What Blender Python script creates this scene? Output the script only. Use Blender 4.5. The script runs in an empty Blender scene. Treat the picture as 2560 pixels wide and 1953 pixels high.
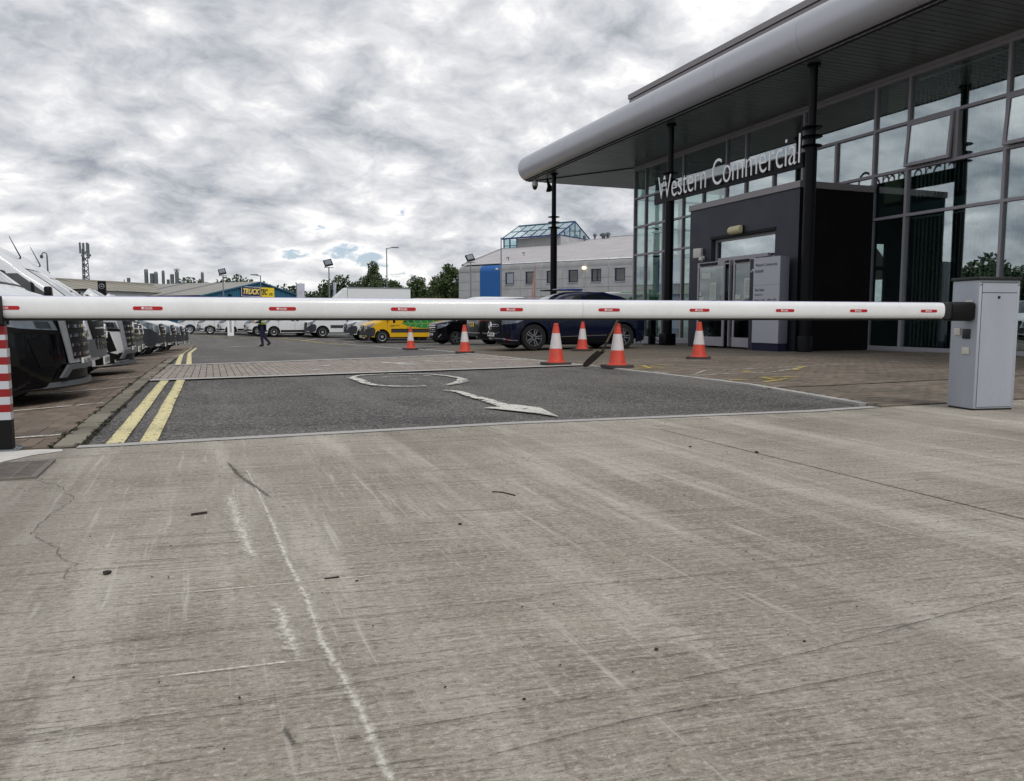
import bpy, bmesh, math, random
import numpy as np
from mathutils import Vector, Matrix
from mathutils.bvhtree import BVHTree

scene = bpy.context.scene
COL = scene.collection
random.seed(7)
rng = np.random.default_rng(7)
PI = math.pi
R = math.radians

# ------------------------------------------------------------------ camera
cam = bpy.data.cameras.new("camera")
cam.sensor_width = 36.0
cam.lens = 1935.0 / 2560.0 * 36.0
cam.clip_start = 0.05
cam.clip_end = 3000.0
cam_ob = bpy.data.objects.new("camera", cam)
COL.objects.link(cam_ob)
cam_ob.location = (0, 0, 0.80)
cam_ob.rotation_euler = (PI / 2 - math.atan(179.5 / 1935.0), 0, -R(21.2))
scene.camera = cam_ob

# ------------------------------------------------------------------ light
SUN_EL, SUN_AZ = R(47), R(170)         # compass style: 0 = +Y, clockwise
scene.view_settings.view_transform = 'Standard'
scene.view_settings.look = 'None'
scene.view_settings.exposure = 0.38
scene.view_settings.gamma = 1.0
scene.view_settings.use_curve_mapping = False
scene.cycles.use_denoising = True
scene.cycles.max_bounces = 10
scene.cycles.transparent_max_bounces = 16
scene.cycles.caustics_reflective = False
scene.cycles.caustics_refractive = False

world = bpy.data.worlds.new("World")
scene.world = world
world.use_nodes = True


class NT:
    """tiny node-tree helper"""
    def __init__(s, tree):
        s.t = tree
        s.n = tree.nodes
        s.l = tree.links

    def new(s, typ, **kw):
        nd = s.n.new(typ)
        for k, v in kw.items():
            if k.startswith('i_'):
                key = k[2:]
                nd.inputs[int(key) if key.isdigit() else key].default_value = v
            else:
                setattr(nd, k, v)
        return nd

    def link(s, a, b):
        s.l.new(a, b)

    def val(s, x, sock):
        if isinstance(x, (int, float, tuple, list)):
            sock.default_value = x
        else:
            s.l.new(x, sock)

    def math(s, op, a, b=0.0, c=None, clamp=False):
        nd = s.n.new('ShaderNodeMath')
        nd.operation = op
        nd.use_clamp = clamp
        s.val(a, nd.inputs[0])
        s.val(b, nd.inputs[1])
        if c is not None:
            s.val(c, nd.inputs[2])
        return nd.outputs[0]

    def ramp(s, x, lo, hi, a=0.0, b=1.0, smooth=True):
        nd = s.n.new('ShaderNodeMapRange')
        nd.interpolation_type = 'SMOOTHSTEP' if smooth else 'LINEAR'
        nd.clamp = True
        s.val(x, nd.inputs['Value'])
        nd.inputs['From Min'].default_value = lo
        nd.inputs['From Max'].default_value = hi
        nd.inputs['To Min'].default_value = a
        nd.inputs['To Max'].default_value = b
        return nd.outputs['Result']

    def mixc(s, f, a, b, mode='MIX'):
        nd = s.n.new('ShaderNodeMix')
        nd.data_type = 'RGBA'
        nd.blend_type = mode
        s.val(f, nd.inputs[0])
        for x, i in ((a, 6), (b, 7)):
            if isinstance(x, (tuple, list)):
                nd.inputs[i].default_value = (*x[:3], 1)
            else:
                s.l.new(x, nd.inputs[i])
        return nd.outputs[2]

    def noise(s, vec, scale, detail=4, rough=0.5, dist=0.0, out='Fac'):
        nd = s.n.new('ShaderNodeTexNoise')
        nd.inputs['Scale'].default_value = scale
        nd.inputs['Detail'].default_value = detail
        nd.inputs['Roughness'].default_value = rough
        nd.inputs['Distortion'].default_value = dist
        if vec is not None:
            s.l.new(vec, nd.inputs['Vector'])
        return nd.outputs[out]

    def mapping(s, vec, scale=(1, 1, 1), loc=(0, 0, 0), rot=(0, 0, 0)):
        nd = s.n.new('ShaderNodeMapping')
        nd.inputs['Scale'].default_value = scale
        nd.inputs['Location'].default_value = loc
        nd.inputs['Rotation'].default_value = rot
        s.l.new(vec, nd.inputs['Vector'])
        return nd.outputs[0]


def build_world():
    w = NT(world.node_tree)
    w.n.clear()
    out = w.new('ShaderNodeOutputWorld')
    bg = w.new('ShaderNodeBackground')
    bg.inputs['Strength'].default_value = 0.1
    w.link(bg.outputs[0], out.inputs[0])
    sky = w.new('ShaderNodeTexSky', sky_type='NISHITA')
    sky.sun_disc = False
    sky.sun_elevation = SUN_EL
    sky.sun_rotation = SUN_AZ
    tc = w.new('ShaderNodeTexCoord')
    sep = w.new('ShaderNodeSeparateXYZ')
    w.link(tc.outputs['Generated'], sep.inputs[0])
    z = w.math('MAXIMUM', sep.outputs[2], 0.0)
    zz = w.math('ADD', z, 0.27)
    px = w.math('DIVIDE', sep.outputs[0], zz)
    py = w.math('DIVIDE', sep.outputs[1], zz)
    cmb = w.new('ShaderNodeCombineXYZ')
    w.link(px, cmb.inputs[0])
    w.link(py, cmb.inputs[1])
    P = cmb.outputs[0]
    # cloud layer seen in perspective: softly heaped cells with shaded bases
    zk = w.math('ADD', z, 0.36)
    inv = w.math('DIVIDE', 1.0, zk)
    vm = w.new('ShaderNodeVectorMath', operation='SCALE')
    w.link(tc.outputs['Generated'], vm.inputs[0])
    w.link(inv, vm.inputs['Scale'])
    Q0 = w.mapping(vm.outputs[0], rot=(0, 0, R(-24)), loc=(2.3, 0.4, 0))
    wn = w.noise(Q0, 4.0, 3, 0.55, 0, 'Color')
    wv = w.new('ShaderNodeVectorMath', operation='MULTIPLY_ADD')
    w.link(wn, wv.inputs[0])
    wv.inputs[1].default_value = (0.16, 0.16, 0.10)
    w.link(Q0, wv.inputs[2])
    Q = wv.outputs[0]
    big = w.noise(Q0, 1.5, 2, 0.45)
    mid = w.noise(Q, 6.5, 5, 0.56)
    fine = w.noise(Q, 19.0, 7, 0.62)
    vor = w.new('ShaderNodeTexVoronoi', feature='SMOOTH_F1')
    vor.inputs['Scale'].default_value = 8.0
    vor.inputs['Smoothness'].default_value = 0.55
    w.link(Q, vor.inputs['Vector'])
    d = w.math('MULTIPLY', big, 0.50)
    d = w.math('MULTIPLY_ADD', mid, 0.36, d)
    d = w.math('MULTIPLY_ADD', vor.outputs['Distance'], 0.30, d)
    D = w.math('MULTIPLY_ADD', fine, 0.34, d)
    shade = w.ramp(D, 0.645, 0.92, 0.0, 1.0, smooth=False)
    c = w.mixc(shade, (6.6, 6.62, 6.8), (2.6, 2.85, 3.25))
    hi = w.ramp(D, 0.665, 0.565, 0.0, 1.0)
    c = w.mixc(hi, c, (8.2, 8.1, 8.0))
    # open blue where the layer is thinnest
    hole = w.ramp(D, 0.565, 0.50, 0.0, 0.8)
    skyb = w.mixc(1.0, sky.outputs[0], (0.55, 0.62, 0.75), 'MULTIPLY')
    c = w.mixc(hole, c, skyb)
    # a little haze low down
    hz = w.ramp(sep.outputs[2], 0.0, 0.10, 0.35, 0.0)
    c = w.mixc(hz, c, (6.2, 6.25, 6.3))
    # below the horizon: plain far haze
    low = w.ramp(sep.outputs[2], -0.02, 0.0, 1.0, 0.0)
    c = w.mixc(low, c, (3.0, 3.0, 2.9))
    w.link(c, bg.inputs[0])


build_world()
sun = bpy.data.lights.new("sun", 'SUN')
sun.energy = 1.05
sun.angle = R(14)
sun.color = (1.0, 0.96, 0.9)
sun_ob = bpy.data.objects.new("sun", sun)
COL.objects.link(sun_ob)
sd = Vector((math.sin(SUN_AZ) * math.cos(SUN_EL), math.cos(SUN_AZ) * math.cos(SUN_EL), math.sin(SUN_EL)))
sun_ob.rotation_euler = sd.to_track_quat('Z', 'Y').to_euler()
sun_ob.location = sd * 60


# ------------------------------------------------------------------ materials
MATS = {}


def srgb(r, g, b):
    f = lambda c: c / 12.92 if c <= 0.04045 else ((c + 0.055) / 1.055) ** 2.4
    return (f(r / 255), f(g / 255), f(b / 255))


def mat(name, col, rough=0.6, metal=0.0, var=0.0, vscale=3.0, bump=0.0, bscale=60.0, coat=0.0, spec=0.5, emit=None,
        fine=0.0, fscale=40.0, stretch=(1, 1, 1)):
    if name in MATS:
        return MATS[name]
    m = bpy.data.materials.new(name)
    m.use_nodes = True
    t = NT(m.node_tree)
    b = t.n['Principled BSDF']
    b.inputs['Base Color'].default_value = (*col, 1)
    b.inputs['Roughness'].default_value = rough
    b.inputs['Metallic'].default_value = metal
    b.inputs['Specular IOR Level'].default_value = spec
    if coat:
        b.inputs['Coat Weight'].default_value = coat
        b.inputs['Coat Roughness'].default_value = 0.04
    if emit:
        b.inputs['Emission Color'].default_value = (*col, 1)
        b.inputs['Emission Strength'].default_value = emit
    if var or bump or fine:
        tc = t.new('ShaderNodeTexCoord')
        geo = t.new('ShaderNodeNewGeometry')
        vec = t.mapping(geo.outputs['Position'], scale=stretch)
        if var:
            n = t.noise(vec, vscale, 5, 0.6)
            f = t.ramp(n, 0.3, 0.7, 1 - var, 1 + var, smooth=False)
            if fine:
                n2 = t.noise(vec, fscale, 3, 0.6)
                f = t.math('MULTIPLY', f, t.ramp(n2, 0.3, 0.7, 1 - fine, 1 + fine, smooth=False))
            cmb = t.new('ShaderNodeCombineXYZ')
            for i in range(3):
                t.link(f, cmb.inputs[i])
            c = t.mixc(1.0, col, cmb.outputs[0], 'MULTIPLY')
            t.link(c, b.inputs['Base Color'])
            rr = t.ramp(n, 0.3, 0.7, max(0.02, rough * 0.85), min(1, rough * 1.15), smooth=False)
            t.link(rr, b.inputs['Roughness'])
        if bump:
            n3 = t.noise(vec, bscale, 4, 0.6)
            bp = t.new('ShaderNodeBump')
            bp.inputs['Strength'].default_value = bump
            bp.inputs['Distance'].default_value = 0.01
            t.link(n3, bp.inputs['Height'])
            t.link(bp.outputs[0], b.inputs['Normal'])
    MATS[name] = m
    return m


def glass_mat(name, tint, base=0.16, top=0.95):
    m = bpy.data.materials.new(name)
    m.use_nodes = True
    t = NT(m.node_tree)
    t.n.clear()
    out = t.new('ShaderNodeOutputMaterial')
    tr = t.new('ShaderNodeBsdfTransparent')
    tr.inputs[0].default_value = (*tint, 1)
    gl = t.new('ShaderNodeBsdfGlossy')
    gl.inputs['Color'].default_value = (0.90, 0.95, 0.98, 1)
    gl.inputs['Roughness'].default_value = 0.0
    geo = t.new('ShaderNodeNewGeometry')
    n = t.noise(geo.outputs['Position'], 0.55, 2, 0.4)
    bp = t.new('ShaderNodeBump')
    bp.inputs['Strength'].default_value = 0.012
    bp.inputs['Distance'].default_value = 0.3
    t.link(n, bp.inputs['Height'])
    t.link(bp.outputs[0], gl.inputs['Normal'])
    lw = t.new('ShaderNodeLayerWeight')
    lw.inputs['Blend'].default_value = 0.5
    f = t.math('POWER', lw.outputs['Facing'], 2.6)
    f = t.math('MULTIPLY_ADD', f, top - base, base)
    mx = t.new('ShaderNodeMixShader')
    t.link(f, mx.inputs[0])
    t.link(tr.outputs[0], mx.inputs[1])
    t.link(gl.outputs[0], mx.inputs[2])
    t.link(mx.outputs[0], out.inputs[0])
    MATS[name] = m
    return m


def concrete_mat():
    m = bpy.data.materials.new("brushed_concrete")
    m.use_nodes = True
    t = NT(m.node_tree)
    b = t.n['Principled BSDF']
    geo = t.new('ShaderNodeNewGeometry')
    P = geo.outputs['Position']
    Pb = t.mapping(P, rot=(0, 0, R(7)))
    stain = t.noise(P, 0.55, 5, 0.6, 0.4)
    mid = t.noise(P, 3.2, 5, 0.65)
    warp = t.noise(P, 1.3, 3, 0.6, 0, 'Color')
    wv = t.new('ShaderNodeVectorMath', operation='MULTIPLY_ADD')
    t.link(warp, wv.inputs[0])
    wv.inputs[1].default_value = (0.06, 0.06, 0)
    t.link(Pb, wv.inputs[2])
    Q = wv.outputs[0]
    grain = t.noise(t.mapping(Q, scale=(44, 74, 30)), 1.0, 6, 0.88)          # coarse aggregate, drawn out by the brush
    grit = t.noise(P, 150.0, 3, 0.7)
    st = t.noise(t.mapping(Q, scale=(0.9, 26, 1)), 1.0, 6, 0.74)               # brush ridges
    st2 = t.noise(t.mapping(Q, scale=(4.5, 95, 1)), 1.0, 4, 0.7)
    lng = t.noise(t.mapping(P, scale=(3.2, 0.30, 1), rot=(0, 0, R(-3))), 1.0, 5, 0.68)   # tyre-worn lanes
    lng2 = t.noise(t.mapping(P, scale=(22, 0.8, 1), rot=(0, 0, R(6))), 1.0, 4, 0.72)
    c = t.mixc(t.ramp(stain, 0.32, 0.68), srgb(150, 143, 131), srgb(180, 173, 161))
    c = t.mixc(t.ramp(mid, 0.42, 0.72, 0, 0.35), c, srgb(138, 129, 118))
    c = t.mixc(t.ramp(lng, 0.46, 0.66, 0, 0.6), c, srgb(212, 206, 194))
    c = t.mixc(t.ramp(st, 0.53, 0.68, 0, 0.58), c, srgb(100, 93, 84))
    c = t.mixc(t.ramp(st, 0.45, 0.32, 0, 0.50), c, srgb(206, 201, 189))
    c = t.mixc(t.ramp(st2, 0.54, 0.66, 0, 0.62), c, srgb(86, 80, 72))
    c = t.mixc(t.ramp(st2, 0.45, 0.34, 0, 0.40), c, srgb(206, 203, 194))
    c = t.mixc(t.ramp(grain, 0.52, 0.63, 0, 0.70), c, srgb(88, 82, 74))
    c = t.mixc(t.ramp(grain, 0.475, 0.38, 0, 0.62), c, srgb(224, 218, 206))
    c = t.mixc(t.ramp(grit, 0.56, 0.68, 0, 0.45), c, srgb(76, 71, 65))
    c = t.mixc(t.ramp(lng2, 0.58, 0.70, 0, 0.5), c, srgb(214, 212, 204))
    tt = t.noise(t.mapping(P, scale=(1.0, 0.13, 1), rot=(0, 0, R(2))), 1.0, 3, 0.5)
    c = t.mixc(t.ramp(tt, 0.52, 0.68, 0, 0.38), c, srgb(104, 99, 92))
    t.link(c, b.inputs['Base Color'])
    b.inputs['Roughness'].default_value = 0.88
    b.inputs['Specular IOR Level'].default_value = 0.25
    h = t.math('MULTIPLY_ADD', st, -1.0, t.math('MULTIPLY_ADD', grain, -0.6, t.math('MULTIPLY', st2, -0.6)))
    bp = t.new('ShaderNodeBump')
    bp.inputs['Strength'].default_value = 0.8
    bp.inputs['Distance'].default_value = 0.008
    t.link(h, bp.inputs['Height'])
    t.link(bp.outputs[0], b.inputs['Normal'])
    MATS['concrete'] = m
    return m


def tarmac_mat():
    m = bpy.data.materials.new("tarmac")
    m.use_nodes = True
    t = NT(m.node_tree)
    b = t.n['Principled BSDF']
    geo = t.new('ShaderNodeNewGeometry')
    P = geo.outputs['Position']
    stain = t.noise(P, 0.5, 5, 0.6, 0.3)
    lane = t.noise(t.mapping(P, scale=(1.5, 0.18, 1)), 1.0, 4, 0.6)
    vor = t.new('ShaderNodeTexVoronoi')
    vor.inputs['Scale'].default_value = 85.0
    t.link(P, vor.inputs['Vector'])
    sx = t.new('ShaderNodeSeparateXYZ')
    t.link(vor.outputs['Color'], sx.inputs[0])
    c = t.mixc(t.ramp(stain, 0.36, 0.64), srgb(72, 71, 71), srgb(102, 99, 96))
    c = t.mixc(t.ramp(lane, 0.45, 0.7, 0, 0.55), c, srgb(124, 121, 116))
    oil = t.noise(P, 1.7, 4, 0.6, 0.6)
    c = t.mixc(t.ramp(oil, 0.60, 0.72, 0, 0.45), c, srgb(56, 55, 55))
    c = t.mixc(t.ramp(sx.outputs[0], 0.55, 0.95, 0, 0.85), c, srgb(160, 156, 150))
    c = t.mixc(t.ramp(sx.outputs[1], 0.55, 0.9, 0, 0.75), c, srgb(38, 37, 38))
    g = t.noise(P, 26.0, 4, 0.7)
    c = t.mixc(t.ramp(g, 0.56, 0.7, 0, 0.5), c, srgb(42, 41, 42))
    c = t.mixc(t.ramp(g, 0.42, 0.3, 0, 0.4), c, srgb(118, 115, 110))
    t.link(c, b.inputs['Base Color'])
    b.inputs['Roughness'].default_value = 0.8
    b.inputs['Specular IOR Level'].default_value = 0.3
    bp = t.new('ShaderNodeBump')
    bp.inputs['Strength'].default_value = 0.7
    bp.inputs['Distance'].default_value = 0.006
    t.link(t.math('ADD', vor.outputs['Distance'], g), bp.inputs['Height'])
    t.link(bp.outputs[0], b.inputs['Normal'])
    MATS['tarmac'] = m
    return m


def paver_mat(name, c1, c2, c3, bricks=None):
    """c1..c3: colours mixed per object/position; bricks = (len, width, rot) draws far courses in the material"""
    m = bpy.data.materials.new(name)
    m.use_nodes = True
    t = NT(m.node_tree)
    b = t.n['Principled BSDF']
    geo = t.new('ShaderNodeNewGeometry')
    P = geo.outputs['Position']
    oi = t.new('ShaderNodeObjectInfo')
    rnd = t.math('FRACT', t.math('MULTIPLY_ADD', oi.outputs['Random'], 7.3, geo.outputs['Random Per Island']))
    n = t.noise(P, 0.8, 5, 0.6)
    sp = t.noise(P, 60, 3, 0.7)
    c = t.mixc(t.ramp(rnd, 0.0, 1.0, smooth=False), c1, c2)
    c = t.mixc(t.ramp(n, 0.42, 0.68, 0, 0.75), c, c3)
    if bricks:
        bt = t.new('ShaderNodeTexBrick')
        t.link(t.mapping(P, rot=(0, 0, bricks[2])), bt.inputs['Vector'])
        bt.inputs['Scale'].default_value = 1.0
        bt.inputs['Brick Width'].default_value = bricks[0]
        bt.inputs['Row Height'].default_value = bricks[1]
        bt.inputs['Mortar Size'].default_value = 0.006
        bt.inputs['Color1'].default_value = (1, 1, 1, 1)
        bt.inputs['Color2'].default_value = (0.82, 0.82, 0.82, 1)
        bt.inputs['Mortar'].default_value = (0.45, 0.45, 0.45, 1)
        c = t.mixc(1.0, c, bt.outputs[0], 'MULTIPLY')
    c = t.mixc(t.ramp(sp, 0.54, 0.7, 0, 0.4), c, tuple(x * 0.55 for x in c1))
    t.link(c, b.inputs['Base Color'])
    b.inputs['Roughness'].default_value = 0.85
    b.inputs['Specular IOR Level'].default_value = 0.25
    bp = t.new('ShaderNodeBump')
    bp.inputs['Strength'].default_value = 0.3
    bp.inputs['Distance'].default_value = 0.005
    t.link(sp, bp.inputs['Height'])
    t.link(bp.outputs[0], b.inputs['Normal'])
    MATS[name] = m
    return m


def worn_paint(name, col, keep=0.5, scale=9.0, soft=0.06, fade=0.0):
    """road paint worn through in patches"""
    m = bpy.data.materials.new(name)
    m.use_nodes = True
    t = NT(m.node_tree)
    b = t.n['Principled BSDF']
    out = t.n['Material Output']
    geo = t.new('ShaderNodeNewGeometry')
    P = geo.outputs['Position']
    n = t.noise(P, scale, 6, 0.7)
    n2 = t.noise(P, 55, 3, 0.7)
    s = t.math('ADD', t.math('MULTIPLY', n, 0.75), t.math('MULTIPLY', n2, 0.25))
    c = t.mixc(t.ramp(n2, 0.35, 0.7), col, tuple(x * 0.72 for x in col))
    t.link(c, b.inputs['Base Color'])
    b.inputs['Roughness'].default_value = 0.75
    tr = t.new('ShaderNodeBsdfTransparent')
    mx = t.new('ShaderNodeMixShader')
    if fade:
        at_ = t.new('ShaderNodeAttribute', attribute_name='edge')
        s = t.math('MULTIPLY_ADD', at_.outputs['Fac'], fade, s)
    t.link(t.ramp(s, keep - soft, keep + soft, 1.0, 0.0), mx.inputs[0])
    t.link(tr.outputs[0], mx.inputs[1])
    t.link(b.outputs[0], mx.inputs[2])
    t.link(mx.outputs[0], out.inputs[0])
    MATS[name] = m
    return m


def leaf_mat(name, c1, c2):
    m = bpy.data.materials.new(name)
    m.use_nodes = True
    t = NT(m.node_tree)
    b = t.n['Principled BSDF']
    geo = t.new('ShaderNodeNewGeometry')
    n = t.noise(geo.outputs['Position'], 0.9, 3, 0.6)
    c = t.mixc(geo.outputs['Random Per Island'], c1, c2)
    c = t.mixc(t.ramp(n, 0.35, 0.7, 0, 0.5), c, tuple(x * 0.5 for x in c1))
    t.link(c, b.inputs['Base Color'])
    b.inputs['Roughness'].default_value = 0.65
    MATS[name] = m
    return m


concrete_mat()
tarmac_mat()
paver_mat('paver_grey', srgb(118, 108, 97), srgb(140, 129, 117), srgb(106, 99, 88))
paver_mat('paving_far', srgb(118, 110, 98), srgb(126, 116, 104), srgb(108, 102, 92), bricks=(0.2, 0.1, 0.0))
paver_mat('paver_band', srgb(144, 135, 127), srgb(168, 158, 150), srgb(152, 145, 136))
paver_mat('paver_brown', srgb(112, 100, 89), srgb(136, 121, 108), srgb(104, 97, 87))
paver_mat('bay_far', srgb(116, 103, 91), srgb(128, 114, 101), srgb(108, 99, 88), bricks=(0.2, 0.1, R(90)))
worn_paint('paint_white_worn', srgb(226, 224, 214), 0.50, 7.0)
worn_paint('paint_white', srgb(226, 224, 214), 0.575, 11.0, 0.05, .07)
worn_paint('paint_yellow', srgb(234, 222, 170), 0.62, 16.0, 0.05, .08)
worn_paint('paint_yellow_worn', srgb(210, 186, 96), 0.52, 8.0)
worn_paint('paint_scuff', srgb(224, 220, 208), 0.60, 60.0, 0.22, .30)
worn_paint('stain_dark', srgb(84, 79, 70), 0.58, 60.0, 0.20, .25)
glass_mat('showroom_glass', (0.78, 0.90, 0.88), 0.36, 0.97)
glass_mat('corner_glass', (0.80, 0.89, 0.86), 0.14, 0.9)
glass_mat('lantern_glass', (0.62, 0.76, 0.78), 0.16, 0.9)
glass_mat('door_glass', (0.45, 0.55, 0.52), 0.12, 0.8)
leaf_mat('leaf_dark', (0.030, 0.055, 0.018), (0.058, 0.092, 0.028))
leaf_mat('leaf_mid', (0.050, 0.088, 0.022), (0.090, 0.135, 0.040))
leaf_mat('leaf_birch', (0.055, 0.085, 0.03), (0.10, 0.14, 0.05))

M = lambda n: MATS[n]
mat('frame_grey', srgb(158, 156, 164), 0.45, 0.0, var=0.05)
mat('fascia_metal', srgb(186, 187, 194), 0.36, 0.35, var=0.04, vscale=0.8)
mat('soffit', srgb(112, 118, 120), 0.32, 0.0, var=0.06, vscale=1.0)
mat('column_black', srgb(10, 11, 15), 0.45, 0.0, spec=0.18)
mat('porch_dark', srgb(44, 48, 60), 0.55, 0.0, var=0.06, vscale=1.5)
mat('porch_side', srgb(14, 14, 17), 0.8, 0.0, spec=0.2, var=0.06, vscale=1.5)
mat('coping_grey', srgb(140, 136, 138), 0.45, 0.2)
mat('plinth', srgb(150, 152, 156), 0.7, var=0.08)
mat('interior_dark', srgb(92, 110, 116), 0.8)
mat('interior_floor', srgb(86, 86, 84), 0.5)
mat('interior_white', srgb(190, 192, 186), 0.8)
mat('interior_cream', srgb(176, 172, 142), 0.8)
mat('blind', srgb(240, 244, 240), 0.8)
mat('letter_white', srgb(246, 246, 250), 0.4)
mat('boom_white', srgb(234, 236, 238), 0.28, 0.0, coat=0.25, var=0.05, vscale=3.5, fine=0.02, fscale=40)
mat('rubber', srgb(14, 14, 15), 0.6)
mat('sticker_red', srgb(178, 22, 26), 0.35)
mat('post_red', srgb(140, 16, 20), 0.4, var=0.08)
mat('post_white', srgb(190, 194, 200), 0.35, var=0.06)
mat('cabinet_grey', srgb(166, 172, 182), 0.5, 0.0, var=0.07, vscale=3.0, bump=0.08, bscale=500, fine=0.03, fscale=70, stretch=(1, 1, .35))
mat('cabinet_lid', srgb(30, 31, 36), 0.5)
mat('button_cream', srgb(208, 206, 196), 0.5)
mat('steel', srgb(150, 150, 150), 0.35, 0.9)
mat('galv', srgb(132, 138, 144), 0.5, 0.6, var=0.06)
mat('cone_orange', srgb(208, 74, 56), 0.55, var=0.14, vscale=9, fine=0.05)
mat('cone_white', srgb(214, 208, 208), 0.45, var=0.07, vscale=12)
mat('cone_base', srgb(70, 66, 64), 0.85, var=0.15)
mat('wood', srgb(104, 84, 68), 0.7, var=0.12, vscale=20, stretch=(1, 1, 6))
mat('iron', srgb(52, 46, 42), 0.6, 0.4, var=0.2, vscale=15)
mat('van_white', srgb(224, 227, 230), 0.3, 0.0, coat=0.6)
mat('van_silver', srgb(176, 180, 186), 0.32, 0.4, coat=0.5)
mat('van_black', srgb(7, 8, 13), 0.10, 0.0, spec=0.3)
mat('car_navy', srgb(8, 16, 42), 0.12, 0.0, spec=0.45)
mat('car_black', srgb(10, 11, 13), 0.12, 0.0, spec=0.4)
mat('van_yellow', srgb(228, 178, 30), 0.32, 0.0, coat=0.6)
mat('leaf_green_print', srgb(46, 134, 80), 0.4)
mat('leaf_light_print', srgb(150, 178, 60), 0.4)
mat('plastic_dark', srgb(44, 47, 54), 0.55)
mat('plastic_grey', srgb(92, 96, 101), 0.5)
mat('trim_black', srgb(11, 11, 13), 0.5, spec=0.25)
mat('car_glass', srgb(22, 28, 30), 0.03, 0.0, coat=1.0, spec=0.8)
mat('windscreen', srgb(52, 66, 68), 0.03, 0.0, coat=0.6, spec=0.6)
mat('chrome', srgb(225, 226, 230), 0.1, 1.0)
mat('lamp_clear', srgb(128, 136, 146), 0.08, 0.4, coat=1.0)
mat('lamp_dark', srgb(40, 44, 50), 0.1, 0.3, coat=1.0)
mat('lamp_red', srgb(120, 14, 16), 0.15, 0.0, coat=0.8)
mat('tyre', srgb(22, 22, 23), 0.85)
mat('alloy', srgb(170, 172, 178), 0.28, 0.8)
mat('rim_dark', srgb(24, 25, 28), 0.4, 0.3)
mat('wheel_trim', srgb(176, 180, 184), 0.4, 0.5)
mat('plate_white', srgb(220, 222, 216), 0.4)
mat('plate_yellow', srgb(222, 196, 60), 0.4)
mat('amber', srgb(206, 150, 60), 0.3)
mat('grey_panel', srgb(174, 176, 178), 0.8, var=0.12, vscale=1.2, fine=0.05, fscale=9)
mat('eave_panel', srgb(140, 141, 142), 0.8, var=0.16, vscale=1.4, stretch=(1, 1, 0.25))
mat('blue_panel', srgb(18, 92, 164), 0.5, var=0.03)
mat('blue_frame', srgb(26, 46, 110), 0.5)
mat('navy_frame', srgb(18, 26, 66), 0.5)
mat('roof_pale', srgb(176, 173, 175), 0.75, var=0.14, vscale=0.5)
mat('roof_beige', srgb(150, 148, 142), 0.8, var=0.12, vscale=0.3)
mat('roof_stain', srgb(146, 142, 131), 0.85, var=0.22, vscale=0.25)
mat('teal_frame', srgb(28, 92, 116), 0.5)
mat('shed_blue', srgb(48, 104, 132), 0.55, var=0.05)
mat('sign_navy', srgb(28, 26, 84), 0.5)
mat('sign_yellow', srgb(244, 214, 44), 0.5)
mat('sign_text_yellow', srgb(250, 226, 120), 0.5)
mat('sign_black', srgb(22, 20, 20), 0.5)
mat('flue', srgb(104, 110, 112), 0.5, 0.6, var=0.08)
mat('flag_white', srgb(226, 226, 236), 0.8)
mat('flag_pink', srgb(204, 164, 160), 0.8, var=0.2, vscale=8)
mat('bark', srgb(92, 80, 68), 0.9, var=0.2, vscale=6)
mat('hivis', srgb(206, 226, 60), 0.7)
mat('hivis_strip', srgb(200, 204, 200), 0.3)
mat('navy_cloth', srgb(26, 28, 58), 0.85, var=0.1)
mat('boot', srgb(18, 17, 17), 0.6)
mat('skin', srgb(190, 140, 116), 0.6)
mat('hair', srgb(48, 36, 28), 0.7)
mat('totem_grey', srgb(178, 180, 190), 0.45, 0.1)
mat('totem_side', srgb(128, 132, 142), 0.5)
mat('totem_text', srgb(70, 72, 80), 0.5)
mat('paper', srgb(190, 200, 192), 0.7)
mat('paper_print', srgb(90, 96, 96), 0.7)
mat('sign_blue', srgb(16, 40, 140), 0.5)
mat('cream_plastic', srgb(206, 198, 160), 0.5)
mat('cctv_white', srgb(206, 206, 200), 0.5)
mat('light_glow', (1.0, 0.86, 0.55), 0.4, emit=1.3)
mat('grate_iron', srgb(126, 120, 114), 0.7, 0.4, var=0.2, vscale=12)
paver_mat('kerb', srgb(118, 112, 100), srgb(146, 140, 126), srgb(98, 94, 80))
mat('edging', srgb(178, 176, 172), 0.8, var=0.08, vscale=3)
mat('joint_dark', srgb(44, 40, 37), 0.95)
mat('subground', srgb(96, 92, 84), 0.9, var=0.1, vscale=0.3)
mat('twig', srgb(52, 44, 38), 0.9)
mat('pebble', srgb(40, 36, 34), 0.8, var=0.2, vscale=40)
mat('blue_van', srgb(26, 52, 120), 0.3, coat=0.6)
mat('green_band', srgb(54, 152, 74), 0.4)
mat('patch_pale', srgb(208, 204, 198), 0.8, var=0.1, vscale=6, fine=0.08)


# ------------------------------------------------------------------ ground height
GY = [-60, 5, 12, 21, 30, 38, 44, 50, 56, 70, 3000]
GZ = [.0, .0, -.03, -.15, -.33, -.50, -.56, -.44, -.33, -.30, -.30]


def ss(a, b, x):
    t = min(1.0, max(0.0, (x - a) / (b - a)))
    return t * t * (3 - 2 * t)


def gz(X, Y):
    z = float(np.interp(Y, GY, GZ))
    side = -.055 * min(7.05, max(0.0, -.95 - X)) * ss(5.2, 8.0, Y) * (1 - ss(38, 46, Y))     # bays fall away to the left
    return side + z * (1 - .65 * ss(4, 10, X) * (1 - ss(22, 32, Y)))


# ------------------------------------------------------------------ object helpers
def link(o, parent=None):
    COL.objects.link(o)
    if parent is not None:
        o.parent = parent
    return o


def tag(o, label=None, cat=None, group=None, kind=None):
    if label:
        o['label'] = label
    if cat:
        o['category'] = cat
    if group:
        o['group'] = group
    if kind:
        o['kind'] = kind
    return o


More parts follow.
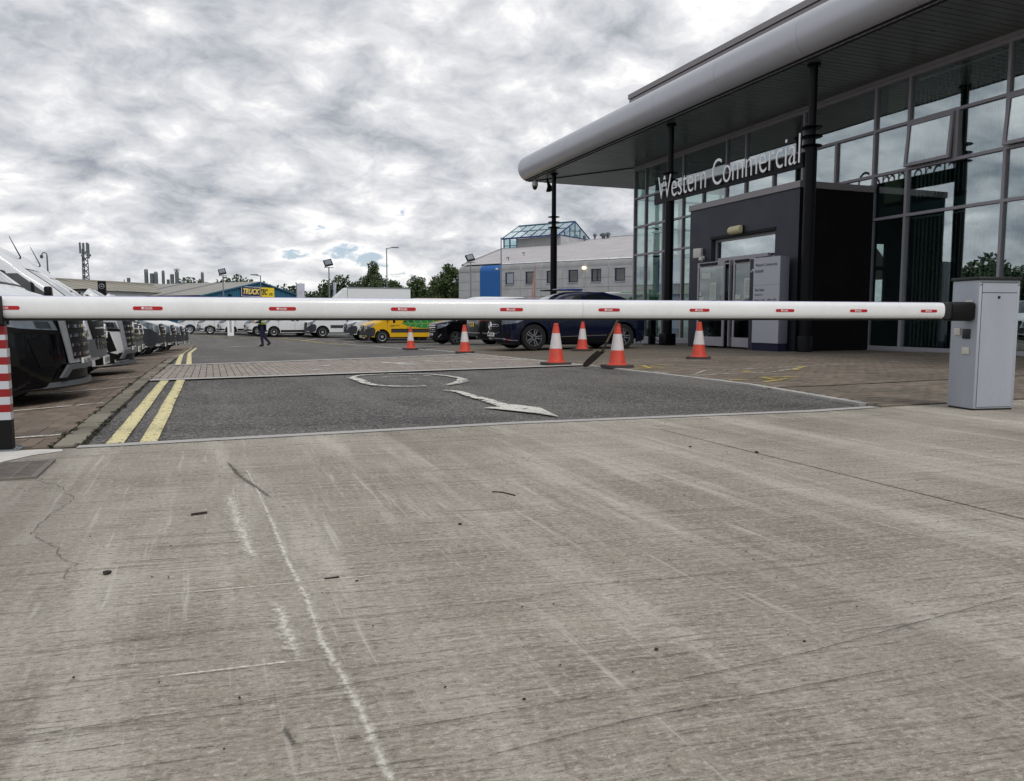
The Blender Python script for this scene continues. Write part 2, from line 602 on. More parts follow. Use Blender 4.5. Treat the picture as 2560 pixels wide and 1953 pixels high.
def thing(name, label, cat, loc=(0, 0, 0), rz=0.0, group=None):
    o = bpy.data.objects.new(name, None)
    o.empty_display_size = 0.2
    COL.objects.link(o)
    o.location = loc
    o.rotation_euler = (0, 0, rz)
    return tag(o, label, cat, group)


def copy_tree(o, parent=None):
    c = o.copy()
    COL.objects.link(c)
    c.parent = parent
    for ch in list(o.children):
        copy_tree(ch, c)
    return c


class MB:
    """collects shapes in one bmesh; slot-based materials"""
    def __init__(s):
        s.bm = bmesh.new()
        s.mats = []

    def mi(s, m):
        if m is None:
            return 0
        mm = MATS[m]
        if mm not in s.mats:
            s.mats.append(mm)
        return s.mats.index(mm)

    def _fin(s, verts, m, mtx):
        if mtx is not None:
            bmesh.ops.transform(s.bm, matrix=mtx, verts=verts)
        idx = s.mi(m)
        fs = set()
        for v in verts:
            fs.update(v.link_faces)
        for f in fs:
            f.material_index = idx
        return verts

    def box(s, a, b, m=None, mtx=None, bev=0.0):
        r = bmesh.ops.create_cube(s.bm, size=1.0)
        vs = r['verts']
        for v in vs:
            v.co = Vector([(a[i] + b[i]) / 2 + v.co[i] * (b[i] - a[i]) for i in range(3)])
        if bev:
            es = list({e for v in vs for e in v.link_edges})
            rr = bmesh.ops.bevel(s.bm, geom=es, offset=bev, segments=2, profile=0.5, affect='EDGES')
            vs = list({v for f in rr['faces'] for v in f.verts} | {v for v in vs if v.is_valid})
            # gather connected
            seen = set(vs)
            st = list(vs)
            while st:
                v = st.pop()
                for e in v.link_edges:
                    o = e.other_vert(v)
                    if o not in seen:
                        seen.add(o)
                        st.append(o)
            vs = list(seen)
        return s._fin(vs, m, mtx)

    def tube(s, pts, rad, m=None, seg=8, cap=True, mtx=None):
        """tube along points; rad float or list"""
        pts = [Vector(p) for p in pts]
        n = len(pts)
        rads = rad if isinstance(rad, (list, tuple)) else [rad] * n
        rings = []
        up = Vector((0, 0, 1))
        prev = None
        for i, p in enumerate(pts):
            d = (pts[min(i + 1, n - 1)] - pts[max(i - 1, 0)])
            d = d.normalized() if d.length > 1e-9 else up
            if prev is None:
                a = up if abs(d.z) < 0.95 else Vector((1, 0, 0))
                u = d.cross(a).normalized()
            else:
                u = (prev - d * prev.dot(d)).normalized()
            prev = u
            v = d.cross(u)
            rings.append([s.bm.verts.new(p + (u * math.cos(2 * PI * k / seg) + v * math.sin(2 * PI * k / seg)) * rads[i]) for k in range(seg)])
        for a, b in zip(rings[:-1], rings[1:]):
            for k in range(seg):
                s.bm.faces.new((a[k], a[(k + 1) % seg], b[(k + 1) % seg], b[k]))
        if cap:
            s.bm.faces.new(rings[0][::-1])
            s.bm.faces.new(rings[-1])
        return s._fin([v for r in rings for v in r], m, mtx)

    def lathe(s, prof, m=None, seg=24, mtx=None, cap=True):
        """profile (r, z) about z"""
        rings = []
        for r, z in prof:
            rings.append([s.bm.verts.new((r * math.cos(2 * PI * k / seg), r * math.sin(2 * PI * k / seg), z)) for k in range(seg)])
        for a, b in zip(rings[:-1], rings[1:]):
            for k in range(seg):
                s.bm.faces.new((a[k], a[(k + 1) % seg], b[(k + 1) % seg], b[k]))
        if cap:
            s.bm.faces.new(rings[0][::-1])
            s.bm.faces.new(rings[-1])
        return s._fin([v for r in rings for v in r], m, mtx)

    def prism(s, poly, depth, m=None, mtx=None):
        """polygon in XY, extruded along +Z by depth"""
        a = [s.bm.verts.new((x, y, 0)) for x, y in poly]
        b = [s.bm.verts.new((x, y, depth)) for x, y in poly]
        n = len(poly)
        s.bm.faces.new(a[::-1])
        s.bm.faces.new(b)
        for i in range(n):
            s.bm.faces.new((a[i], a[(i + 1) % n], b[(i + 1) % n], b[i]))
        return s._fin(a + b, m, mtx)

    def quad(s, pts, m=None):
        vs = [s.bm.verts.new(p) for p in pts]
        s.bm.faces.new(vs)
        return s._fin(vs, m, None)

    def mesh(s, me, m=None, mtx=None):
        n0 = len(s.bm.verts)
        s.bm.from_mesh(me)
        s.bm.verts.ensure_lookup_table()
        return s._fin([s.bm.verts[i] for i in range(n0, len(s.bm.verts))], m, mtx)

    def done(s, name, parent=None, m=None, smooth=None, loc=None, recalc=True):
        if recalc:
            bmesh.ops.recalc_face_normals(s.bm, faces=s.bm.faces)
        me = bpy.data.meshes.new(name)
        s.bm.to_mesh(me)
        s.bm.free()
        if m is not None and not s.mats:
            me.materials.append(MATS[m])
        for mm in s.mats:
            me.materials.append(mm)
        if smooth is not None:
            for p in me.polygons:
                p.use_smooth = True
            me.set_sharp_from_angle(angle=R(smooth))
        o = bpy.data.objects.new(name, me)
        if loc is not None:
            o.location = loc
        link(o, parent)
        return o


def box_ob(name, a, b, m, parent=None, bev=0.0, mtx=None):
    w = MB()
    w.box(a, b, m, mtx, bev)
    return w.done(name, parent, smooth=40 if bev else None)


def T(x, y, z):
    return Matrix.Translation((x, y, z))


def RZ(a):
    return Matrix.Rotation(a, 4, 'Z')


def RX(a):
    return Matrix.Rotation(a, 4, 'X')


def RY(a):
    return Matrix.Rotation(a, 4, 'Y')


# text turned into a mesh, lying in XY, lower-left at origin
def text_mesh(s, size=1.0, extrude=0.0, bold=0.0, shear=0.0):
    cu = bpy.data.curves.new("text", 'FONT')
    cu.body = s
    cu.size = size
    cu.extrude = extrude
    cu.offset = bold
    cu.shear = shear
    cu.resolution_u = 4
    o = bpy.data.objects.new("text", cu)
    COL.objects.link(o)
    dg = bpy.context.evaluated_depsgraph_get()
    dg.update()
    me = bpy.data.meshes.new_from_object(o.evaluated_get(dg))
    bpy.data.objects.remove(o)
    return me


def mesh_bounds(me):
    n = len(me.vertices)
    if n == 0:
        return (0, 0, 0), (0, 0, 0)
    a = np.empty(n * 3)
    me.vertices.foreach_get('co', a)
    a = a.reshape(-1, 3)
    return a.min(0), a.max(0)


def text_fit(s, width, height, extrude=0.0, bold=0.0, shear=0.0):
    """text mesh scaled to width x height, lower-left at 0"""
    me = text_mesh(s, 1.0, extrude, bold, shear)
    lo, hi = mesh_bounds(me)
    sx = width / (hi[0] - lo[0])
    sy = height / (hi[1] - lo[1])
    me.transform(Matrix.Diagonal((sx, sy, 1, 1)) @ Matrix.Translation((-lo[0], -lo[1], 0)))
    return me


# facing frame: text in XY put on a wall. n = outward normal direction angle (in XY), u = right as seen by the viewer
def wall_mtx(origin, u):
    """columns: local x -> u (horizontal), local y -> up, local z -> u x up (towards viewer)"""
    u = Vector(u).normalized()
    up = Vector((0, 0, 1))
    n = u.cross(up)
    mt = Matrix.Identity(4)
    mt.col[0][:3] = u
    mt.col[1][:3] = up
    mt.col[2][:3] = n
    mt.col[3][:3] = Vector(origin)
    return mt


LAT = 0.5


def sheet(name, poly, off, m, parent=None, kind='structure', lat=LAT, mats=None):
    """flat polygon (x, y) draped on the ground height at +off, cut on a common lattice"""
    bm = bmesh.new()
    vs = [bm.verts.new((x, y, 0)) for x, y in poly]
    bm.faces.new(vs)
    xs = [p[0] for p in poly]
    ys = [p[1] for p in poly]

    def cut(axis, lo, hi):
        k = math.ceil(lo / lat) * lat
        while k < hi:
            co = (k, 0, 0) if axis == 0 else (0, k, 0)
            no = (1, 0, 0) if axis == 0 else (0, 1, 0)
            bmesh.ops.bisect_plane(bm, geom=bm.verts[:] + bm.edges[:] + bm.faces[:], dist=1e-6, plane_co=co, plane_no=no)
            k += lat
    if (max(xs) - min(xs)) > lat * 0.5:
        cut(0, max(min(xs), 3.5), min(max(xs), 10.5))
        cut(0, max(min(xs), -8.0), min(max(xs), -0.9))
        for xc in (-.95, -8.0):
            if min(xs) < xc < max(xs):
                bmesh.ops.bisect_plane(bm, geom=bm.verts[:] + bm.edges[:] + bm.faces[:], dist=1e-6, plane_co=(xc, 0, 0), plane_no=(1, 0, 0))
    cut(1, max(min(ys), 4.5), min(max(ys), 72))
    for v in bm.verts:
        v.co.z = gz(v.co.x, v.co.y) + off
    bmesh.ops.recalc_face_normals(bm, faces=bm.faces)
    for f in bm.faces:
        if f.normal.z < 0:
            f.normal_flip()
    me = bpy.data.meshes.new(name)
    bm.to_mesh(me)
    bm.free()
    me.materials.append(MATS[m])
    o = bpy.data.objects.new(name, me)
    link(o, parent)
    if kind and parent is None:
        o['kind'] = kind
    return o


def strip(pts, w):
    """polyline (x, y) thickened into a polygon of width w (w may be a list)"""
    P = [Vector((x, y)) for x, y in pts]
    n = len(P)
    ws = w if isinstance(w, (list, tuple)) else [w] * n
    L, Rr = [], []
    for i in range(n):
        d = (P[min(i + 1, n - 1)] - P[max(i - 1, 0)]).normalized()
        nrm = Vector((-d.y, d.x))
        L.append(P[i] + nrm * ws[i] / 2)
        Rr.append(P[i] - nrm * ws[i] / 2)
    return L, Rr


def ribbon(name, pts, w, off, m, parent=None, kind='structure', dens=0.4):
    """ribbon of quads along pts draped on the ground"""
    out = []
    for (x0, y0), (x1, y1) in zip(pts[:-1], pts[1:]):
        k = max(1, int(math.hypot(x1 - x0, y1 - y0) / dens))
        for j in range(k):
            f = j / k
            out.append((x0 + (x1 - x0) * f, y0 + (y1 - y0) * f))
    out.append(pts[-1])
    if isinstance(w, (list, tuple)):
        w = list(np.interp(np.linspace(0, 1, len(out)), np.linspace(0, 1, len(w)), w))
    L, Rr = strip(out, w)
    b = MB()
    lay = b.bm.verts.layers.float.new('edge')
    cols = []
    for f in (0.0, .5, 1.0):
        q = [l * (1 - f) + r * f for l, r in zip(L, Rr)]
        cols.append([b.bm.verts.new((p.x, p.y, gz(p.x, p.y) + off)) for p in q])
    for c, e in zip(cols, (1.0, 0.0, 1.0)):
        for i, v in enumerate(c):
            v[lay] = max(e, 1.0 if i in (0, len(c) - 1) else 0.0)
    for k in (0, 1):
        for i in range(len(out) - 1):
            b.bm.faces.new((cols[k + 1][i], cols[k + 1][i + 1], cols[k][i + 1], cols[k][i]))
    o = b.done(name, parent, m)
    if kind and parent is None:
        o['kind'] = kind
    return o


exec_order = []

# ================================================================== THE SETTING
def build_ground():
    # wide base terrain under everything
    sheet('ground', [(-400, -60), (400, -60), (400, 700), (-400, 700)], -0.09, 'subground', lat=0.5)
    # tarmac: driveway, then the yard beyond
    sheet('tarmac_road', [(-.79, 5.47), (2.1, 5.52), (4.85, 5.30), (5.62, 5.34), (6.2, 8.2), (6.2, 27.0), (40, 27.0), (40, 90),
                          (-60, 90), (-60, 43), (-.79, 43)], -0.012, 'tarmac')
    sheet('yard_tarmac', [(-90, 90.02), (120, 90.02), (120, 130), (-90, 130)], -0.012, 'tarmac', lat=8)
    # concrete apron: three cast slabs with open joints, thickness below
    base = sheet('apron_base', [(-30, -40), (40, -40), (40, 5.2), (5.66, 5.28), (4.85, 5.30), (2.1, 5.52), (-1.2, 5.47), (-30, 5.47)], -0.03, 'joint_dark')

    slabs = [
        [(-30, -40), (3.006, -40), (3.004, 2.0), (3.010, 3.2), (3.005, 4.0), (3.012, 4.805), (2.0, 4.980), (.2, 5.055), (-2.5, 5.096), (-30, 5.096)],
        [(3.022, -40), (40, -40), (40, 5.2), (16.3, 5.2), (9, 4.9), (6.6, 4.62), (6.1, 4.85), (5.6, 4.9), (3.83, 4.740), (3.027, 4.802), (3.022, 4.0), (3.028, 3.2), (3.021, 2.0)],
        [(-30, 5.108), (-2.5, 5.108), (.2, 5.068), (2.0, 4.993), (3.02, 4.815), (3.83, 4.753), (5.6, 4.908), (6.1, 4.858), (6.62, 4.632), (9, 4.91), (16.3, 5.21),
         (5.6, 5.29), (4.85, 5.24), (2.13, 5.455), (-.64, 5.40), (-1.2, 5.44), (-30, 5.44)],
    ]
    ap = thing('concrete_apron', None, None)
    ap['kind'] = 'structure'
    for s in slabs:
        b = MB()
        b.prism(s, 0.12, 'concrete', T(0, 0, -0.12))
        b.done('concrete_slab', ap)

    def on_ap(name, pts, w, m, off=0.004):
        o = ribbon(name, pts, w, off, m, ap, dens=0.08)
        return o
    # chisel grooves, scuffs and scratches in the slab
    on_ap('scratch', [(.15, 4.31), (.18, 3.66), (.2, 3.09), (.21, 2.62), (.23, 2.21), (.23, 1.92), (.25, 1.68), (.26, 1.5), (.26, 1.41), (.265, 1.28), (.28, .9)], [.016, .036, .034], 'paint_scuff')
    on_ap('scratch', [(0.05, 3.71), (0.07, 3.27), (0.09, 2.92), (0.11, 2.61)], [.04, .10, .10, .04], 'paint_scuff', 0.0045)
    on_ap('scratch', [(-.35, 2.42), (.01, 2.38), (.22, 2.36), (.51, 2.34)], .010, 'paint_scuff', 0.005)
    on_ap('scratch', [(-.2, 1.84), (0, 1.82), (.13, 1.81), (.26, 1.79)], .012, 'paint_scuff', 0.005)
    on_ap('scratch', [(.13, 2.25), (.15, 2.16), (.16, 1.89), (.16, 1.78)], [.03, .07, .05], 'paint_scuff', 0.0055)
    on_ap('scratch', [(3.55, 2.35), (3.2, 2.0), (3.0, 1.7)], .02, 'paint_scuff', 0.005)
    on_ap('skid_mark', [(.06, 4.57), (.11, 4.13), (.18, 3.79), (.23, 3.53)], [.012, .03, .028, .01], 'stain_dark', 0.0062)
    on_ap('skid_mark', [(.11, 1.55), (.11, 1.49), (.12, 1.44), (.14, 1.42)], [.008, .014, .012, .006], 'stain_dark', 0.0062)
    for pts in ([(-.9, 2.1), (.01, 2.07), (.23, 2.03), (.36, 2.02), (.77, 1.99), (1.12, 2.02), (1.55, 1.95), (2.19, 1.92)],
                [(.2, 1.43), (.56, 1.41), (.87, 1.4), (1.29, 1.41), (2.18, 1.5)],
                [(.4, 1.27), (.75, 1.29), (1.14, 1.28), (1.47, 1.27)],
                [(-.5, 1.66), (.1, 1.64), (.5, 1.65)]):
        on_ap('groove', pts, .006, 'stain_dark', 0.0048)
    j = random.Random(3)
    for pts in ([(-0.84, 4.4), (-0.76, 4.27), (-0.68, 4.13), (-0.65, 4.0), (-0.59, 3.85), (-0.62, 3.7), (-0.64, 3.56), (-0.66, 3.38), (-0.65, 3.3), (-0.58, 3.14), (-0.53, 3.03), (-0.49, 2.91), (-0.44, 2.81), (-.46, 2.73), (-.42, 2.6)],):
        q = []
        for a, b in zip(pts[:-1], pts[1:]):
            for k in range(4):
                f = k / 4
                q.append((a[0] + (b[0] - a[0]) * f + j.uniform(-.014, .014), a[1] + (b[1] - a[1]) * f + j.uniform(-.01, .01)))
        on_ap('crack', q, .006, 'stain_dark', 0.0043)
    sheet('mortar_patch', [(-1.5, 4.98), (-1.12, 4.99), (-1.0, 5.2), (-.86, 5.3), (-.88, 5.39), (-1.0, 5.43), (-1.6, 5.43)], 0.004, 'patch_pale', ap, None)
    sheet('mortar_patch', [(-1.6, 4.45), (-1.37, 4.45), (-1.33, 4.96), (-1.6, 4.96)], 0.0042, 'patch_pale', ap, None)

    # pale concrete edging between apron and tarmac
    ribbon('edging_strip', [(-.80, 5.44), (-.64, 5.435), (2.13, 5.49), (4.85, 5.27), (5.6, 5.315)], .11, 0.007, 'edging')
    return ap


apron = build_ground()


def build_grate():
    g = thing('drain_grate', 'rusty iron drain grate set in the concrete beside the striped barrier post', 'grate', (-1.10, 4.69, 0.0))
    b = MB()
    for s in (-1, 1):
        b.box((-.26, s * .245 - .015, -.02), (.26, s * .245 + .015, .012), 'grate_iron')
        b.box((s * .245 - .015, -.23, -.02), (s * .245 + .015, .23, .012), 'grate_iron')
    b.done('frame', g)
    b = MB()
    b.box((-.23, -.23, .0045), (.23, .23, .006), 'joint_dark')
    b.done('pit', g)
    mb = MB()
    mb.box((-.23, -.008, .004), (.23, .008, .012), 'grate_iron')
    p = mb.done('bar', g)
    p.location = (0, -.2, 0)
    for k in range(1, 11):
        c = p.copy()
        COL.objects.link(c)
        c.parent = g
        c.location = (0, -.2 + k * .04, 0)
    mb = MB()
    mb.box((-.008, -.23, .005), (.008, .23, .0105), 'grate_iron')
    p = mb.done('cross_bar', g)
    p.location = (-.14, 0, 0)
    for k in range(1, 3):
        c = p.copy()
        COL.objects.link(c)
        c.parent = g
        c.location = (-.14 + .14 * k, 0, 0)


build_grate()


def lay_pavers(root, area_test, spots, bl, bw, m, name, rot=0.0, gap=.006, limit=300, near=(0, 0)):
    """spots: list of (x, y, rot). The nearest `limit` become paver objects, the rest one joined mesh"""
    spots = sorted(spots, key=lambda s: (s[0] - near[0]) ** 2 + (s[1] - near[1]) ** 2)
    rnd = random.Random(11)
    variants = []
    for v in range(4):
        b = MB()
        b.box((-bl / 2 + gap / 2, -bw / 2 + gap / 2, -.03), (bl / 2 - gap / 2, bw / 2 - gap / 2, 0), m)
        o = b.done(name, root)
        variants.append(o)
    first = list(variants)
    for i, (x, y, r) in enumerate(spots[:limit]):
        if i < 4:
            o = first[i]
        else:
            o = variants[i % 4].copy()
            COL.objects.link(o)
            o.parent = root
        o.location = (x, y, gz(x, y) + .003 + rnd.uniform(-.003, .002))
        o.rotation_euler = (rnd.uniform(-.008, .008), rnd.uniform(-.008, .008), r + rnd.uniform(-.01, .01))
    rest = spots[limit:]
    if rest:
        vs, fs = [], []
        hx, hy = bl / 2 - gap / 2, bw / 2 - gap / 2
        for x, y, r in rest:
            z = gz(x, y) + .003 + rnd.uniform(-.003, .002)
            c, s = math.cos(r), math.sin(r)
            k = len(vs)
            for zz in (z - .02, z):
                for dx, dy in ((-hx, -hy), (hx, -hy), (hx, hy), (-hx, hy)):
                    X, Y = x + dx * c - dy * s, y + dx * s + dy * c
                    vs.append((X, Y, zz + (gz(X, Y) - gz(x, y))))
            fs += [(k + 4, k + 5, k + 6, k + 7), (k, k + 1, k + 5, k + 4), (k + 1, k + 2, k + 6, k + 5), (k + 2, k + 3, k + 7, k + 6), (k + 3, k, k + 4, k + 7)]
        me = bpy.data.meshes.new(name + '_field')
        me.from_pydata(vs, [], fs)
        me.materials.append(MATS[m])
        o = bpy.data.objects.new(name + '_field', me)
        link(o, root)
        o['kind'] = 'stuff'


def build_paving():
    # forecourt in front of the showroom: courses running left-right
    root = thing('forecourt_paving', None, None)
    root['kind'] = 'structure'
    base = sheet('paving_bed', [(5.7, 5.35), (16.3, 5.22), (40, 5.2), (40, 26.98), (6.24, 26.98), (6.24, 8.2)], -0.022, 'joint_dark', root, None)
    sheet('far_paving', [(6.26, 14.0), (16.3, 14.0), (16.3, 26.3), (8.2, 26.3), (7.3, 26.0), (6.7, 25.2), (6.45, 24.2), (6.26, 20)], -0.004, 'paving_far', root, None)
    sheet('far_paving', [(16.3, 26.3), (16.3, 28.4), (15.7, 40), (40, 40), (40, 26.3)], -0.009, 'paving_far', root, None)
    spots = []
    rowi = 0
    y = 5.42
    while y < 14.0:
        off = 0.1 if rowi % 2 else 0.0
        xl = 5.72 + (y - 5.34) * (6.3 - 5.72) / 2.86 if y < 8.2 else 6.3
        x = xl + off
        yy0 = 5.30
        while x < 16.2:
            if y > 5.36 + 0.02 * max(0, 6.6 - x) or x > 6.7:
                spots.append((x + .1, y, 0.0))
            x += 0.2
        y += 0.1
        rowi += 1
    lay_pavers(root, None, spots, .2, .1, 'paver_grey', 'paver', near=(5.8, 5.6))
    # kerb course along the drive
    b = None
    y = 5.6
    k0 = None
    while y < 26.5:
        x = (5.70 + (y + .22 - 5.34) * .2 if y < 7.9 else 6.235)
        if k0 is None:
            b = MB()
            b.box((-.05, 0, -.06), (.05, .44, .006), 'edging')
            k0 = b.done('edging_stone', root)
            o = k0
        else:
            o = k0.copy()
            COL.objects.link(o)
            o.parent = root
        o.location = (x - (.04 if y < 7.9 else 0), y, gz(x, y + .2) + .001)
        o.rotation_euler = (0, 0, -.2 if y < 7.7 else 0)
        y += .45
    # drain joint across the forecourt
    ribbon('drain_channel', [(6.0, 7.29), (7.5, 7.31), (10, 7.5), (16.2, 8.0)], .05, 0.007, 'joint_dark', root, None)

    # block band across the drive
    band = thing('block_paving_band', None, None)
    band['kind'] = 'structure'
    nearl = lambda x: 11.42 + (x + .84) * .15
    farl = lambda x: 16.0 + (x + .7) * .42
    sheet('band_bed', [(-.79, nearl(-.79)), (6.2, nearl(6.2)), (6.2, farl(6.2)), (-.79, farl(-.79))], -0.006, 'joint_dark', band, None)
    spots = []
    x = -.74
    ci = 0
    while x < 6.2:
        y = nearl(x) + .14 + (0.1 if ci % 2 else 0)
        while y < farl(x) - .34:
            spots.append((x, y + .1, PI / 2))
            y += .2
        x += .1
        ci += 1
    lay_pavers(band, None, spots, .2, .1, 'paver_band', 'paver', near=(.3, 11.0), gap=.010)
    ribbon('band_edging', [(-.79, nearl(-.79)), (2.5, nearl(2.5)), (6.2, nearl(6.2))], .26, 0.009, 'edging', band, None)
    ribbon('band_edging', [(-.79, farl(-.79)), (2.5, farl(2.5)), (6.2, farl(6.2))], .30, 0.009, 'edging', band, None)

    # parking bays on the left
    bay = thing('parking_bay_paving', None, None)
    bay['kind'] = 'structure'
    sheet('bay_bed', [(-30, 5.5), (-.96, 5.5), (-.96, 13.0), (-30, 13.0)], -0.02, 'joint_dark', bay, None)
    sheet('bay_far', [(-30, 13.0), (-.96, 13.0), (-.96, 42.98), (-30, 42.98)], -0.004, 'bay_far', bay, None)
    sheet('bay_far', [(-30, 5.5), (-4.2, 5.5), (-4.2, 12.98), (-30, 12.98)], -0.004, 'bay_far', bay, None)
    spots = []
    x = -1.015
    ci = 0
    while x > -4.2:
        y = 5.5 + (0.1 if ci % 2 else 0)
        while y < 12.9:
            spots.append((x, y + .1, PI / 2))
            y += .2
        x -= .1
        ci += 1
    lay_pavers(bay, None, spots, .2, .1, 'paver_brown', 'paver', near=(-1.0, 5.2))
    # bay lines
    for (a, c) in (((-.99, 6.05), (-4.0, 4.95 + .6)), ((-.99, 8.35), (-4.4, 7.0)), ((-.99, 10.32), (-4.4, 8.95)), ((-.99, 12.2), (-5, 10.6)),
                   ((-.99, 14.2), (-5, 12.7)), ((-.99, 16.4), (-5, 14.9)), ((-.99, 18.7), (-5, 17.2)), ((-.99, 21.0), (-5, 19.5)),
                   ((-.99, 23.4), (-5, 21.9)), ((-.99, 26), (-5, 24.6)), ((-.99, 28.7), (-5, 27.3)), ((-.99, 31.5), (-5, 30.1)), ((-.99, 34.4), (-5, 33))):
        ribbon('bay_line', [a, (c[0], a[1] - .35)], .06, 0.011, 'paint_white', bay, None)
    # flush kerb stones between bays and drive
    kerb = thing('kerb', None, None)
    kerb['kind'] = 'structure'
    y = 5.5
    proto = None
    rr = random.Random(5)
    while y < 42.5:
        if proto is None:
            b = MB()
            b.box((.012, .006, -.1), (.155, .894, .0), 'kerb')
            proto = b.done('kerb_stone', kerb)
            o = proto
        else:
            o = proto.copy()
            COL.objects.link(o)
            o.parent = kerb
        o.location = (-.955, y, gz(-.9, y) + .008 + rr.uniform(-.004, .004))
        o.rotation_euler = (math.atan2(gz(-.9, y + .9) - gz(-.9, y), .9), rr.uniform(-.01, .01), rr.uniform(-.006, .006))
        y += .9
    b = ribbon('kerb_bed', [(-.872, 5.47), (-.872, 42.9)], .185, -0.003, 'joint_dark', kerb, None)


build_paving()


def build_markings():
    def rm(pts, w, m, off=0.004):
        return ribbon('road_marking', pts, w, off, m, None, 'structure', dens=.12)
    # double yellow lines
    for x in (-.60, -.40):
        rm([(x + random.uniform(-.004, .004), 5.52 + i * .6) for i in range(10)] + [(x, 11.36)], .105, 'paint_yellow')
        rm([(x - .02 - (.2 if y > 25 else .2 * (y - 16.2) / 9) * 1.0 + 0.0, y) for y in np.linspace(16.2, 36, 20)], .105, 'paint_yellow')
    rm([(-1.8, 57.5), (1.2, 53.03), (4.23, 50.2), (5.02, 48.0), (6.0, 43.5), (6.3, 40)], .22, 'paint_yellow_worn')
    # worn white ring with an arrow tail
    rm([(1.8, 10.9), (1.93, 11.22), (2.1, 11.44), (2.43, 11.5), (2.78, 11.41), (3.05, 11.2), (3.18, 10.78), (3.21, 10.31), (3.18, 9.97)], .085, 'paint_white')
    rm([(1.82, 11.0), (1.84, 10.41), (1.83, 9.88), (1.87, 9.53), (1.94, 9.4), (2.07, 9.24), (2.22, 9.15), (2.43, 9.15)], [.13, .15, .13, .1, .08], 'paint_white', .0044)
    rm([(3.2, 10.15), (3.06, 9.69), (2.85, 9.36), (2.63, 9.15)], [.12, .17, .15, .08], 'paint_white_worn', .0046)
    rm([(2.2, 10.78), (2.32, 10.95), (2.55, 11.0), (2.76, 10.9)], .05, 'paint_white_worn')
    for p in ([(2.5, 10.3), (2.62, 10.28)], [(2.45, 9.95), (2.52, 9.9)], [(2.85, 10.9), (2.95, 10.86)]):
        rm(p, .06, 'paint_white_worn')
    rm([(2.48, 8.52), (2.56, 8.24), (2.54, 7.67), (2.55, 7.27), (2.52, 6.6)], [.10, .11, .13, .14, .16], 'paint_white')
    sheet('road_marking', [(2.28, 6.62), (2.49, 6.62), (2.56, 6.8), (2.66, 6.72), (2.76, 6.4), (2.64, 5.74), (2.55, 6.05), (2.46, 6.25)], .0045, 'paint_white')
    # worn letters on the block band
    for pts in ([(3.1, 15.5), (3.3, 14.9), (3.45, 14.0)], [(3.45, 15.2), (3.62, 14.5)], [(4.1, 15.6), (4.4, 15.0), (4.75, 14.3)], [(4.5, 15.3), (4.8, 15.1), (4.9, 14.6)],
                [(5.4, 16.1), (5.7, 15.5), (5.95, 14.6)], [(5.55, 15.2), (5.85, 15.3)], [(1.5, 13.2), (1.62, 12.9)], [(1.8, 14.4), (2.0, 14.3)]):
        rm(pts, .2, 'paint_white_worn', .009)
    # far white arrows and bay lines
    rm([(.62, 37.9), (1.2, 38.7), (1.9, 38.3)], .16, 'paint_white')
    rm([(1.0, 39.4), (1.5, 39.0)], .2, 'paint_white')
    rm([(6.6, 42.2), (6.75, 34.4), (6.3, 28.5), (6.1, 25.2)], .11, 'paint_white')
    rm([(7.0, 45.0), (8.3, 46.6)], .12, 'paint_white')
    rm([(4.9, 46.9), (6.2, 49.4)], .12, 'paint_white')
    # faded yellow bay hatching on the forecourt
    for p in ([(6.71, 11.65), (7.64, 11.76)], [(6.97, 11.74), (6.74, 11.05)], [(7.0, 11.5), (7.1, 11.3)], [(6.39, 11.09), (6.95, 10.97)],
              [(6.94, 8.63), (7.63, 8.61)], [(7.0, 8.6), (6.94, 8.22)], [(6.54, 7.98), (7.24, 8.37)], [(6.37, 8.47), (6.6, 8.42)],
              [(8.52, 9.7), (9.29, 10.38)], [(7.45, 9.56), (7.78, 9.85)]):
        rm(p, .085, 'paint_yellow_worn', .010)
    for p in ([(6.3, 9.35), (7.07, 9.43), (7.86, 9.42), (9.13, 10.2)], [(6.64, 9.62), (7.22, 10.22), (7.99, 10.21), (9.58, 10.4), (12, 10.9)], [(6.3, 10.24), (6.36, 9.95)]):
        rm(p, .05, 'paint_white_worn', .010)


build_markings()


STONE_LABELS = ['largest dark stone, on the concrete below the thin crack at the left', 'small dark stone on the concrete below the thin bent twig',
                'tiny dark stone just beside the short twig on the long white scratch', 'tiny dark stone on the lower middle of the concrete, in front of the bent twig',
                'small dark stone close to the tarmac edge, left of the long slab joint', 'dark stone lying right in the long slab joint near the tarmac',
                'tiny dark stone low on the concrete towards the right', 'tiny dark stone low on the concrete, just right of the long white scratch']


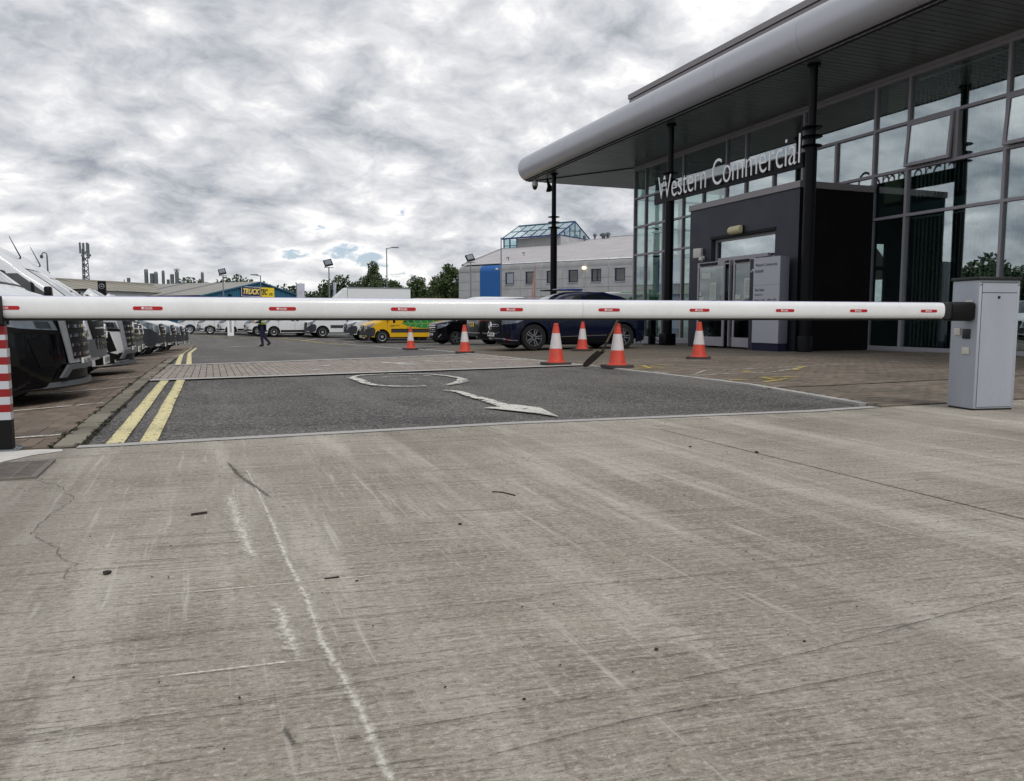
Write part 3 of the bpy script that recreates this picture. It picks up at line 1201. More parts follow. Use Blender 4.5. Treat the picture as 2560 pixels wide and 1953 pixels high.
def build_debris():
    rs = random.Random(4)
    for i, (x, y, s) in enumerate([(a_, b_, c_ * .75) for a_, b_, c_ in [(-0.33, 2.67, .022), (0.88, 2.83, .013), (0.39, 2.32, .008), (0.98, 1.56, .009), (2.77, 4.06, .016), (3.02, 3.74, .02), (1.35, 1.47, .007), (.59, 1.45, .007)]]):
        b = MB()
        bmesh.ops.create_icosphere(b.bm, subdivisions=1, radius=1)
        for v in b.bm.verts:
            v.co = Vector((v.co.x * s * rs.uniform(.7, 1.1), v.co.y * s * rs.uniform(.6, 1), (v.co.z * .5 + .42) * s * rs.uniform(.8, 1)))
        o = b.done('stone', None, 'pebble', loc=(x, y, .0))
        tag(o, STONE_LABELS[i], 'stone', 'loose stones on the concrete')
    for i, (pts, lab) in enumerate([
            ([(-.10, 3.36), (-.04, 3.375)], 'short thick dark twig lying on the concrete near the drain grate'),
            ([(1.19, 3.32), (1.23, 3.29), (1.26, 3.21)], 'thin bent twig lying on the middle of the concrete apron'),
            ([(.30, 2.37), (.345, 2.372)], 'short dark twig lying across the long white scratch')]):
        b = MB()
        r = .005 if i == 0 else .003
        b.tube([(x, y, r) for x, y in pts], r, 'twig', 6)
        tag(b.done('twig'), lab, 'twig')

    # grit along the tarmac edge and over the slabs: nobody could count it
    g = np.random.default_rng(8)
    b = MB()
    for k in range(520):
        if k < 300:
            x = g.uniform(-.9, 5.6)
            y = 5.36 + g.normal() * .10 - (.15 if x > 3 else 0)
        else:
            x, y = g.uniform(-1.2, 4.5), g.uniform(1.4, 5.2)
        r = float(g.uniform(.0018, .0042))
        a0 = float(g.uniform(0, 6.28))
        z0 = gz(x, y) + .004
        top = b.bm.verts.new((x, y, z0 + r * .9))
        ring = [b.bm.verts.new((x + r * math.cos(a0 + q * 1.257) * float(g.uniform(.7, 1.3)), y + r * math.sin(a0 + q * 1.257), z0)) for q in range(5)]
        for q in range(5):
            b.bm.faces.new((ring[q], ring[(q + 1) % 5], top))
    o = b.done('grit', None, 'pebble')
    o['kind'] = 'stuff'
    cs, rs = [], []
    for k in range(150):
        y = 5.5 + (g.random() ** 1.6) * 14
        x = -.95 + g.normal() * .012 if k % 2 else -.79 + g.normal() * .012
        cs.append((x, y, gz(x, y) + .006))
        rs.append(float(g.uniform(.012, .035)))
    leaf_cloud('moss', cs, rs, 5200, .007, 'leaf_moss', None, 31, 'stuff', flat=.35)


leaf_mat('leaf_moss', (0.035, 0.04, 0.018), (0.07, 0.07, 0.03))

# ================================================================== SHOWROOM
XF = 16.4           # front glazing plane
YC = 28.3           # far corner
ZS = 6.95           # soffit
YN = -12.0          # near end (outside the frame)
XE = 13.4           # canopy edge


def inst(proto, parent, **kw):
    o = proto.copy()
    COL.objects.link(o)
    o.parent = parent
    return o


def build_showroom():
    S = thing('showroom_building', 'glass fronted showroom with sweeping grey canopy and dark soffit', 'building', (0, 0, 0))
    # floor, plinth
    box_ob('floor', (XF - .02, YN, -.12), (29, YC + .02, .0), 'interior_floor', S)
    b = MB()
    b.box((XF - .10, YN, -.5), (XF - .03, 15.88, -.005), 'plinth')
    b.box((XF - .10, 20.66, -.5), (XF - .03, YC + .08, -.005), 'plinth')
    b.box((XF - .03, YC + .03, -.5), (29, YC + .10, -.005), 'plinth')
    b.done('plinth', S)
    # inside: back wall, upper ceiling, partitions
    box_ob('back_wall', (28.8, YN, 0), (29.0, YC - 6.5, 6.9), 'interior_dark', S)
    box_ob('ceiling', (XF + .1, YN, 6.86), (29.0, YC - .05, 6.93), 'interior_dark', S)
    b = MB()
    b.box((XF + .12, 16.02, 0), (XF + .28, 16.12, 6.85), 'interior_dark')
    b.box((XF + .62, 16.02, 0), (29, 16.12, 6.85), 'interior_dark')
    b.box((XF + .28, 16.02, 0), (XF + .62, 16.12, 1.25), 'interior_dark')
    b.box((XF + .28, 16.02, 2.1), (XF + .62, 16.12, 2.2), 'interior_dark')
    b.box((XF + .28, 16.02, 2.8), (XF + .62, 16.12, 6.85), 'interior_dark')
    b.done('partition', S)
    b = MB()
    b.box((XF + .25, YN, 3.43), (29, 16.0, 3.70), 'interior_dark')
    b.done('upper_floor', S)
    b = MB()   # pale wall piece behind the upper pane
    b.box((XF + .14, 15.20, 3.8), (XF + .2, 15.72, 6.72), 'interior_cream')
    b.done('cream_panel', S)
    b = MB()   # inner roof steelwork seen through the far corner
    for y in (22.5, 25.2, 27.9):
        b.tube([(XF + .5, y, 6.6), (28, y, 6.6)], .06, 'frame_grey', 6)
    for y0, y1 in ((22.3, 25.2), (25.2, 27.9)):
        b.tube([(XF + 4, y0, 4.6), (XF + 4, y1, 6.6)], .03, 'frame_grey', 6)
    for x in (XF + 4.0, XF + 8.2):
        b.tube([(x, 27.7, 0), (x, 27.7, 6.8)], .07, 'frame_grey', 8)
    b.done('steelwork', S)
    # desk shapes inside the far bay
    b = MB()
    b.box((XF + 2, 23.2, 0), (XF + 2.8, 25.5, 1.05), 'interior_white', bev=.02)
    b.done('reception_desk', S)

    zr = [0.0, 3.39, 4.52, 5.66, 6.80]
    fw = .035      # half width of a mullion face
    fd = .07

    def member(name, a, c):
        return box_ob(name, a, c, 'frame_grey', S)

    # rows: list of mullion Y positions per row
    cols_low = [YC - .035, 27.4, 26.1, 24.77, 23.5, 22.2, 20.75, 16.21, 15.92, 14.86, 12.28, 9.7, 7.1, 4.5, 1.9, -.7, -3.3, -5.9, -8.5, YN + .05]
    cols_mid = [YC - .035, 27.4, 26.1, 24.77, 23.5, 22.2, 21.18, 19.83, 18.55, 17.26, 15.92, 14.86, 12.28, 9.7, 7.1, 4.5, 1.9, -.7, -3.3, -5.9, -8.5, YN + .05]
    cols_top = [YC - .035, 27.4, 24.77, 22.2, 21.18, 18.55, 15.92, 14.86, 12.28, 9.7, 7.1, 4.5, 1.9, -.7, -3.3, -5.9, -8.5, YN + .05]
    rows = [cols_low, cols_mid, cols_mid, cols_top]
    # transoms
    for i, z in enumerate(zr):
        t = .045 if i in (0, 4) else .035
        if i in (0, 1):
            if i == 0:
                member('transom', (XF - fd, YN, z), (XF + .05, 15.885, z + 2 * t))
                member('transom', (XF - fd, 20.70, z), (XF + .05, YC, z + 2 * t))
                continue
            member('transom', (XF - fd, YN, z - t), (XF + .05, 16.0, z + t))
            member('transom', (XF - fd, 20.60, z - t), (XF + .05, YC, z + t))
        else:
            member('transom', (XF - fd, YN, z - t), (XF + .05, YC, z + t))
    member('head_frame', (XF - fd - .02, YN, 6.85), (XF + .05, YC, 6.945))
    for r, cols in enumerate(rows):
        z0, z1 = zr[r] + (.09 if r == 0 else .035), zr[r + 1] - (.045 if r == 3 else .035)
        for y in cols:
            if r == 0 and 16.0 < y < 20.6 and abs(y - 16.21) > .01:
                continue
            member('mullion', (XF - fd - .003, y - fw, z0), (XF + .05, y + fw, z1))
        for ya, yb in zip(cols[:-1], cols[1:]):
            if r == 0 and yb > 15.9 and ya < 20.9 and not (ya < 16.3):
                continue
            if r in (0, ) and ya > 16.0 and yb < 16.25:
                pass
            if r == 2 and abs(ya - 14.86) < .01:
                # opening light + narrow pane
                build_opening(S, 13.55, 14.82, z0, z1)
                member('mullion', (XF - fd - .003, 13.50 - fw, z0), (XF + .05, 13.50 + fw, z1))
                pane(S, 12.28 + fw, 13.50 - fw, z0, z1, 'showroom_glass')
                continue
            if r == 2 and (abs(ya - 12.28) < .01 or abs(ya - 7.1) < .01):
                build_opening(S, ya - 1.35, ya - .04, z0, z1)
                member('mullion', (XF - fd - .003, ya - 1.40 - fw, z0), (XF + .05, ya - 1.40 + fw, z1))
                pane(S, yb + fw, ya - 1.40 - fw, z0, z1, 'showroom_glass')
                continue
            pane(S, yb + fw, ya - fw, z0, z1, 'corner_glass' if ya > 22.3 else 'showroom_glass')
    # end wall glazing at the far corner (Y = YC)
    ex = [XF + .03 + i * 2.05 for i in range(7)]
    for z in zr:
        member('transom', (XF + .052, YC - .05, max(z - .035, 0.0)), (29, YC + .06, z + .035))
    for x in ex:
        member('mullion', (x + .02, YC - .052, .04), (x + .09, YC + .063, 6.78))
    for r in range(4):
        for xa, xb in zip(ex[:-1], ex[1:]):
            b = MB()
            b.box((xa + .09, YC - .006, zr[r] + .035), (xb + .02, YC + .006, zr[r + 1] - .035), 'corner_glass')
            b.done('glass_pane', S)
    box_ob('end_wall', (XF + 12.4, YC - .04, 0), (29, YC + .04, 6.85), 'interior_dark', S)

    # soffit planks: 0.2 m boards running out from the glass, then boards along Y beyond the corner
    b = MB()
    b.box((XE + .02, .013, ZS), (XF + .02, .187, ZS + .03), 'soffit')
    p = b.done('soffit_plank', S)
    y = YN
    k = 0
    first = True
    while y < YC - .05:
        o = p if first else inst(p, S)
        first = False
        o.location = (0, y, .0012 * math.sin(k * 2.3))
        y += .2
        k += 1
    # mitred corner: boards past the corner
    n = 23
    for i in range(n):        # continuing boards on the canopy edge side, cut by the mitre
        y0 = YC + i * .2
        xm = XF - (i + .5) / n * (XF - XE - .2)
        b = MB()
        b.box((XE + .02, y0 + .004, ZS), (xm, y0 + .196, ZS + .03), 'soffit')
        b.done('soffit_plank', S)
    nx = 0
    x = XE + .25
    while x < 29:
        if x < XF:
            ys = YC + (XF - x) / (XF - XE - .2) * (n * .2)
        else:
            ys = YC + .02
        if ys < YC + n * .2 - .05:
            b = MB()
            b.box((x + .004, ys, ZS + .002), (x + .196, YC + n * .2, ZS + .032), 'soffit')
            b.done('soffit_plank', S)
        x += .2
    b = MB()
    b.tube([(XF - .05, YC + .05, ZS - .005), (XE + .15, YC + 4.55, ZS - .005)], .03, 'column_black', 6)
    b.done('mitre_strip', S)
    box_ob('roof_void', (XE + .3, YN, ZS + .05), (29, YC + 4.6, ZS + .9), 'joint_dark', S)

    # bullnose fascia in 3.2 m panels
    prof = []
    cx_, cz_ = 13.55, 7.50
    for a in np.linspace(-115, 95, 22):
        rx, rz = .50, .55
        prof.append((cx_ - rx * math.cos(R(a)), cz_ + rz * math.sin(R(a)) * (1.0)))
    prof = [(XE + .02, ZS - .004)] + prof[3:] + [(14.3, 8.08)]
    YE = YC + 4.62
    seams = [YE - .03, 31.3, 28.05, 24.85, 21.6, 18.4, 15.2, 12.0, 8.8, 5.6, 2.4, -.8, -4.0, -7.2, YN]
    for ya, yb in zip(seams[:-1], seams[1:]):
        b = MB()
        yy = np.linspace(ya - .004, yb + .004, 3)
        rings = []
        for yv in yy:
            rings.append([b.bm.verts.new((px, yv, pz)) for px, pz in prof])
        for r0, r1 in zip(rings[:-1], rings[1:]):
            for k in range(len(prof) - 1):
                b.bm.faces.new((r0[k], r0[k + 1], r1[k + 1], r1[k]))
        # returned edges at the joints give them depth
        for r0, sgn in ((rings[0], 1), (rings[-1], -1)):
            inner = [b.bm.verts.new((v.co.x + .02, v.co.y - sgn * .0, v.co.z)) for v in r0]
            for k in range(len(prof) - 1):
                b.bm.faces.new((r0[k], r0[k + 1], inner[k + 1], inner[k]))
        b.done('fascia_panel', S, 'fascia_metal', smooth=60)
    # dark backing behind the joints
    b = MB()
    rings = []
    for yv in (YN, YE - .06):
        rings.append([b.bm.verts.new((px + .02, yv, pz - .01)) for px, pz in prof])
    for k in range(len(prof) - 1):
        b.bm.faces.new((rings[0][k], rings[0][k + 1], rings[1][k + 1], rings[1][k]))
    b.done('fascia_backing', S, 'joint_dark')
    # end cap and end fascia
    b = MB()
    vs = [b.bm.verts.new((px, YE - .02, pz)) for px, pz in prof] + [b.bm.verts.new((14.3, YE - .02, ZS))]
    b.bm.faces.new(vs)
    b.box((14.31, YE - .03, ZS - .003), (29.0, YE + .01, 8.07), None)
    b.done('end_fascia', S, 'fascia_metal')
    box_ob('canopy_roof', (14.3, YN, 8.0), (29, YE - .04, 8.09), 'coping_grey', S)
    # set-back upper storey with coping
    box_ob('upper_wall', (XF + .05, YN, 8.09), (29, 28.55, 9.55), 'fascia_metal', S)
    b = MB()
    b.box((XF - .12, YN, 9.56), (29.1, 28.7, 9.70), 'coping_grey')
    b.box((XF - .16, YN, 9.73), (29.1, 28.74, 9.92), 'coping_grey')
    b.box((XF - .1, YN, 9.69), (29.0, 28.68, 9.74), 'joint_dark')
    b.done('upper_roof', S)
    box_ob('near_wall', (XF + .1, YN - .1, 0), (29, YN + .1, 6.9), 'interior_dark', S)
    return S


def pane(S, y0, y1, z0, z1, m):
    b = MB()
    b.box((XF - .006, y0, z0), (XF + .006, y1, z1), m)
    return b.done('glass_pane', S)


def build_opening(S, y0, y1, z0, z1):
    """top-hung opening light, slightly ajar"""
    f = MB()
    t = .075
    w, h = y1 - y0, z1 - z0
    f.box((-.06, 0, -h), (.0, t, 0), 'frame_grey')
    f.box((-.06, w - t, -h), (.0, w, 0), 'frame_grey')
    f.box((-.06, t, -h), (.0, w - t, -h + t), 'frame_grey')
    f.box((-.06, t, -t), (.0, w - t, 0), 'frame_grey')
    o = f.done('opening_light', S)
    o.location = (XF - .075, y0, z1 - .01)
    o.rotation_euler = (0, R(5), 0)
    g = MB()
    g.box((-.035, t, -h + t), (-.025, w - t, -t), 'showroom_glass')
    g.done('pane', o)
    e = MB()
    e.box((-.005, 0, -.03), (.02, w, .0), 'frame_grey')
    e.done('hinge_rail', o)
    # fixed outer frame behind it
    b = MB()
    b.box((XF - .07, y0 - .01, z0), (XF + .04, y0 + .03, z1), 'frame_grey')
    b.box((XF - .07, y1 - .03, z0), (XF + .04, y1 + .01, z1), 'frame_grey')
    b.done('window_frame', S)


showroom = build_showroom()


def build_blinds():
    for (y0, y1, z0, z1, lab, hgt) in (
            (12.35, 14.78, .12, 3.33, 'white vertical slat blind hanging behind the tall lower pane beside the grey barrier cabinet', 'lo'),
            (9.75, 12.2, .12, 3.33, 'white vertical slat blind behind the lower pane at the far right edge of the facade', 'lo2'),
            (12.35, 14.78, 3.8, 6.7, 'white vertical slat blind hanging behind the upper pane above the open window', 'hi'),
            (9.75, 12.2, 3.8, 6.7, 'white vertical slat blind behind the upper pane at the far right edge of the facade', 'hi2')):
        t = thing('vertical_blind', lab, 'blind', (XF + .15, y0, z0), 0, 'vertical blinds in the showroom windows')
        rail = MB()
        rail.box((-.03, 0, z1 - z0 - .04), (.03, y1 - y0, z1 - z0), 'blind')
        rail.done('rail', t)
        p = None
        n = int((y1 - y0) / .115)
        for i in range(n):
            if p is None:
                b = MB()
                b.box((-.045, -.0015, 0), (.045, .0015, z1 - z0 - .045), 'blind')
                p = b.done('blind_slat', t)
                o = p
            else:
                o = inst(p, t)
            o.location = (0, .06 + i * .115, 0)
            o.rotation_euler = (0, 0, R(24 + random.uniform(-9, 9)))


build_blinds()


def build_columns():
    xs = 13.85
    labs = ['slim black steel canopy column at the far corner with three disc collars',
            'black steel canopy column at the left end of the white lettering',
            'black steel canopy column in front of the dark porch corner, at the right end of the lettering']
    for (y, lab) in zip((30.75, 21.72, 15.45), labs):
        t = thing('steel_column', lab, 'column', (xs, y, gz(xs, y)), 0, 'black columns holding up the canopy')
        h = ZS - gz(xs, y)
        hm = 5.0
        b = MB()
        b.lathe([(.145, -.1), (.145, hm), (.10, hm + .02), (.095, h)], 'column_black', 20)
        b.done('shaft', t, smooth=40)
        for k in range(3):
            c = MB()
            zz = hm + .03 + k * .22
            c.lathe([(.02, zz - .02), (.24, zz - .015), (.26, zz), (.24, zz + .015), (.02, zz + .02)], 'column_black', 20)
            c.done('collar', t, smooth=30)
        c = MB()
        c.box((-.2, -.2, -.1), (.2, .2, .38), 'column_black', bev=.02) if y > 16 and y < 25 else c.lathe([(.19, -.1), (.19, .36), (.17, .40), (.02, .41)], 'column_black', 20)
        c.done('base_sleeve', t, smooth=40)
        c = MB()
        c.lathe([(.02, h - .06), (.16, h - .05), (.16, h)], 'column_black', 16)
        c.done('head_plate', t, smooth=40)


build_columns()


def build_sign():
    y0, y1 = 22.15, 15.62
    t = thing('shop_sign', 'large white letters reading Western Commercial on a dark rail across two columns', 'sign', (13.66, y0, 4.62))
    # letters one by one, condensed
    s = 'Western Commercial'
    me = text_mesh(s, 1.0)
    lo, hi = mesh_bounds(me)
    W = y0 - y1
    capm = text_mesh('W', 1.0)
    cl, ch = mesh_bounds(capm)
    sx = W / (hi[0] - lo[0])
    sy = .74 / (ch[1] - cl[1])
    xoff = 0.0
    for i, chh in enumerate(s):
        if chh == ' ':
            continue
        pre = text_mesh(s[:i + 1], 1.0, .0)
        pl, ph = mesh_bounds(pre)
        lm = text_mesh(chh, 1.0, .005, -.011)
        ll, lh = mesh_bounds(lm)
        lm.transform(Matrix.Translation((ph[0] - lh[0] - lo[0], 0, 0)))
        lm.transform(Matrix.Diagonal((sx, sy, 1.6, 1)))
        # local x runs to -Y, up = Z, facing -X
        lm.transform(wall_mtx((0, 0, 0), (0, -1, 0)))
        lm.materials.clear()
        lm.materials.append(MATS['letter_white'])
        lm.name = 'letter'
        o = bpy.data.objects.new('letter', lm)
        link(o, t)
    b = MB()
    b.box((.06, -W - .05, -.10), (.14, .30, .26), 'column_black')
    b.done('rail', t)
    b = MB()
    for yy in (-.43, -W + .17):
        b.box((.10, yy - .06, -.06), (.22, yy + .06, .22), 'column_black')
    b.done('bracket', t)


build_sign()


def star_badge(b, r, depth, m, mtx):
    """three-pointed star in a ring, in XY facing +Z"""
    n = 24
    ring = []
    for k in range(n):
        a = 2 * PI * k / n
        ring.append((math.cos(a), math.sin(a)))
    o0 = [b.bm.verts.new((x * r, y * r, 0)) for x, y in ring]
    o1 = [b.bm.verts.new((x * r * .86, y * r * .86, depth)) for x, y in ring]
    o2 = [b.bm.verts.new((x * r * .80, y * r * .80, 0)) for x, y in ring]
    vs = o0 + o1 + o2
    for k in range(n):
        j = (k + 1) % n
        b.bm.faces.new((o0[k], o0[j], o1[j], o1[k]))
        b.bm.faces.new((o1[k], o1[j], o2[j], o2[k]))
    for k in range(3):
        a = PI / 2 + k * 2 * PI / 3
        d = Vector((math.cos(a), math.sin(a), 0))
        nrm = Vector((-d.y, d.x, 0))
        p = [d * r * .86, nrm * r * .13, -nrm * r * .13, Vector((0, 0, depth * 1.2))]
        q = [b.bm.verts.new(v) for v in p]
        b.bm.faces.new((q[0], q[1], q[3]))
        b.bm.faces.new((q[0], q[3], q[2]))
        vs += q
    b._fin(vs, m, mtx)


def build_porch():
    X0 = 13.9
    ya, yb = 15.85, 20.62
    t = thing('entrance_porch', 'dark blue-grey box porch with pale coping projecting from the glass front', 'porch', (X0, (ya + yb) / 2, 0))
    L = T(-X0, -(ya + yb) / 2, 0)
    oy0, oy1, oz = 16.72, 19.52, 3.12
    b = MB()
    b.box((X0, ya, -.4), (X0 + .22, oy0, 4.08), 'porch_dark', L)
    b.box((X0, oy1, -.4), (X0 + .22, yb, 4.08), 'porch_dark', L)
    b.box((X0, oy0, oz), (X0 + .22, oy1, 4.08), 'porch_dark', L)
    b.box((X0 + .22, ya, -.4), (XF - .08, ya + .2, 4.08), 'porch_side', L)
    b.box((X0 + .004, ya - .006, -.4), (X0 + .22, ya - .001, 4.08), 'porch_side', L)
    b.box((X0 + .22, yb - .2, -.4), (XF - .08, yb, 4.08), 'porch_dark', L)
    b.box((X0 + .22, ya + .2, 3.95), (XF - .08, yb - .2, 4.08), 'porch_dark', L)
    b.done('wall', t)
    b = MB()
    b.box((X0 - .04, ya - .04, 4.085), (XF - .075, yb + .04, 4.25), 'coping_grey', L)
    b.done('coping', t)
    # glazed screen in the recess
    b = MB()
    xr = X0 + .16
    for (a, c) in (((xr, oy0 + .0, 2.42), (xr + .06, oy1, 2.50)), ((xr, oy0, 3.04), (xr + .06, oy1, oz - .002)), ((xr, oy0 + .002, 0), (xr + .06, oy0 + .07, 3.04)),
                   ((xr, oy1 - .07, 0), (xr + .06, oy1 - .002, 3.04)), ((xr, 18.5, 0), (xr + .06, 18.57, 2.42))):
        b.box(a, c, 'frame_grey', L)
    b.done('screen_frame', t)
    b = MB()
    b.box((xr + .02, oy0 + .07, 2.50), (xr + .032, oy1 - .07, 3.04), 'showroom_glass', L)
    b.done('fanlight_pane', t)
    b = MB()
    b.box((X0 - .02, oy0 - .02, oz), (X0 + .03, oy1 + .02, oz + .08), 'column_black', L)
    b.done('lintel', t)
    b = MB()
    b.box((xr + .02, 18.57, .05), (xr + .03, oy1 - .07, 2.42), 'door_glass', L)
    b.done('side_pane', t)
    box_ob('inner_wall', (X0 + 1.9, ya + .21, 0), (X0 + 1.96, yb - .21, 3.9), 'interior_dark', t, mtx=L)
    # automatic door gear
    b = MB()
    b.box((X0 + .02, oy0 + .3, 2.46), (X0 + .14, oy1 - .3, 2.56), 'frame_grey', L, bev=.01)
    b.done('door_gear', t)

    def leaf(name, pts_y, x, ang, lab, notices):
        y_0, y_1 = pts_y
        w = y_0 - y_1
        d = thing('glass_door', lab, 'door', (x, y_0, .02), 0, 'glass doors of the porch')
        d.rotation_euler = (0, 0, ang)
        h = 2.42
        f = MB()
        s = .075
        f.box((-.02, -w, 0), (.02, -w + s, h), 'frame_grey')
        f.box((-.02, -s, 0), (.02, 0, h), 'frame_grey')
        f.box((-.02, -w + s, h - .14), (.02, -s, h), 'frame_grey')
        f.box((-.02, -w + s, 0), (.02, -s, .26), 'frame_grey')
        f.done('frame', d)
        g = MB()
        g.box((-.005, -w + s, .26), (.005, -s, h - .14), 'door_glass')
        g.done('pane', d)
        c = MB()
        c.box((-.06, -w * .75, h - .10), (-.021, -w * .12, h - .03), 'trim_black', bev=.006)
        c.done('door_closer', d)
        hnd = MB()
        hnd.tube([(-.05, -w + .12, .85), (-.05, -w + .12, 1.45)], .014, 'steel', 8)
        hnd.done('handle', d)
        for (yy, zz, ww, hh, kind) in notices:
            nb = MB()
            nb.box((-.0085, yy - ww, zz), (-.0055, yy, zz + hh), 'paper')
            if kind == 'text':
                for q in range(max(2, int(hh / .045))):
                    nb.box((-.0095, yy - ww * .85, zz + hh * (.16 + q * .75 / max(2, int(hh / .045)))), (-.0087, yy - ww * .15, zz + hh * (.16 + q * .75 / max(2, int(hh / .045))) + .008), 'paper_print')
            if kind == 'bar':
                nb.box((-.0095, yy - ww * .9, zz + hh * .42), (-.0087, yy - ww * .1, zz + hh * .5), 'paper_print')
            if kind == 'blue':
                nb.box((-.0095, yy - ww * .95, zz + .01), (-.0087, yy - ww * .05, zz + hh * .28), 'sign_blue')
                m = wall_mtx((-.0096, yy - ww / 2, zz + hh * .64), (0, -1, 0))
                nb.lathe([(ww * .40, 0), (ww * .40, .001)], 'sign_blue', 20, m)
                nb.box((-.0115, yy - ww * .5 - .012, zz + hh * .54), (-.0108, yy - ww * .5 + .012, zz + hh * .86), 'letter_white')
                nb.box((-.0115, yy - ww * .5 - .012, zz + hh * .43), (-.0108, yy - ww * .5 + .012, zz + hh * .49), 'letter_white')
            nb.done('notice', d)
        return d

    leaf('glass_door', (19.72, 18.42), 13.60, 0, 'left glass door leaf of the porch with paper notices',
         [(-.32 + .1, 1.95, .42, .17, 'plain'), (-.62, 1.32, .30, .50, 'text'), (-.1, 1.45, .11, .12, 'plain'), (-.09, 1.18, .22, .24, 'bar')])
    leaf('glass_door', (18.02, 17.1), 13.60, 0, 'right glass door leaf of the porch with blue mandatory sign',
         [(-.10, 1.18, .23, .26, 'bar'), (-.10, .82, .24, .35, 'blue'), (-.48, 1.35, .28, .53, 'text')])
    leaf('glass_door', (18.30, 17.35), 13.66, R(90), 'glass door leaf standing open at right angles between two parallel leaves', [])
    # bulkhead lamp
    b = MB()
    b.lathe([(.02, -.28), (.10, -.26), (.12, -.2), (.12, .2), (.10, .26), (.02, .28)], 'cream_plastic', 14, T(13.84, 18.3, 3.28) @ RX(R(90)))
    o = b.done('lamp_cover', None, smooth=50)
    lamp = thing('bulkhead_lamp', 'cream bulkhead lamp on the dark porch wall above the doors', 'lamp', (0, 0, 0))
    o.parent = lamp
    b = MB()
    b.box((13.86, 18.0, 3.18), (13.899, 18.6, 3.38), 'trim_black', bev=.008)
    b.done('back_plate', lamp)
    # CCTV / sensor pair on the porch face
    c = thing('security_light', 'white square floodlight with sensor on the left of the porch wall', 'light', (13.89, 20.05, 2.75))
    b = MB()
    b.box((-.16, -.15, -.13), (-.03, .15, .16), 'cctv_white', RZ(R(15)), bev=.02)
    b.done('head', c, smooth=50)
    b = MB()
    b.lathe([(.01, -.12), (.07, -.11), (.075, -.04), (.05, .0), (.01, .01)], 'cctv_white', 14, T(-.10, -.24, -.14) @ RY(R(35)))
    b.box((-.06, -.26, -.2), (-.01, -.1, -.08), 'cctv_white', bev=.01)
    b.done('sensor', c, smooth=50)


build_porch()


def build_totem():
    W, H, D = .95, 2.42, .30
    t = thing('opening_hours_sign', 'tall silver totem sign with opening hours standing by the porch doors', 'sign', (13.42, 16.42, gz(13.4, 17)), R(4))
    # local: face towards -X, width along Y
    b = MB()
    b.box((0, -W / 2, .2), (D, W / 2, H), 'totem_side', bev=.006)
    b.done('body', t, smooth=40)
    for (z0, z1) in ((.205, .86), (.866, 1.02), (1.026, 1.70), (1.706, H - .005)):
        b = MB()
        b.box((-.012, -W / 2 + .003, z0), (-.001, W / 2 - .003, z1), 'totem_grey')
        b.done('face_panel', t)
    b = MB()
    b.box((.01, -W / 2 + .02, 0), (D - .01, W / 2 - .02, .2), 'navy_cloth')
    b.done('base', t)

    def put(s, x, z, h, w=None, bold=0.0):
        me = text_mesh(s, 1.0, .002, bold)
        lo, hi = mesh_bounds(me)
        me2 = text_mesh('H', 1.0)
        l2, h2 = mesh_bounds(me2)
        k = h / (h2[1] - l2[1])
        kx = k * .9 if w is None else w / (hi[0] - lo[0])
        bb = MB()
        bb.mesh(me, 'totem_text', wall_mtx((-.0135, W / 2 - x, z), (0, -1, 0)) @ Matrix.Diagonal((kx, k, 1, 1)) @ Matrix.Translation((-lo[0], 0, 0)))
        bb.done('lettering', t)
    put('Western Commercial', .06, 2.19, .075, .78, .006)
    put('Bellshill', .06, 2.03, .075, .30, .006)
    put('Van Sales', .06, 1.55, .07, .35, .012)
    put('Opening hours', .06, 1.44, .04, .30)
    for i, (a, c) in enumerate((('Monday - Friday', '08:00 - 18:00'), ('Saturday', '09:00 - 13:00'), ('Sunday', 'Closed'))):
        put(a, .06, 1.30 - i * .10, .045)
        put(c, .53, 1.30 - i * .10, .045)
    # emblem post to the left of the totem
    b = MB()
    b.box((.02, W / 2 + .004, 0), (.12, W / 2 + .17, 2.40), 'porch_dark')
    b.done('side_fin', t)
    b = MB()
    star_badge(b, .065, .012, 'chrome', wall_mtx((.018, W / 2 + .088, 2.08), (0, -1, 0)))
    b.done('emblem', t)


build_totem()


def build_canopy_gear():
    c = thing('dome_camera', 'small white dome camera hanging under the far tip of the canopy', 'camera', (13.62, 32.3, ZS))
    b = MB()
    b.lathe([(.03, 0), (.03, -.08), (.13, -.10), (.14, -.28), (.12, -.30)], 'cctv_white', 16)
    b.done('housing', c, smooth=40)
    b = MB()
    b.lathe([(.12, -.30), (.105, -.38), (.06, -.44), (.01, -.46)], 'car_glass', 16)
    b.done('dome', c, smooth=60)
    s = thing('horn_speaker', 'dark horn loudspeaker under the canopy beside the dome camera', 'speaker', (13.95, 31.7, ZS))
    b = MB()
    b.tube([(0, 0, 0), (0, 0, -.12)], .02, 'column_black', 8)
    b.done('bracket', s)
    b = MB()
    b.lathe([(.05, 0), (.06, .15), (.09, .3), (.20, .48), (.19, .48), (.08, .3), (.05, .16)], 'column_black', 18, T(0, 0, -.1) @ RX(R(160)) @ RY(R(10)))
    b.done('horn', s, smooth=50)


build_canopy_gear()


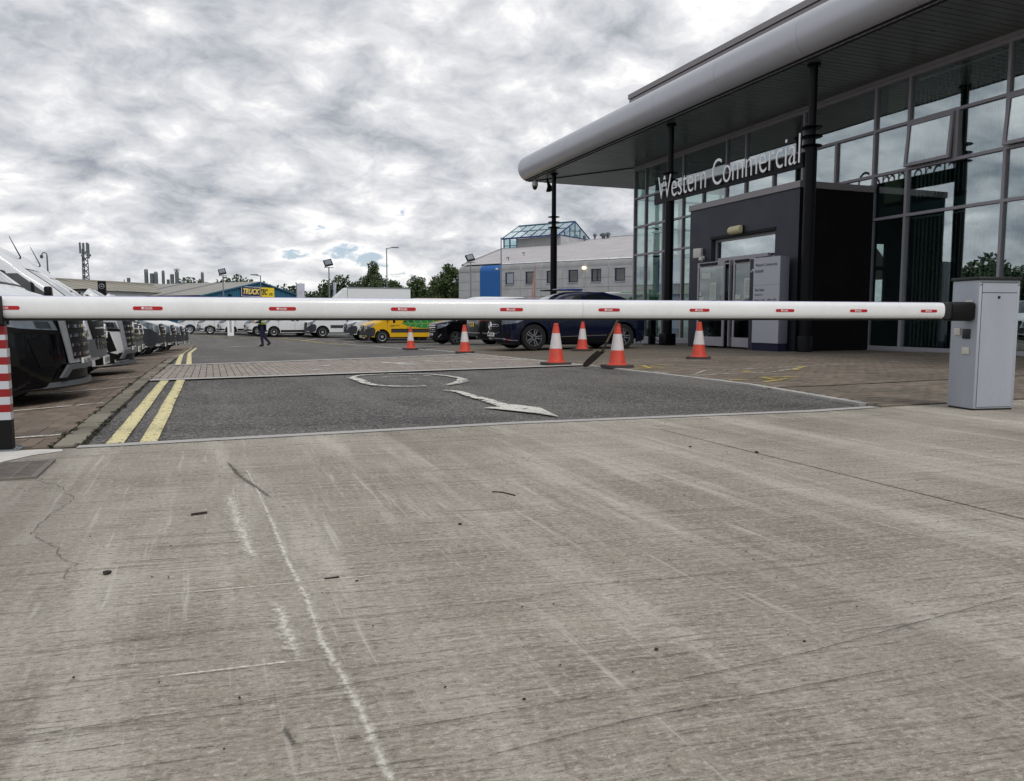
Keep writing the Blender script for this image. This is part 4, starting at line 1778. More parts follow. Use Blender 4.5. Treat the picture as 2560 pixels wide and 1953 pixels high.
# ================================================================== BARRIER
def build_barrier():
    cz = .865
    p0, p1 = Vector((-1.22, 5.475, cz + .004)), Vector((5.92, 4.905, cz - .004))
    d = (p1 - p0).normalized()
    ang = math.atan2(d.y, d.x)
    Lb = (p1 - p0).length
    boom = thing('barrier_boom', 'long white barrier boom with red stickers lowered across the entrance', 'barrier', p0, ang)
    # ellipse-like section
    sec = []
    for k in range(28):
        a = 2 * PI * k / 28
        ca, sa = math.cos(a), math.sin(a)
        sec.append((.048 * math.copysign(abs(ca) ** .75, ca), .0675 * math.copysign(abs(sa) ** .8, sa)))

    def tube(x0, x1, nm):
        b = MB()
        rings = []
        for x in (x0, x1):
            rings.append([b.bm.verts.new((x, y, z)) for y, z in sec])
        for k in range(28):
            b.bm.faces.new((rings[0][k], rings[0][(k + 1) % 28], rings[1][(k + 1) % 28], rings[1][k]))
        b.bm.faces.new(rings[0])
        b.bm.faces.new(rings[1])
        b.done(nm, boom, 'boom_white', smooth=50)
    tube(0, 3.782, 'boom_tube')
    tube(3.784, Lb - .06, 'boom_tube')
    b = MB()
    b.box((.0, -.012, -.081), (Lb - .08, .012, -.066), 'rubber')
    b.done('rubber_edge', boom)
    b = MB()
    b.box((.0, -.010, .066), (Lb - .08, .010, .070), mat('led_strip', srgb(196, 190, 226), 0.3) and 'led_strip', bev=0)
    b.done('light_strip', boom)
    b = MB()
    b.box((Lb - .06, -.05, -.072), (Lb + .02, .05, .074), 'cabinet_lid', bev=.02)
    b.done('end_socket', boom, smooth=40)
    # stickers, set on the facing side of the tube
    zl = -.004
    for i in range(10):
        x = STICK[i]
        s = MB()
        hw, hh = .086, .0115
        poly = []
        for k in range(9):
            a = -PI / 2 + PI * k / 8
            poly.append((hw - hh + hh * math.cos(a), hh * math.sin(a)))
        for k in range(9):
            a = PI / 2 + PI * k / 8
            poly.append((-hw + hh + hh * math.cos(a), hh * math.sin(a)))
        s.prism(poly, .0016, 'sticker_red', T(x, -.0482, zl) @ RX(R(90)))
        o = s.done('sticker', boom)
        tx = text_fit('ROGER', .045, .010, .0004, .01)
        w = MB()
        w.mesh(tx, 'letter_white', wall_mtx((x - .018, -.0504, zl - .004), (1, 0, 0)))
        w.box((x - .036, -.0506, zl - .006), (x - .022, -.0501, zl + .007), 'letter_white')
        w.box((x - .030, -.0510, zl - .003), (x - .024, -.0507, zl + .002), 'sticker_red')
        w.box((x - .018, -.0506, zl - .0075), (x + .027, -.0501, zl - .0062), 'letter_white')
        w.done('wordmark', o)

    # rest post with red and white bands
    post = thing('barrier_post', 'red and white banded square post cradling the left end of the barrier', 'post', (-1.185, 5.475, 0))
    hw, hu = .037, .031
    bands = [(.0, .19, 'trim_black', hw), (.19, .237, 'post_white', hw), (.237, .283, 'post_red', hw), (.283, .33, 'post_white', hw), (.33, .377, 'post_red', hw),
             (.377, .425, 'post_white', hw), (.425, .472, 'post_red', hw), (.472, .524, 'post_white', hw), (.524, .570, 'post_red', hw), (.570, .621, 'post_white', hw),
             (.621, .673, 'post_red', hu), (.673, .704, 'post_white', hu), (.704, .757, 'post_red', hu), (.757, .80, 'trim_black', hu)]
    for z0, z1, m, h in bands:
        b = MB()
        b.box((-h, -h, z0), (h, h, z1), m)
        b.done('band', post)
    b = MB()
    b.box((-.035, -.075, .79), (.035, .075, .805), 'rubber')
    b.box((-.035, -.085, .765), (.035, -.055, .935), 'rubber', bev=.008)
    b.box((-.035, .055, .765), (.035, .085, .935), 'rubber', bev=.008)
    b.done('cradle', post, smooth=40)
    b = MB()
    b.box((-.075, -.075, 0), (.075, .075, .010), 'galv', bev=.003)
    b.done('foot_plate', post)
    for sx in (-1, 1):
        for sy in (-1, 1):
            b = MB()
            b.lathe([(.010, .009), (.010, .02), (.004, .022)], 'galv', 6, T(sx * .058, sy * .058, 0))
            b.done('bolt', post)

    # drive cabinet: near edge at (6.18, 4.81)
    cab = thing('barrier_cabinet', 'tall pale grey steel barrier cabinet with dark lid and cream buttons', 'cabinet', (6.185, 4.81, 0), R(-10))
    W, D, H = .415, .31, 1.135
    b = MB()
    b.box((0, 0, .012), (W, D, H), 'cabinet_grey', bev=.012)
    b.done('body', cab, smooth=40)
    b = MB()
    b.box((-.012, -.012, H - .002), (W + .012, D + .012, H + .026), 'cabinet_lid', bev=.008)
    b.done('lid', cab, smooth=40)
    b = MB()
    b.box((.008, -.004, H - .022), (W - .008, .0, H - .012), 'steel')
    b.done('drip_rail', cab)
    for (z0, z1) in ((.03, 1.02), (1.026, H - .03)):
        b = MB()
        b.box((.030, -.005, z0), (W - .035, .002, z1), 'cabinet_grey', bev=.002)
        b.done('door', cab)
    b = MB()
    b.box((.027, -.0012, .027), (W - .032, .001, H - .027), 'joint_dark')
    b.done('door_gap', cab)
    b = MB()
    b.lathe([(.011, 0), (.011, .008), (.007, .010)], 'trim_black', 12, wall_mtx((.195, -.005, .985), (1, 0, 0)))
    b.done('lock', cab, smooth=40)
    for x in (.017, W - .018):
        b = MB()
        b.lathe([(.008, 0), (.008, .004), (.003, .006)], 'steel', 10, wall_mtx((x, 0, H - .04), (1, 0, 0)))
        b.done('screw', cab)
    # left face: buttons and reader (face at x = 0, looking to -X)
    for (y, z, w, h, m, nm) in ((.10, .90, .075, .062, 'button_cream', 'button'), (.215, .655, .07, .062, 'button_cream', 'button'),
                                (.11, .49, .078, .062, 'button_cream', 'button'), (.11, .625, .082, .085, 'cabinet_lid', 'card_reader')):
        b = MB()
        b.box((-.016, y - w / 2, z), (-.0005, y + w / 2, z + h), m, bev=.004)
        b.done(nm, cab, smooth=40)
    b = MB()
    b.box((-.24, .02, .78), (.005, .16, .945), 'trim_black', bev=.03)
    b.done('boom_hub', cab, smooth=40)
    b = MB()
    b.box((.01, .01, 0), (W - .01, D - .01, .0125), 'joint_dark')
    b.done('base_frame', cab)


STICK = [.075, .864, 1.671, 2.464, 3.236, 3.99, 4.742, 5.508, 6.213, 6.932]
build_barrier()


# ================================================================== CONES AND SHOVEL
def build_cones():
    spots = [((5.98, 24.44), .72, .3, 'farthest traffic cone, alone on the tarmac below the yellow van'),
             ((6.23, 19.50), .74, 1.1, 'traffic cone beside the nose of the navy car'),
             ((5.81, 12.78), .75, .1, 'traffic cone standing at the right end of the block paving band'),
             ((9.16, 18.47), .76, .7, 'traffic cone close against the side of the navy car'),
             ((6.36, 11.50), .74, .0, 'traffic cone with a shovel leaning on it'),
             ((9.25, 13.33), .75, .9, 'traffic cone on the forecourt paving in front of the porch doors')]
    first = None
    for (x, y), h, rz, lab in spots:
        if first is None:
            t = thing('traffic_cone', 'orange and white ' + lab, 'traffic cone', (0, 0, 0), 0, 'orange and white traffic cones')
            H = .75
            b = MB()
            rb = .148
            rt = .042
            z0, z1 = .055, H
            rr = lambda z: rb + (rt - rb) * (z - z0) / (z1 - z0)
            b.lathe([(.18, .045), (.178, .058), (rb + .006, .066), (rr(.10), .10), (rr(.295), .295)], 'cone_orange', 28)
            b.done('lower_band', t, smooth=40)
            b = MB()
            b.lathe([(rr(.295) + .0015, .2952), (rr(.57) + .0015, .57)], 'cone_white', 28)
            b.done('white_sleeve', t, smooth=40)
            b = MB()
            b.lathe([(rr(.5702), .5702), (rr(.70), .70), (rr(.70) - .008, .703), (rr(.70) - .008, .712), (rr(.72) + .001, .715), (rr(.745), .742), (.03, .75)], 'cone_orange', 28)
            b.done('tip', t, smooth=30)
            b = MB()
            b.prism([(-.235, -.16), (-.16, -.235), (.16, -.235), (.235, -.16), (.235, .16), (.16, .235), (-.16, .235), (-.235, .16)], .045, 'cone_base')
            b.done('base', t, smooth=30)
            first = t
        else:
            t = copy_tree(first)
            t['label'] = 'orange and white ' + lab
        t.location = (x, y, gz(x, y) + .004)
        t.rotation_euler = (random.uniform(-.012, .012), random.uniform(-.012, .012), rz)
        t.scale = (h / .75,) * 3


build_cones()


def build_shovel():
    t = thing('shovel', 'old shovel with wooden shaft leaning against the near orange cone', 'shovel', (0, 0, 0))
    foot = Vector((6.00, 11.63, gz(6, 11.6) + .02))
    top = Vector((6.33, 11.42, .80))
    d = (top - foot).normalized()
    b = MB()
    s0 = foot + d * .30
    b.tube([s0, foot + d * .55, top - d * .04], [.017, .016, .015], 'wood', 10)
    b.done('shaft', t, smooth=50)
    b = MB()
    w = Vector((.8, -.6, 0)).normalized()
    b.tube([top - w * .07, top + w * .07], .017, 'wood', 10)
    b.tube([top - d * .06, top], .02, 'wood', 10)
    b.done('handle', t, smooth=50)
    # dished blade
    side = d.cross(Vector((0, 0, 1))).normalized()
    side = Vector((.86, -.5, 0)).normalized()
    nrm = Vector((-.5, -.86, .25)).normalized()
    ln = Vector((-.55, .1, -.42)).normalized()
    b = MB()
    grid = []
    c0 = s0 - d * .02
    along = (foot + Vector((-.16, .02, -.005)) - c0)
    for i in range(7):
        f = i / 6
        hw = .08 * (1.0 if f < .75 else 1 - (f - .75) * 1.2)
        row = []
        for j in range(5):
            g = (j - 2) / 2
            p = c0 + along * f + side * g * hw + Vector((0, 0, 1)) * (.02 * g * g + .012 * math.sin(f * PI))
            row.append(b.bm.verts.new(p))
        grid.append(row)
    for i in range(6):
        for j in range(4):
            b.bm.faces.new((grid[i][j], grid[i][j + 1], grid[i + 1][j + 1], grid[i + 1][j]))
    bmesh.ops.solidify(b.bm, geom=b.bm.faces[:], thickness=.005)
    b.tube([s0 - d * .03, s0 + d * .16], [.022, .019], 'iron', 10)
    b.done('blade', t, 'iron', smooth=50)


build_shovel()


# ================================================================== VEHICLES
class Car:
    """body surface from side profiles; parts are laid on it by ray casting"""
    def __init__(s, L, W, top, zb, arches, nd=.5, nf=.6, rd=.12, rf=.9, belt=1.0, tb=.12, rc=.14, tuck=.10, bottom=None, crown=.03):
        s.L, s.W, s.top, s.zb, s.arches = L, W, top, zb, arches
        s.hw0 = W / 2
        s.nd, s.nf, s.rd, s.rf, s.belt, s.tb, s.rc, s.tuck, s.crown = nd, nf, rd, rf, belt, tb, rc, tuck, crown
        tx = np.array([p[0] for p in top])
        tz = np.array([p[1] for p in top])
        # smooth the polyline a little
        xs = np.linspace(0, L, 400)
        zz = np.interp(xs, tx, tz)
        k = np.hanning(13)
        k /= k.sum()
        zp = np.concatenate([np.full(6, zz[0]), zz, np.full(6, zz[-1])])
        zs = np.convolve(zp, k, 'valid')
        wgt = np.clip(xs / .12, 0, 1) * np.clip((L - xs) / .12, 0, 1)
        s.xs, s.zs = xs, zs * wgt + zz * (1 - wgt)

    def T(s, x):
        return float(np.interp(x, s.xs, s.zs))

    def hw(s, x):
        h = 1.0
        if x < s.nd:
            u = max(0.0, x / s.nd)
            h = s.nf * .25 + (1 - s.nf * .25) * (1 - (1 - u) ** 2.2) ** .72
        if x > s.L - s.rd:
            t = 1 - (s.L - x) / s.rd
            h = min(h, 1 - (1 - s.rf) * (1 - math.sqrt(max(0, 1 - t * t))))
        return s.hw0 * h

    def B(s, x):
        z = s.zb + (.06 * max(0, 1 - x / .3)) + (.06 * max(0, 1 - (s.L - x) / .3))
        for xc, zc, r in s.arches:
            if abs(x - xc) < r:
                z = max(z, zc + math.sqrt(r * r - (x - xc) ** 2))
        return z

    def width_at(s, x, z):
        t = s.T(x)
        h = s.hw(x)
        if z > s.belt:
            h -= s.tb * (z - s.belt)
        if z < .55:
            h -= s.tuck * (.55 - z) ** 1.5
        if z > t - s.rc:
            q = min(1, (z - (t - s.rc)) / s.rc)
            h -= s.rc * (1 - math.sqrt(max(0, 1 - q * q)))
        return max(h, .02)

    def body(s, parent, m):
        st = set(np.round(np.linspace(0, s.L, int(s.L / .09)), 4))
        for xc, zc, r in s.arches:
            for a in np.linspace(-1, 1, 17):
                st.add(round(xc + r * math.sin(a * PI / 2) * .9999, 4))
            st.add(round(xc - r - .003, 4))
            st.add(round(xc + r + .003, 4))
        for a in (.005, .012, .022, .035, .05, .07, .1, .13, .16, .2, .24, .29, .35, .42, .5):
            st.add(a)
            st.add(round(s.L - a, 4))
        st = sorted(x for x in st if 0 <= x <= s.L)
        bm = bmesh.new()
        fr = [0, .06, .14, .24, .34, .44, .54, .64, .74, .82, .88, .925, .955, .98, 1.0]
        rows = []
        for x in st:
            t, bz = s.T(x), s.B(x)
            t = max(t, bz + .05)
            r = []
            for f in fr:
                z = bz + (t - bz) * f
                r.append((s.width_at(x, z), z))
            hwt = r[-1][0]
            for g in (.66, .33, 0.0):
                r.append((hwt * g, t + s.crown * (1 - g * g) * min(1, x / .4)))
            lv = [bm.verts.new((x, -y, z)) for y, z in r]
            rv = [bm.verts.new((x, y, z)) if y > 1e-6 else lv[i] for i, (y, z) in enumerate(r)]
            rows.append((lv, rv))
        for (la, ra), (lb, rb) in zip(rows[:-1], rows[1:]):
            for k in range(len(la) - 1):
                for a, b in ((la, lb), (ra, rb)):
                    vs = [a[k], a[k + 1], b[k + 1], b[k]]
                    uq = []
                    for v in vs:
                        if v not in uq:
                            uq.append(v)
                    if len(uq) >= 3:
                        try:
                            bm.faces.new(uq)
                        except ValueError:
                            pass
        for (l, r) in (rows[0], rows[-1]):
            for k in range(len(l) - 1):
                vs = []
                for v in (l[k], l[k + 1], r[k + 1], r[k]):
                    if v not in vs:
                        vs.append(v)
                if len(vs) >= 3:
                    try:
                        bm.faces.new(vs)
                    except ValueError:
                        pass
        bmesh.ops.recalc_face_normals(bm, faces=bm.faces)
        s.bvh = BVHTree.FromBMesh(bm)
        me = bpy.data.meshes.new('body')
        bm.to_mesh(me)
        bm.free()
        me.materials.append(MATS[m])
        for p in me.polygons:
            p.use_smooth = True
        me.set_sharp_from_angle(angle=R(38))
        return link(bpy.data.objects.new('body', me), parent)

    def lay(s, b, poly, axis, m, off=.005, thick=0.0, cut=.09):
        """lay a polygon on the body. axis: 'L' (-y side), 'R' (+y side): poly in (x, z); 'F'/'B': poly in (y, z); 'T': poly in (x, y)"""
        tmp = bmesh.new()
        vs = [tmp.verts.new((p[0], p[1], 0)) for p in poly]
        tmp.faces.new(vs)
        lo = [min(p[i] for p in poly) for i in (0, 1)]
        hi = [max(p[i] for p in poly) for i in (0, 1)]
        for ax in (0, 1):
            n = int((hi[ax] - lo[ax]) / cut)
            for k in range(1, n + 1):
                c = lo[ax] + (hi[ax] - lo[ax]) * k / (n + 1)
                bmesh.ops.bisect_plane(tmp, geom=tmp.verts[:] + tmp.edges[:] + tmp.faces[:], dist=1e-6,
                                       plane_co=((c, 0, 0) if ax == 0 else (0, c, 0)), plane_no=((1, 0, 0) if ax == 0 else (0, 1, 0)))
        dead = []
        for v in tmp.verts:
            p, q = v.co.x, v.co.y
            if axis == 'L':
                o, d = Vector((p, -3, q)), Vector((0, 1, 0))
            elif axis == 'R':
                o, d = Vector((p, 3, q)), Vector((0, -1, 0))
            elif axis == 'F':
                o, d = Vector((-3, p, q)), Vector((1, 0, 0))
            elif axis == 'B':
                o, d = Vector((s.L + 3, p, q)), Vector((-1, 0, 0))
            else:
                o, d = Vector((p, q, 5)), Vector((0, 0, -1))
            h, nrm, idx, dist = s.bvh.ray_cast(o, d)
            if h is None:
                dead.append(v)
                continue
            if nrm.dot(d) > 0:
                nrm = -nrm
            v.co = h + (nrm * .4 - d * .6).normalized() * off
        bmesh.ops.delete(tmp, geom=dead, context='VERTS')
        bmesh.ops.recalc_face_normals(tmp, faces=tmp.faces)
        if thick and tmp.faces:
            f0 = tmp.faces[0]
            dd = {'L': Vector((0, -1, 0)), 'R': Vector((0, 1, 0)), 'F': Vector((-1, 0, 0)), 'B': Vector((1, 0, 0)), 'T': Vector((0, 0, 1))}[axis]
            if sum((f.normal.dot(dd) for f in tmp.faces)) < 0:
                for f in tmp.faces:
                    f.normal_flip()
            bmesh.ops.solidify(tmp, geom=tmp.faces[:], thickness=-thick)
        me = bpy.data.meshes.new('tmp')
        tmp.to_mesh(me)
        tmp.free()
        for p in me.polygons:
            p.use_smooth = True
        b.mesh(me, m)
        bpy.data.meshes.remove(me)

    def part(s, name, parent, m, items, off=.005, thick=0.0, both=True, smooth=35):
        """items: list of (axis, poly); 'S' = both sides"""
        b = MB()
        for ax, poly in items:
            if ax == 'S':
                s.lay(b, poly, 'L', m, off, thick)
                s.lay(b, poly, 'R', m, off, thick)
            else:
                s.lay(b, poly, ax, m, off, thick)
        if len(b.bm.faces) == 0:
            b.bm.free()
            return None
        return b.done(name, parent, smooth=smooth, recalc=False)


WHEELS = {}


def wheel(parent, x, y, r, style, side):
    key = (style, round(r, 3), side)
    if key not in WHEELS:
        w = .11
        b = MB()
        b.lathe([(r * .66, -w), (r * .93, -w), (r, -w * .7), (r, w * .7), (r * .93, w), (r * .66, w), (r * .64, 0)], 'tyre', 28, cap=False)
        ty = b.done('wheel', None, smooth=40)
        me_t = ty.data
        bpy.data.objects.remove(ty)
        b = MB()
        rr = r * .665
        b.lathe([(rr, -w * .9), (rr, w * .9), (rr * .94, w * .88), (rr * .90, w * .3), (rr * .2, w * .25)], 'rim_dark', 28)
        if style == 'alloy':
            for k in range(5):
                a = 2 * PI * k / 5
                for o in (-.11, .11):
                    b.box((rr * .14, -rr * .045, w * .45), (rr * .95, rr * .045, w * .78), 'alloy', RZ(a + o * .8) @ T(0, rr * (o * .45), 0) @ RZ(o * .35))
            b.lathe([(rr * .2, w * .3), (rr * .2, w * .75), (rr * .12, w * .8)], 'rim_dark', 14)
            b.lathe([(rr * 1.0, w * .82), (rr * 1.0, w * .9), (rr * .95, w * .92), (rr * .93, w * .85)], 'alloy', 28, cap=False)
        elif style == 'steel':
            b.lathe([(rr * .93, w * .80), (rr * .90, w * .86), (rr * .78, w * .45), (rr * .72, w * .42), (rr * .5, w * .52), (rr * .30, w * .78), (rr * .18, w * .82)], 'rim_dark', 24)
            b.lathe([(rr * .95, w * .80), (rr * .93, w * .92), (rr * .84, w * .86), (rr * .80, w * .6)], 'wheel_trim', 24, cap=False)
            b.lathe([(rr * .34, w * .75), (rr * .33, w * .84), (rr * .2, w * .9)], 'wheel_trim', 16)
        else:   # plastic trim, many spokes
            b.lathe([(rr * .96, w * .8), (rr * .94, w * .92), (rr * .8, w * .8)], 'wheel_trim', 28, cap=False)
            for k in range(9):
                b.box((rr * .12, -rr * .075, w * .6), (rr * .92, rr * .075, w * .84), 'wheel_trim', RZ(2 * PI * k / 9))
            b.lathe([(rr * .24, w * .6), (rr * .24, w * .9), (rr * .1, w * .95)], 'wheel_trim', 14)
        rm = b.done('rim', None, smooth=35)
        me_r = rm.data
        bpy.data.objects.remove(rm)
        WHEELS[key] = (me_t, me_r)
    me_t, me_r = WHEELS[key]
    o = bpy.data.objects.new('wheel', me_t)
    link(o, parent)
    o.location = (x, y, r)
    # local +z of the wheel is its outer face
    o.rotation_euler = (R(90) if side == 'L' else R(-90), random.uniform(0, 1) if False else 0, 0)
    q = bpy.data.objects.new('rim', me_r)
    link(q, o)
    return o


def underbody(parent, c, xa, xb, z1=.62):
    b = MB()
    y = c.hw0 - .16
    b.box((xa, -y, c.zb - .06), (xb, y, z1), 'trim_black')
    # axle-wide dark wells
    b.done('underbody', parent)


def mirror(parent, x, y, z, m='trim_black', big=True):
    for s in (-1, 1):
        b = MB()
        b.box((-.06, -.11, -.14 if big else -.07), (.06, .09, .14 if big else .08), m, T(x, s * (y + .16), z), bev=.03)
        b.box((-.02, -.1, -.03), (.03, .1, .03), m, T(x + .02, s * (y + .03), z - .05))
        b.done('mirror', parent, smooth=50)


def plate(parent, c, z, w=.52, h=.11, m='plate_white', back=False, text=None, y=0.0):
    b = MB()
    x = c.L if back else 0.0
    o, d = (Vector((c.L + 3, y, z)), Vector((-1, 0, 0))) if back else (Vector((-3, y, z)), Vector((1, 0, 0)))
    h0, n0, _, _ = c.bvh.ray_cast(o, d)
    xx = h0.x if h0 else x
    sg = 1 if back else -1
    b.box((min(xx + sg * .035, xx + sg * .015), y - w / 2, z - h / 2), (max(xx + sg * .035, xx + sg * .015), y + w / 2, z + h / 2), m)
    b.box((min(xx + sg * .015, xx - sg * .02), y - w / 2 + .03, z - h / 2 + .02), (max(xx + sg * .015, xx - sg * .02), y + w / 2 - .03, z + h / 2 - .02), 'trim_black')
    if text:
        tm = text_fit(text, w * .84, h * .66, .001, .01)
        b.mesh(tm, 'trim_black', wall_mtx((xx + sg * .037, y + sg * -w * .42 * -1 if False else (y + w * .42 if not back else y - w * .42), z - h * .33), (0, -1 if not back else 1, 0)))
    else:
        for k in range(7):
            if k == 4:
                continue
            yy = y - w * .40 + k * w * .125
            b.box((min(xx + sg * .036, xx + sg * .037), yy, z - h * .3), (max(xx + sg * .036, xx + sg * .037), yy + w * .075, z + h * .3), 'plastic_grey')
    b.done('number_plate', parent)


def slats(parent, c, zs, hw, m='chrome', h=.022, name='grille_slat', thick=.02, shape=None):
    for z in zs:
        w = hw if shape is None else shape(z)
        c.part(name, parent, m, [('F', [(-w, z - h / 2), (w, z - h / 2), (w, z + h / 2), (-w, z + h / 2)])], off=.012, thick=thick)


def front_badge(parent, c, z, r, star=True):
    h0, n0, _, _ = c.bvh.ray_cast(Vector((-3, 0, z)), Vector((1, 0, 0)))
    b = MB()
    m = wall_mtx((h0.x - .035, 0, z), (0, -1, 0))
    if star:
        star_badge(b, r, .02, 'chrome', m)
    else:
        b.lathe([(r * .9, -.01), (r, 0), (r * .92, .014), (r * .3, .018)], 'chrome', 20, m)
    b.done('badge', parent, smooth=40)


def make_sprinter(name, label, group, paint, loc, rz, H=2.58, L=5.93, bumper='plastic_dark', wheelbase=3.66, style='steel', chrome=True, extra=None, antenna=False, band=None):
    t = thing(name, label, 'van', loc, rz, group)
    c = Car(L, 2.02, [(0, .84), (.02, .93), (.08, 1.0), (.2, 1.06), (.6, 1.20), (.95, 1.33), (1.0, 1.37), (1.4, 1.74), (1.78, 2.03), (2.0, H - .36), (2.3, H - .14), (2.7, H - .03), (3.2, H), (L - .25, H), (L - .08, H - .1), (L, H - .5)],
            .34, [(1.0, .35, .43), (1.0 + wheelbase, .35, .43)], nd=.55, nf=.58, belt=1.25, tb=.10, rc=.16)
    c.body(t, paint)
    underbody(t, c, .35, L - .3)
    for x in (1.0, 1.0 + wheelbase):
        wheel(t, x, -.885, .35, style, 'L')
        wheel(t, x, .885, .35, style, 'R')
    c.part('windscreen_seal', t, 'trim_black', [('F', [(-.88, 1.39), (-.75, 2.03), (.75, 2.03), (.88, 1.39)])], off=.003)
    c.part('windscreen', t, 'windscreen', [('F', [(-.84, 1.42), (-.72, 2.0), (.72, 2.0), (.84, 1.42)])], off=.007)
    b = MB()
    c.lay(b, [(1.22, 1.36), (1.86, 1.93), (2.30, 1.93), (2.36, 1.36)], 'L', 'car_glass', .005)
    b.done('side_window', t, recalc=False, smooth=35)
    b = MB()
    c.lay(b, [(1.22, 1.36), (1.86, 1.93), (2.30, 1.93), (2.36, 1.36)], 'R', 'car_glass', .005)
    b.done('side_window', t, recalc=False, smooth=35)
    c.part('window_pillar', t, 'trim_black', [('S', [(1.60, 1.34), (1.60, 1.72), (1.66, 1.78), (1.66, 1.34)])], off=.008)
    # bumper skin in plastic, front and corners
    c.part('bumper', t, bumper, [('F', [(-.97, .28), (.97, .28), (.97, .58), (.60, .66), (-.60, .66), (-.97, .58)]),
                                 ('S', [(.12, .36), (.54, .40), (.60, .58), (.62, .74), (.52, .88), (.30, .84), (.12, .70)])], off=.012, thick=.012)
    c.part('lower_lip', t, bumper, [('F', [(-.90, .27), (.90, .27), (.90, .36), (-.90, .36)])], off=.03, thick=.04)
    c.part('grille', t, 'trim_black', [('F', [(-.56, .90), (-.40, .52), (.40, .52), (.56, .90), (.50, .97), (-.50, .97)])], off=.016, thick=.008)
    slats(t, c, [.60, .69, .80, .90], .44, 'chrome' if chrome else 'plastic_dark', .02, shape=lambda z: .32 + (z - .52) * .42)
    front_badge(t, c, .75, .105)
    c.part('headlight', t, 'lamp_clear', [('F', [(.55, .70), (.90, .80), (.93, 1.02), (.60, .92)]), ('R', [(.12, .82), (.36, .86), (.62, 1.10), (.50, 1.10), (.14, .95)])], off=.010)
    c.part('headlight', t, 'lamp_clear', [('F', [(-.55, .70), (-.90, .80), (-.93, 1.02), (-.60, .92)]), ('L', [(.12, .82), (.36, .86), (.62, 1.10), (.50, 1.10), (.14, .95)])], off=.010)
    plate(t, c, .37)
    c.part('side_strip', t, bumper, [('S', [(1.5, .60), (1.0 + wheelbase - .5, .60), (1.0 + wheelbase - .5, .76), (1.5, .76)]),
                                     ('S', [(1.5 + wheelbase, .60), (L - .15, .60), (L - .15, .76), (1.5 + wheelbase, .76)])], off=.010, thick=.012)
    for x in (1.28, 2.42, 3.72):
        c.part('door_seam', t, 'trim_black', [('S', [(x, .42), (x + .012, .42), (x + .012, 1.9 if x > 1.5 else 1.33), (x, 1.9 if x > 1.5 else 1.33)])], off=.0035)
    for x in (2.2, 2.55):
        c.part('door_handle', t, 'trim_black', [('S', [(x, 1.20), (x + .16, 1.20), (x + .16, 1.24), (x, 1.24)])], off=.01, thick=.02)
    mirror(t, 1.35, c.width_at(1.35, 1.45), 1.52)
    c.part('tail_light', t, 'lamp_red', [('S', [(L - .1, 1.0), (L - .02, 1.0), (L - .02, 1.4), (L - .1, 1.4)])], off=.006)
    if antenna:
        b = MB()
        zt = c.T(2.0)
        b.tube([(2.02, -.10, zt - .03), (1.98, -.10, zt + .05), (2.14, -.10, zt + .46)], [.035, .014, .006], 'trim_black', 6)
        b.done('aerial', t)
    if extra:
        extra(t, c)
    return t


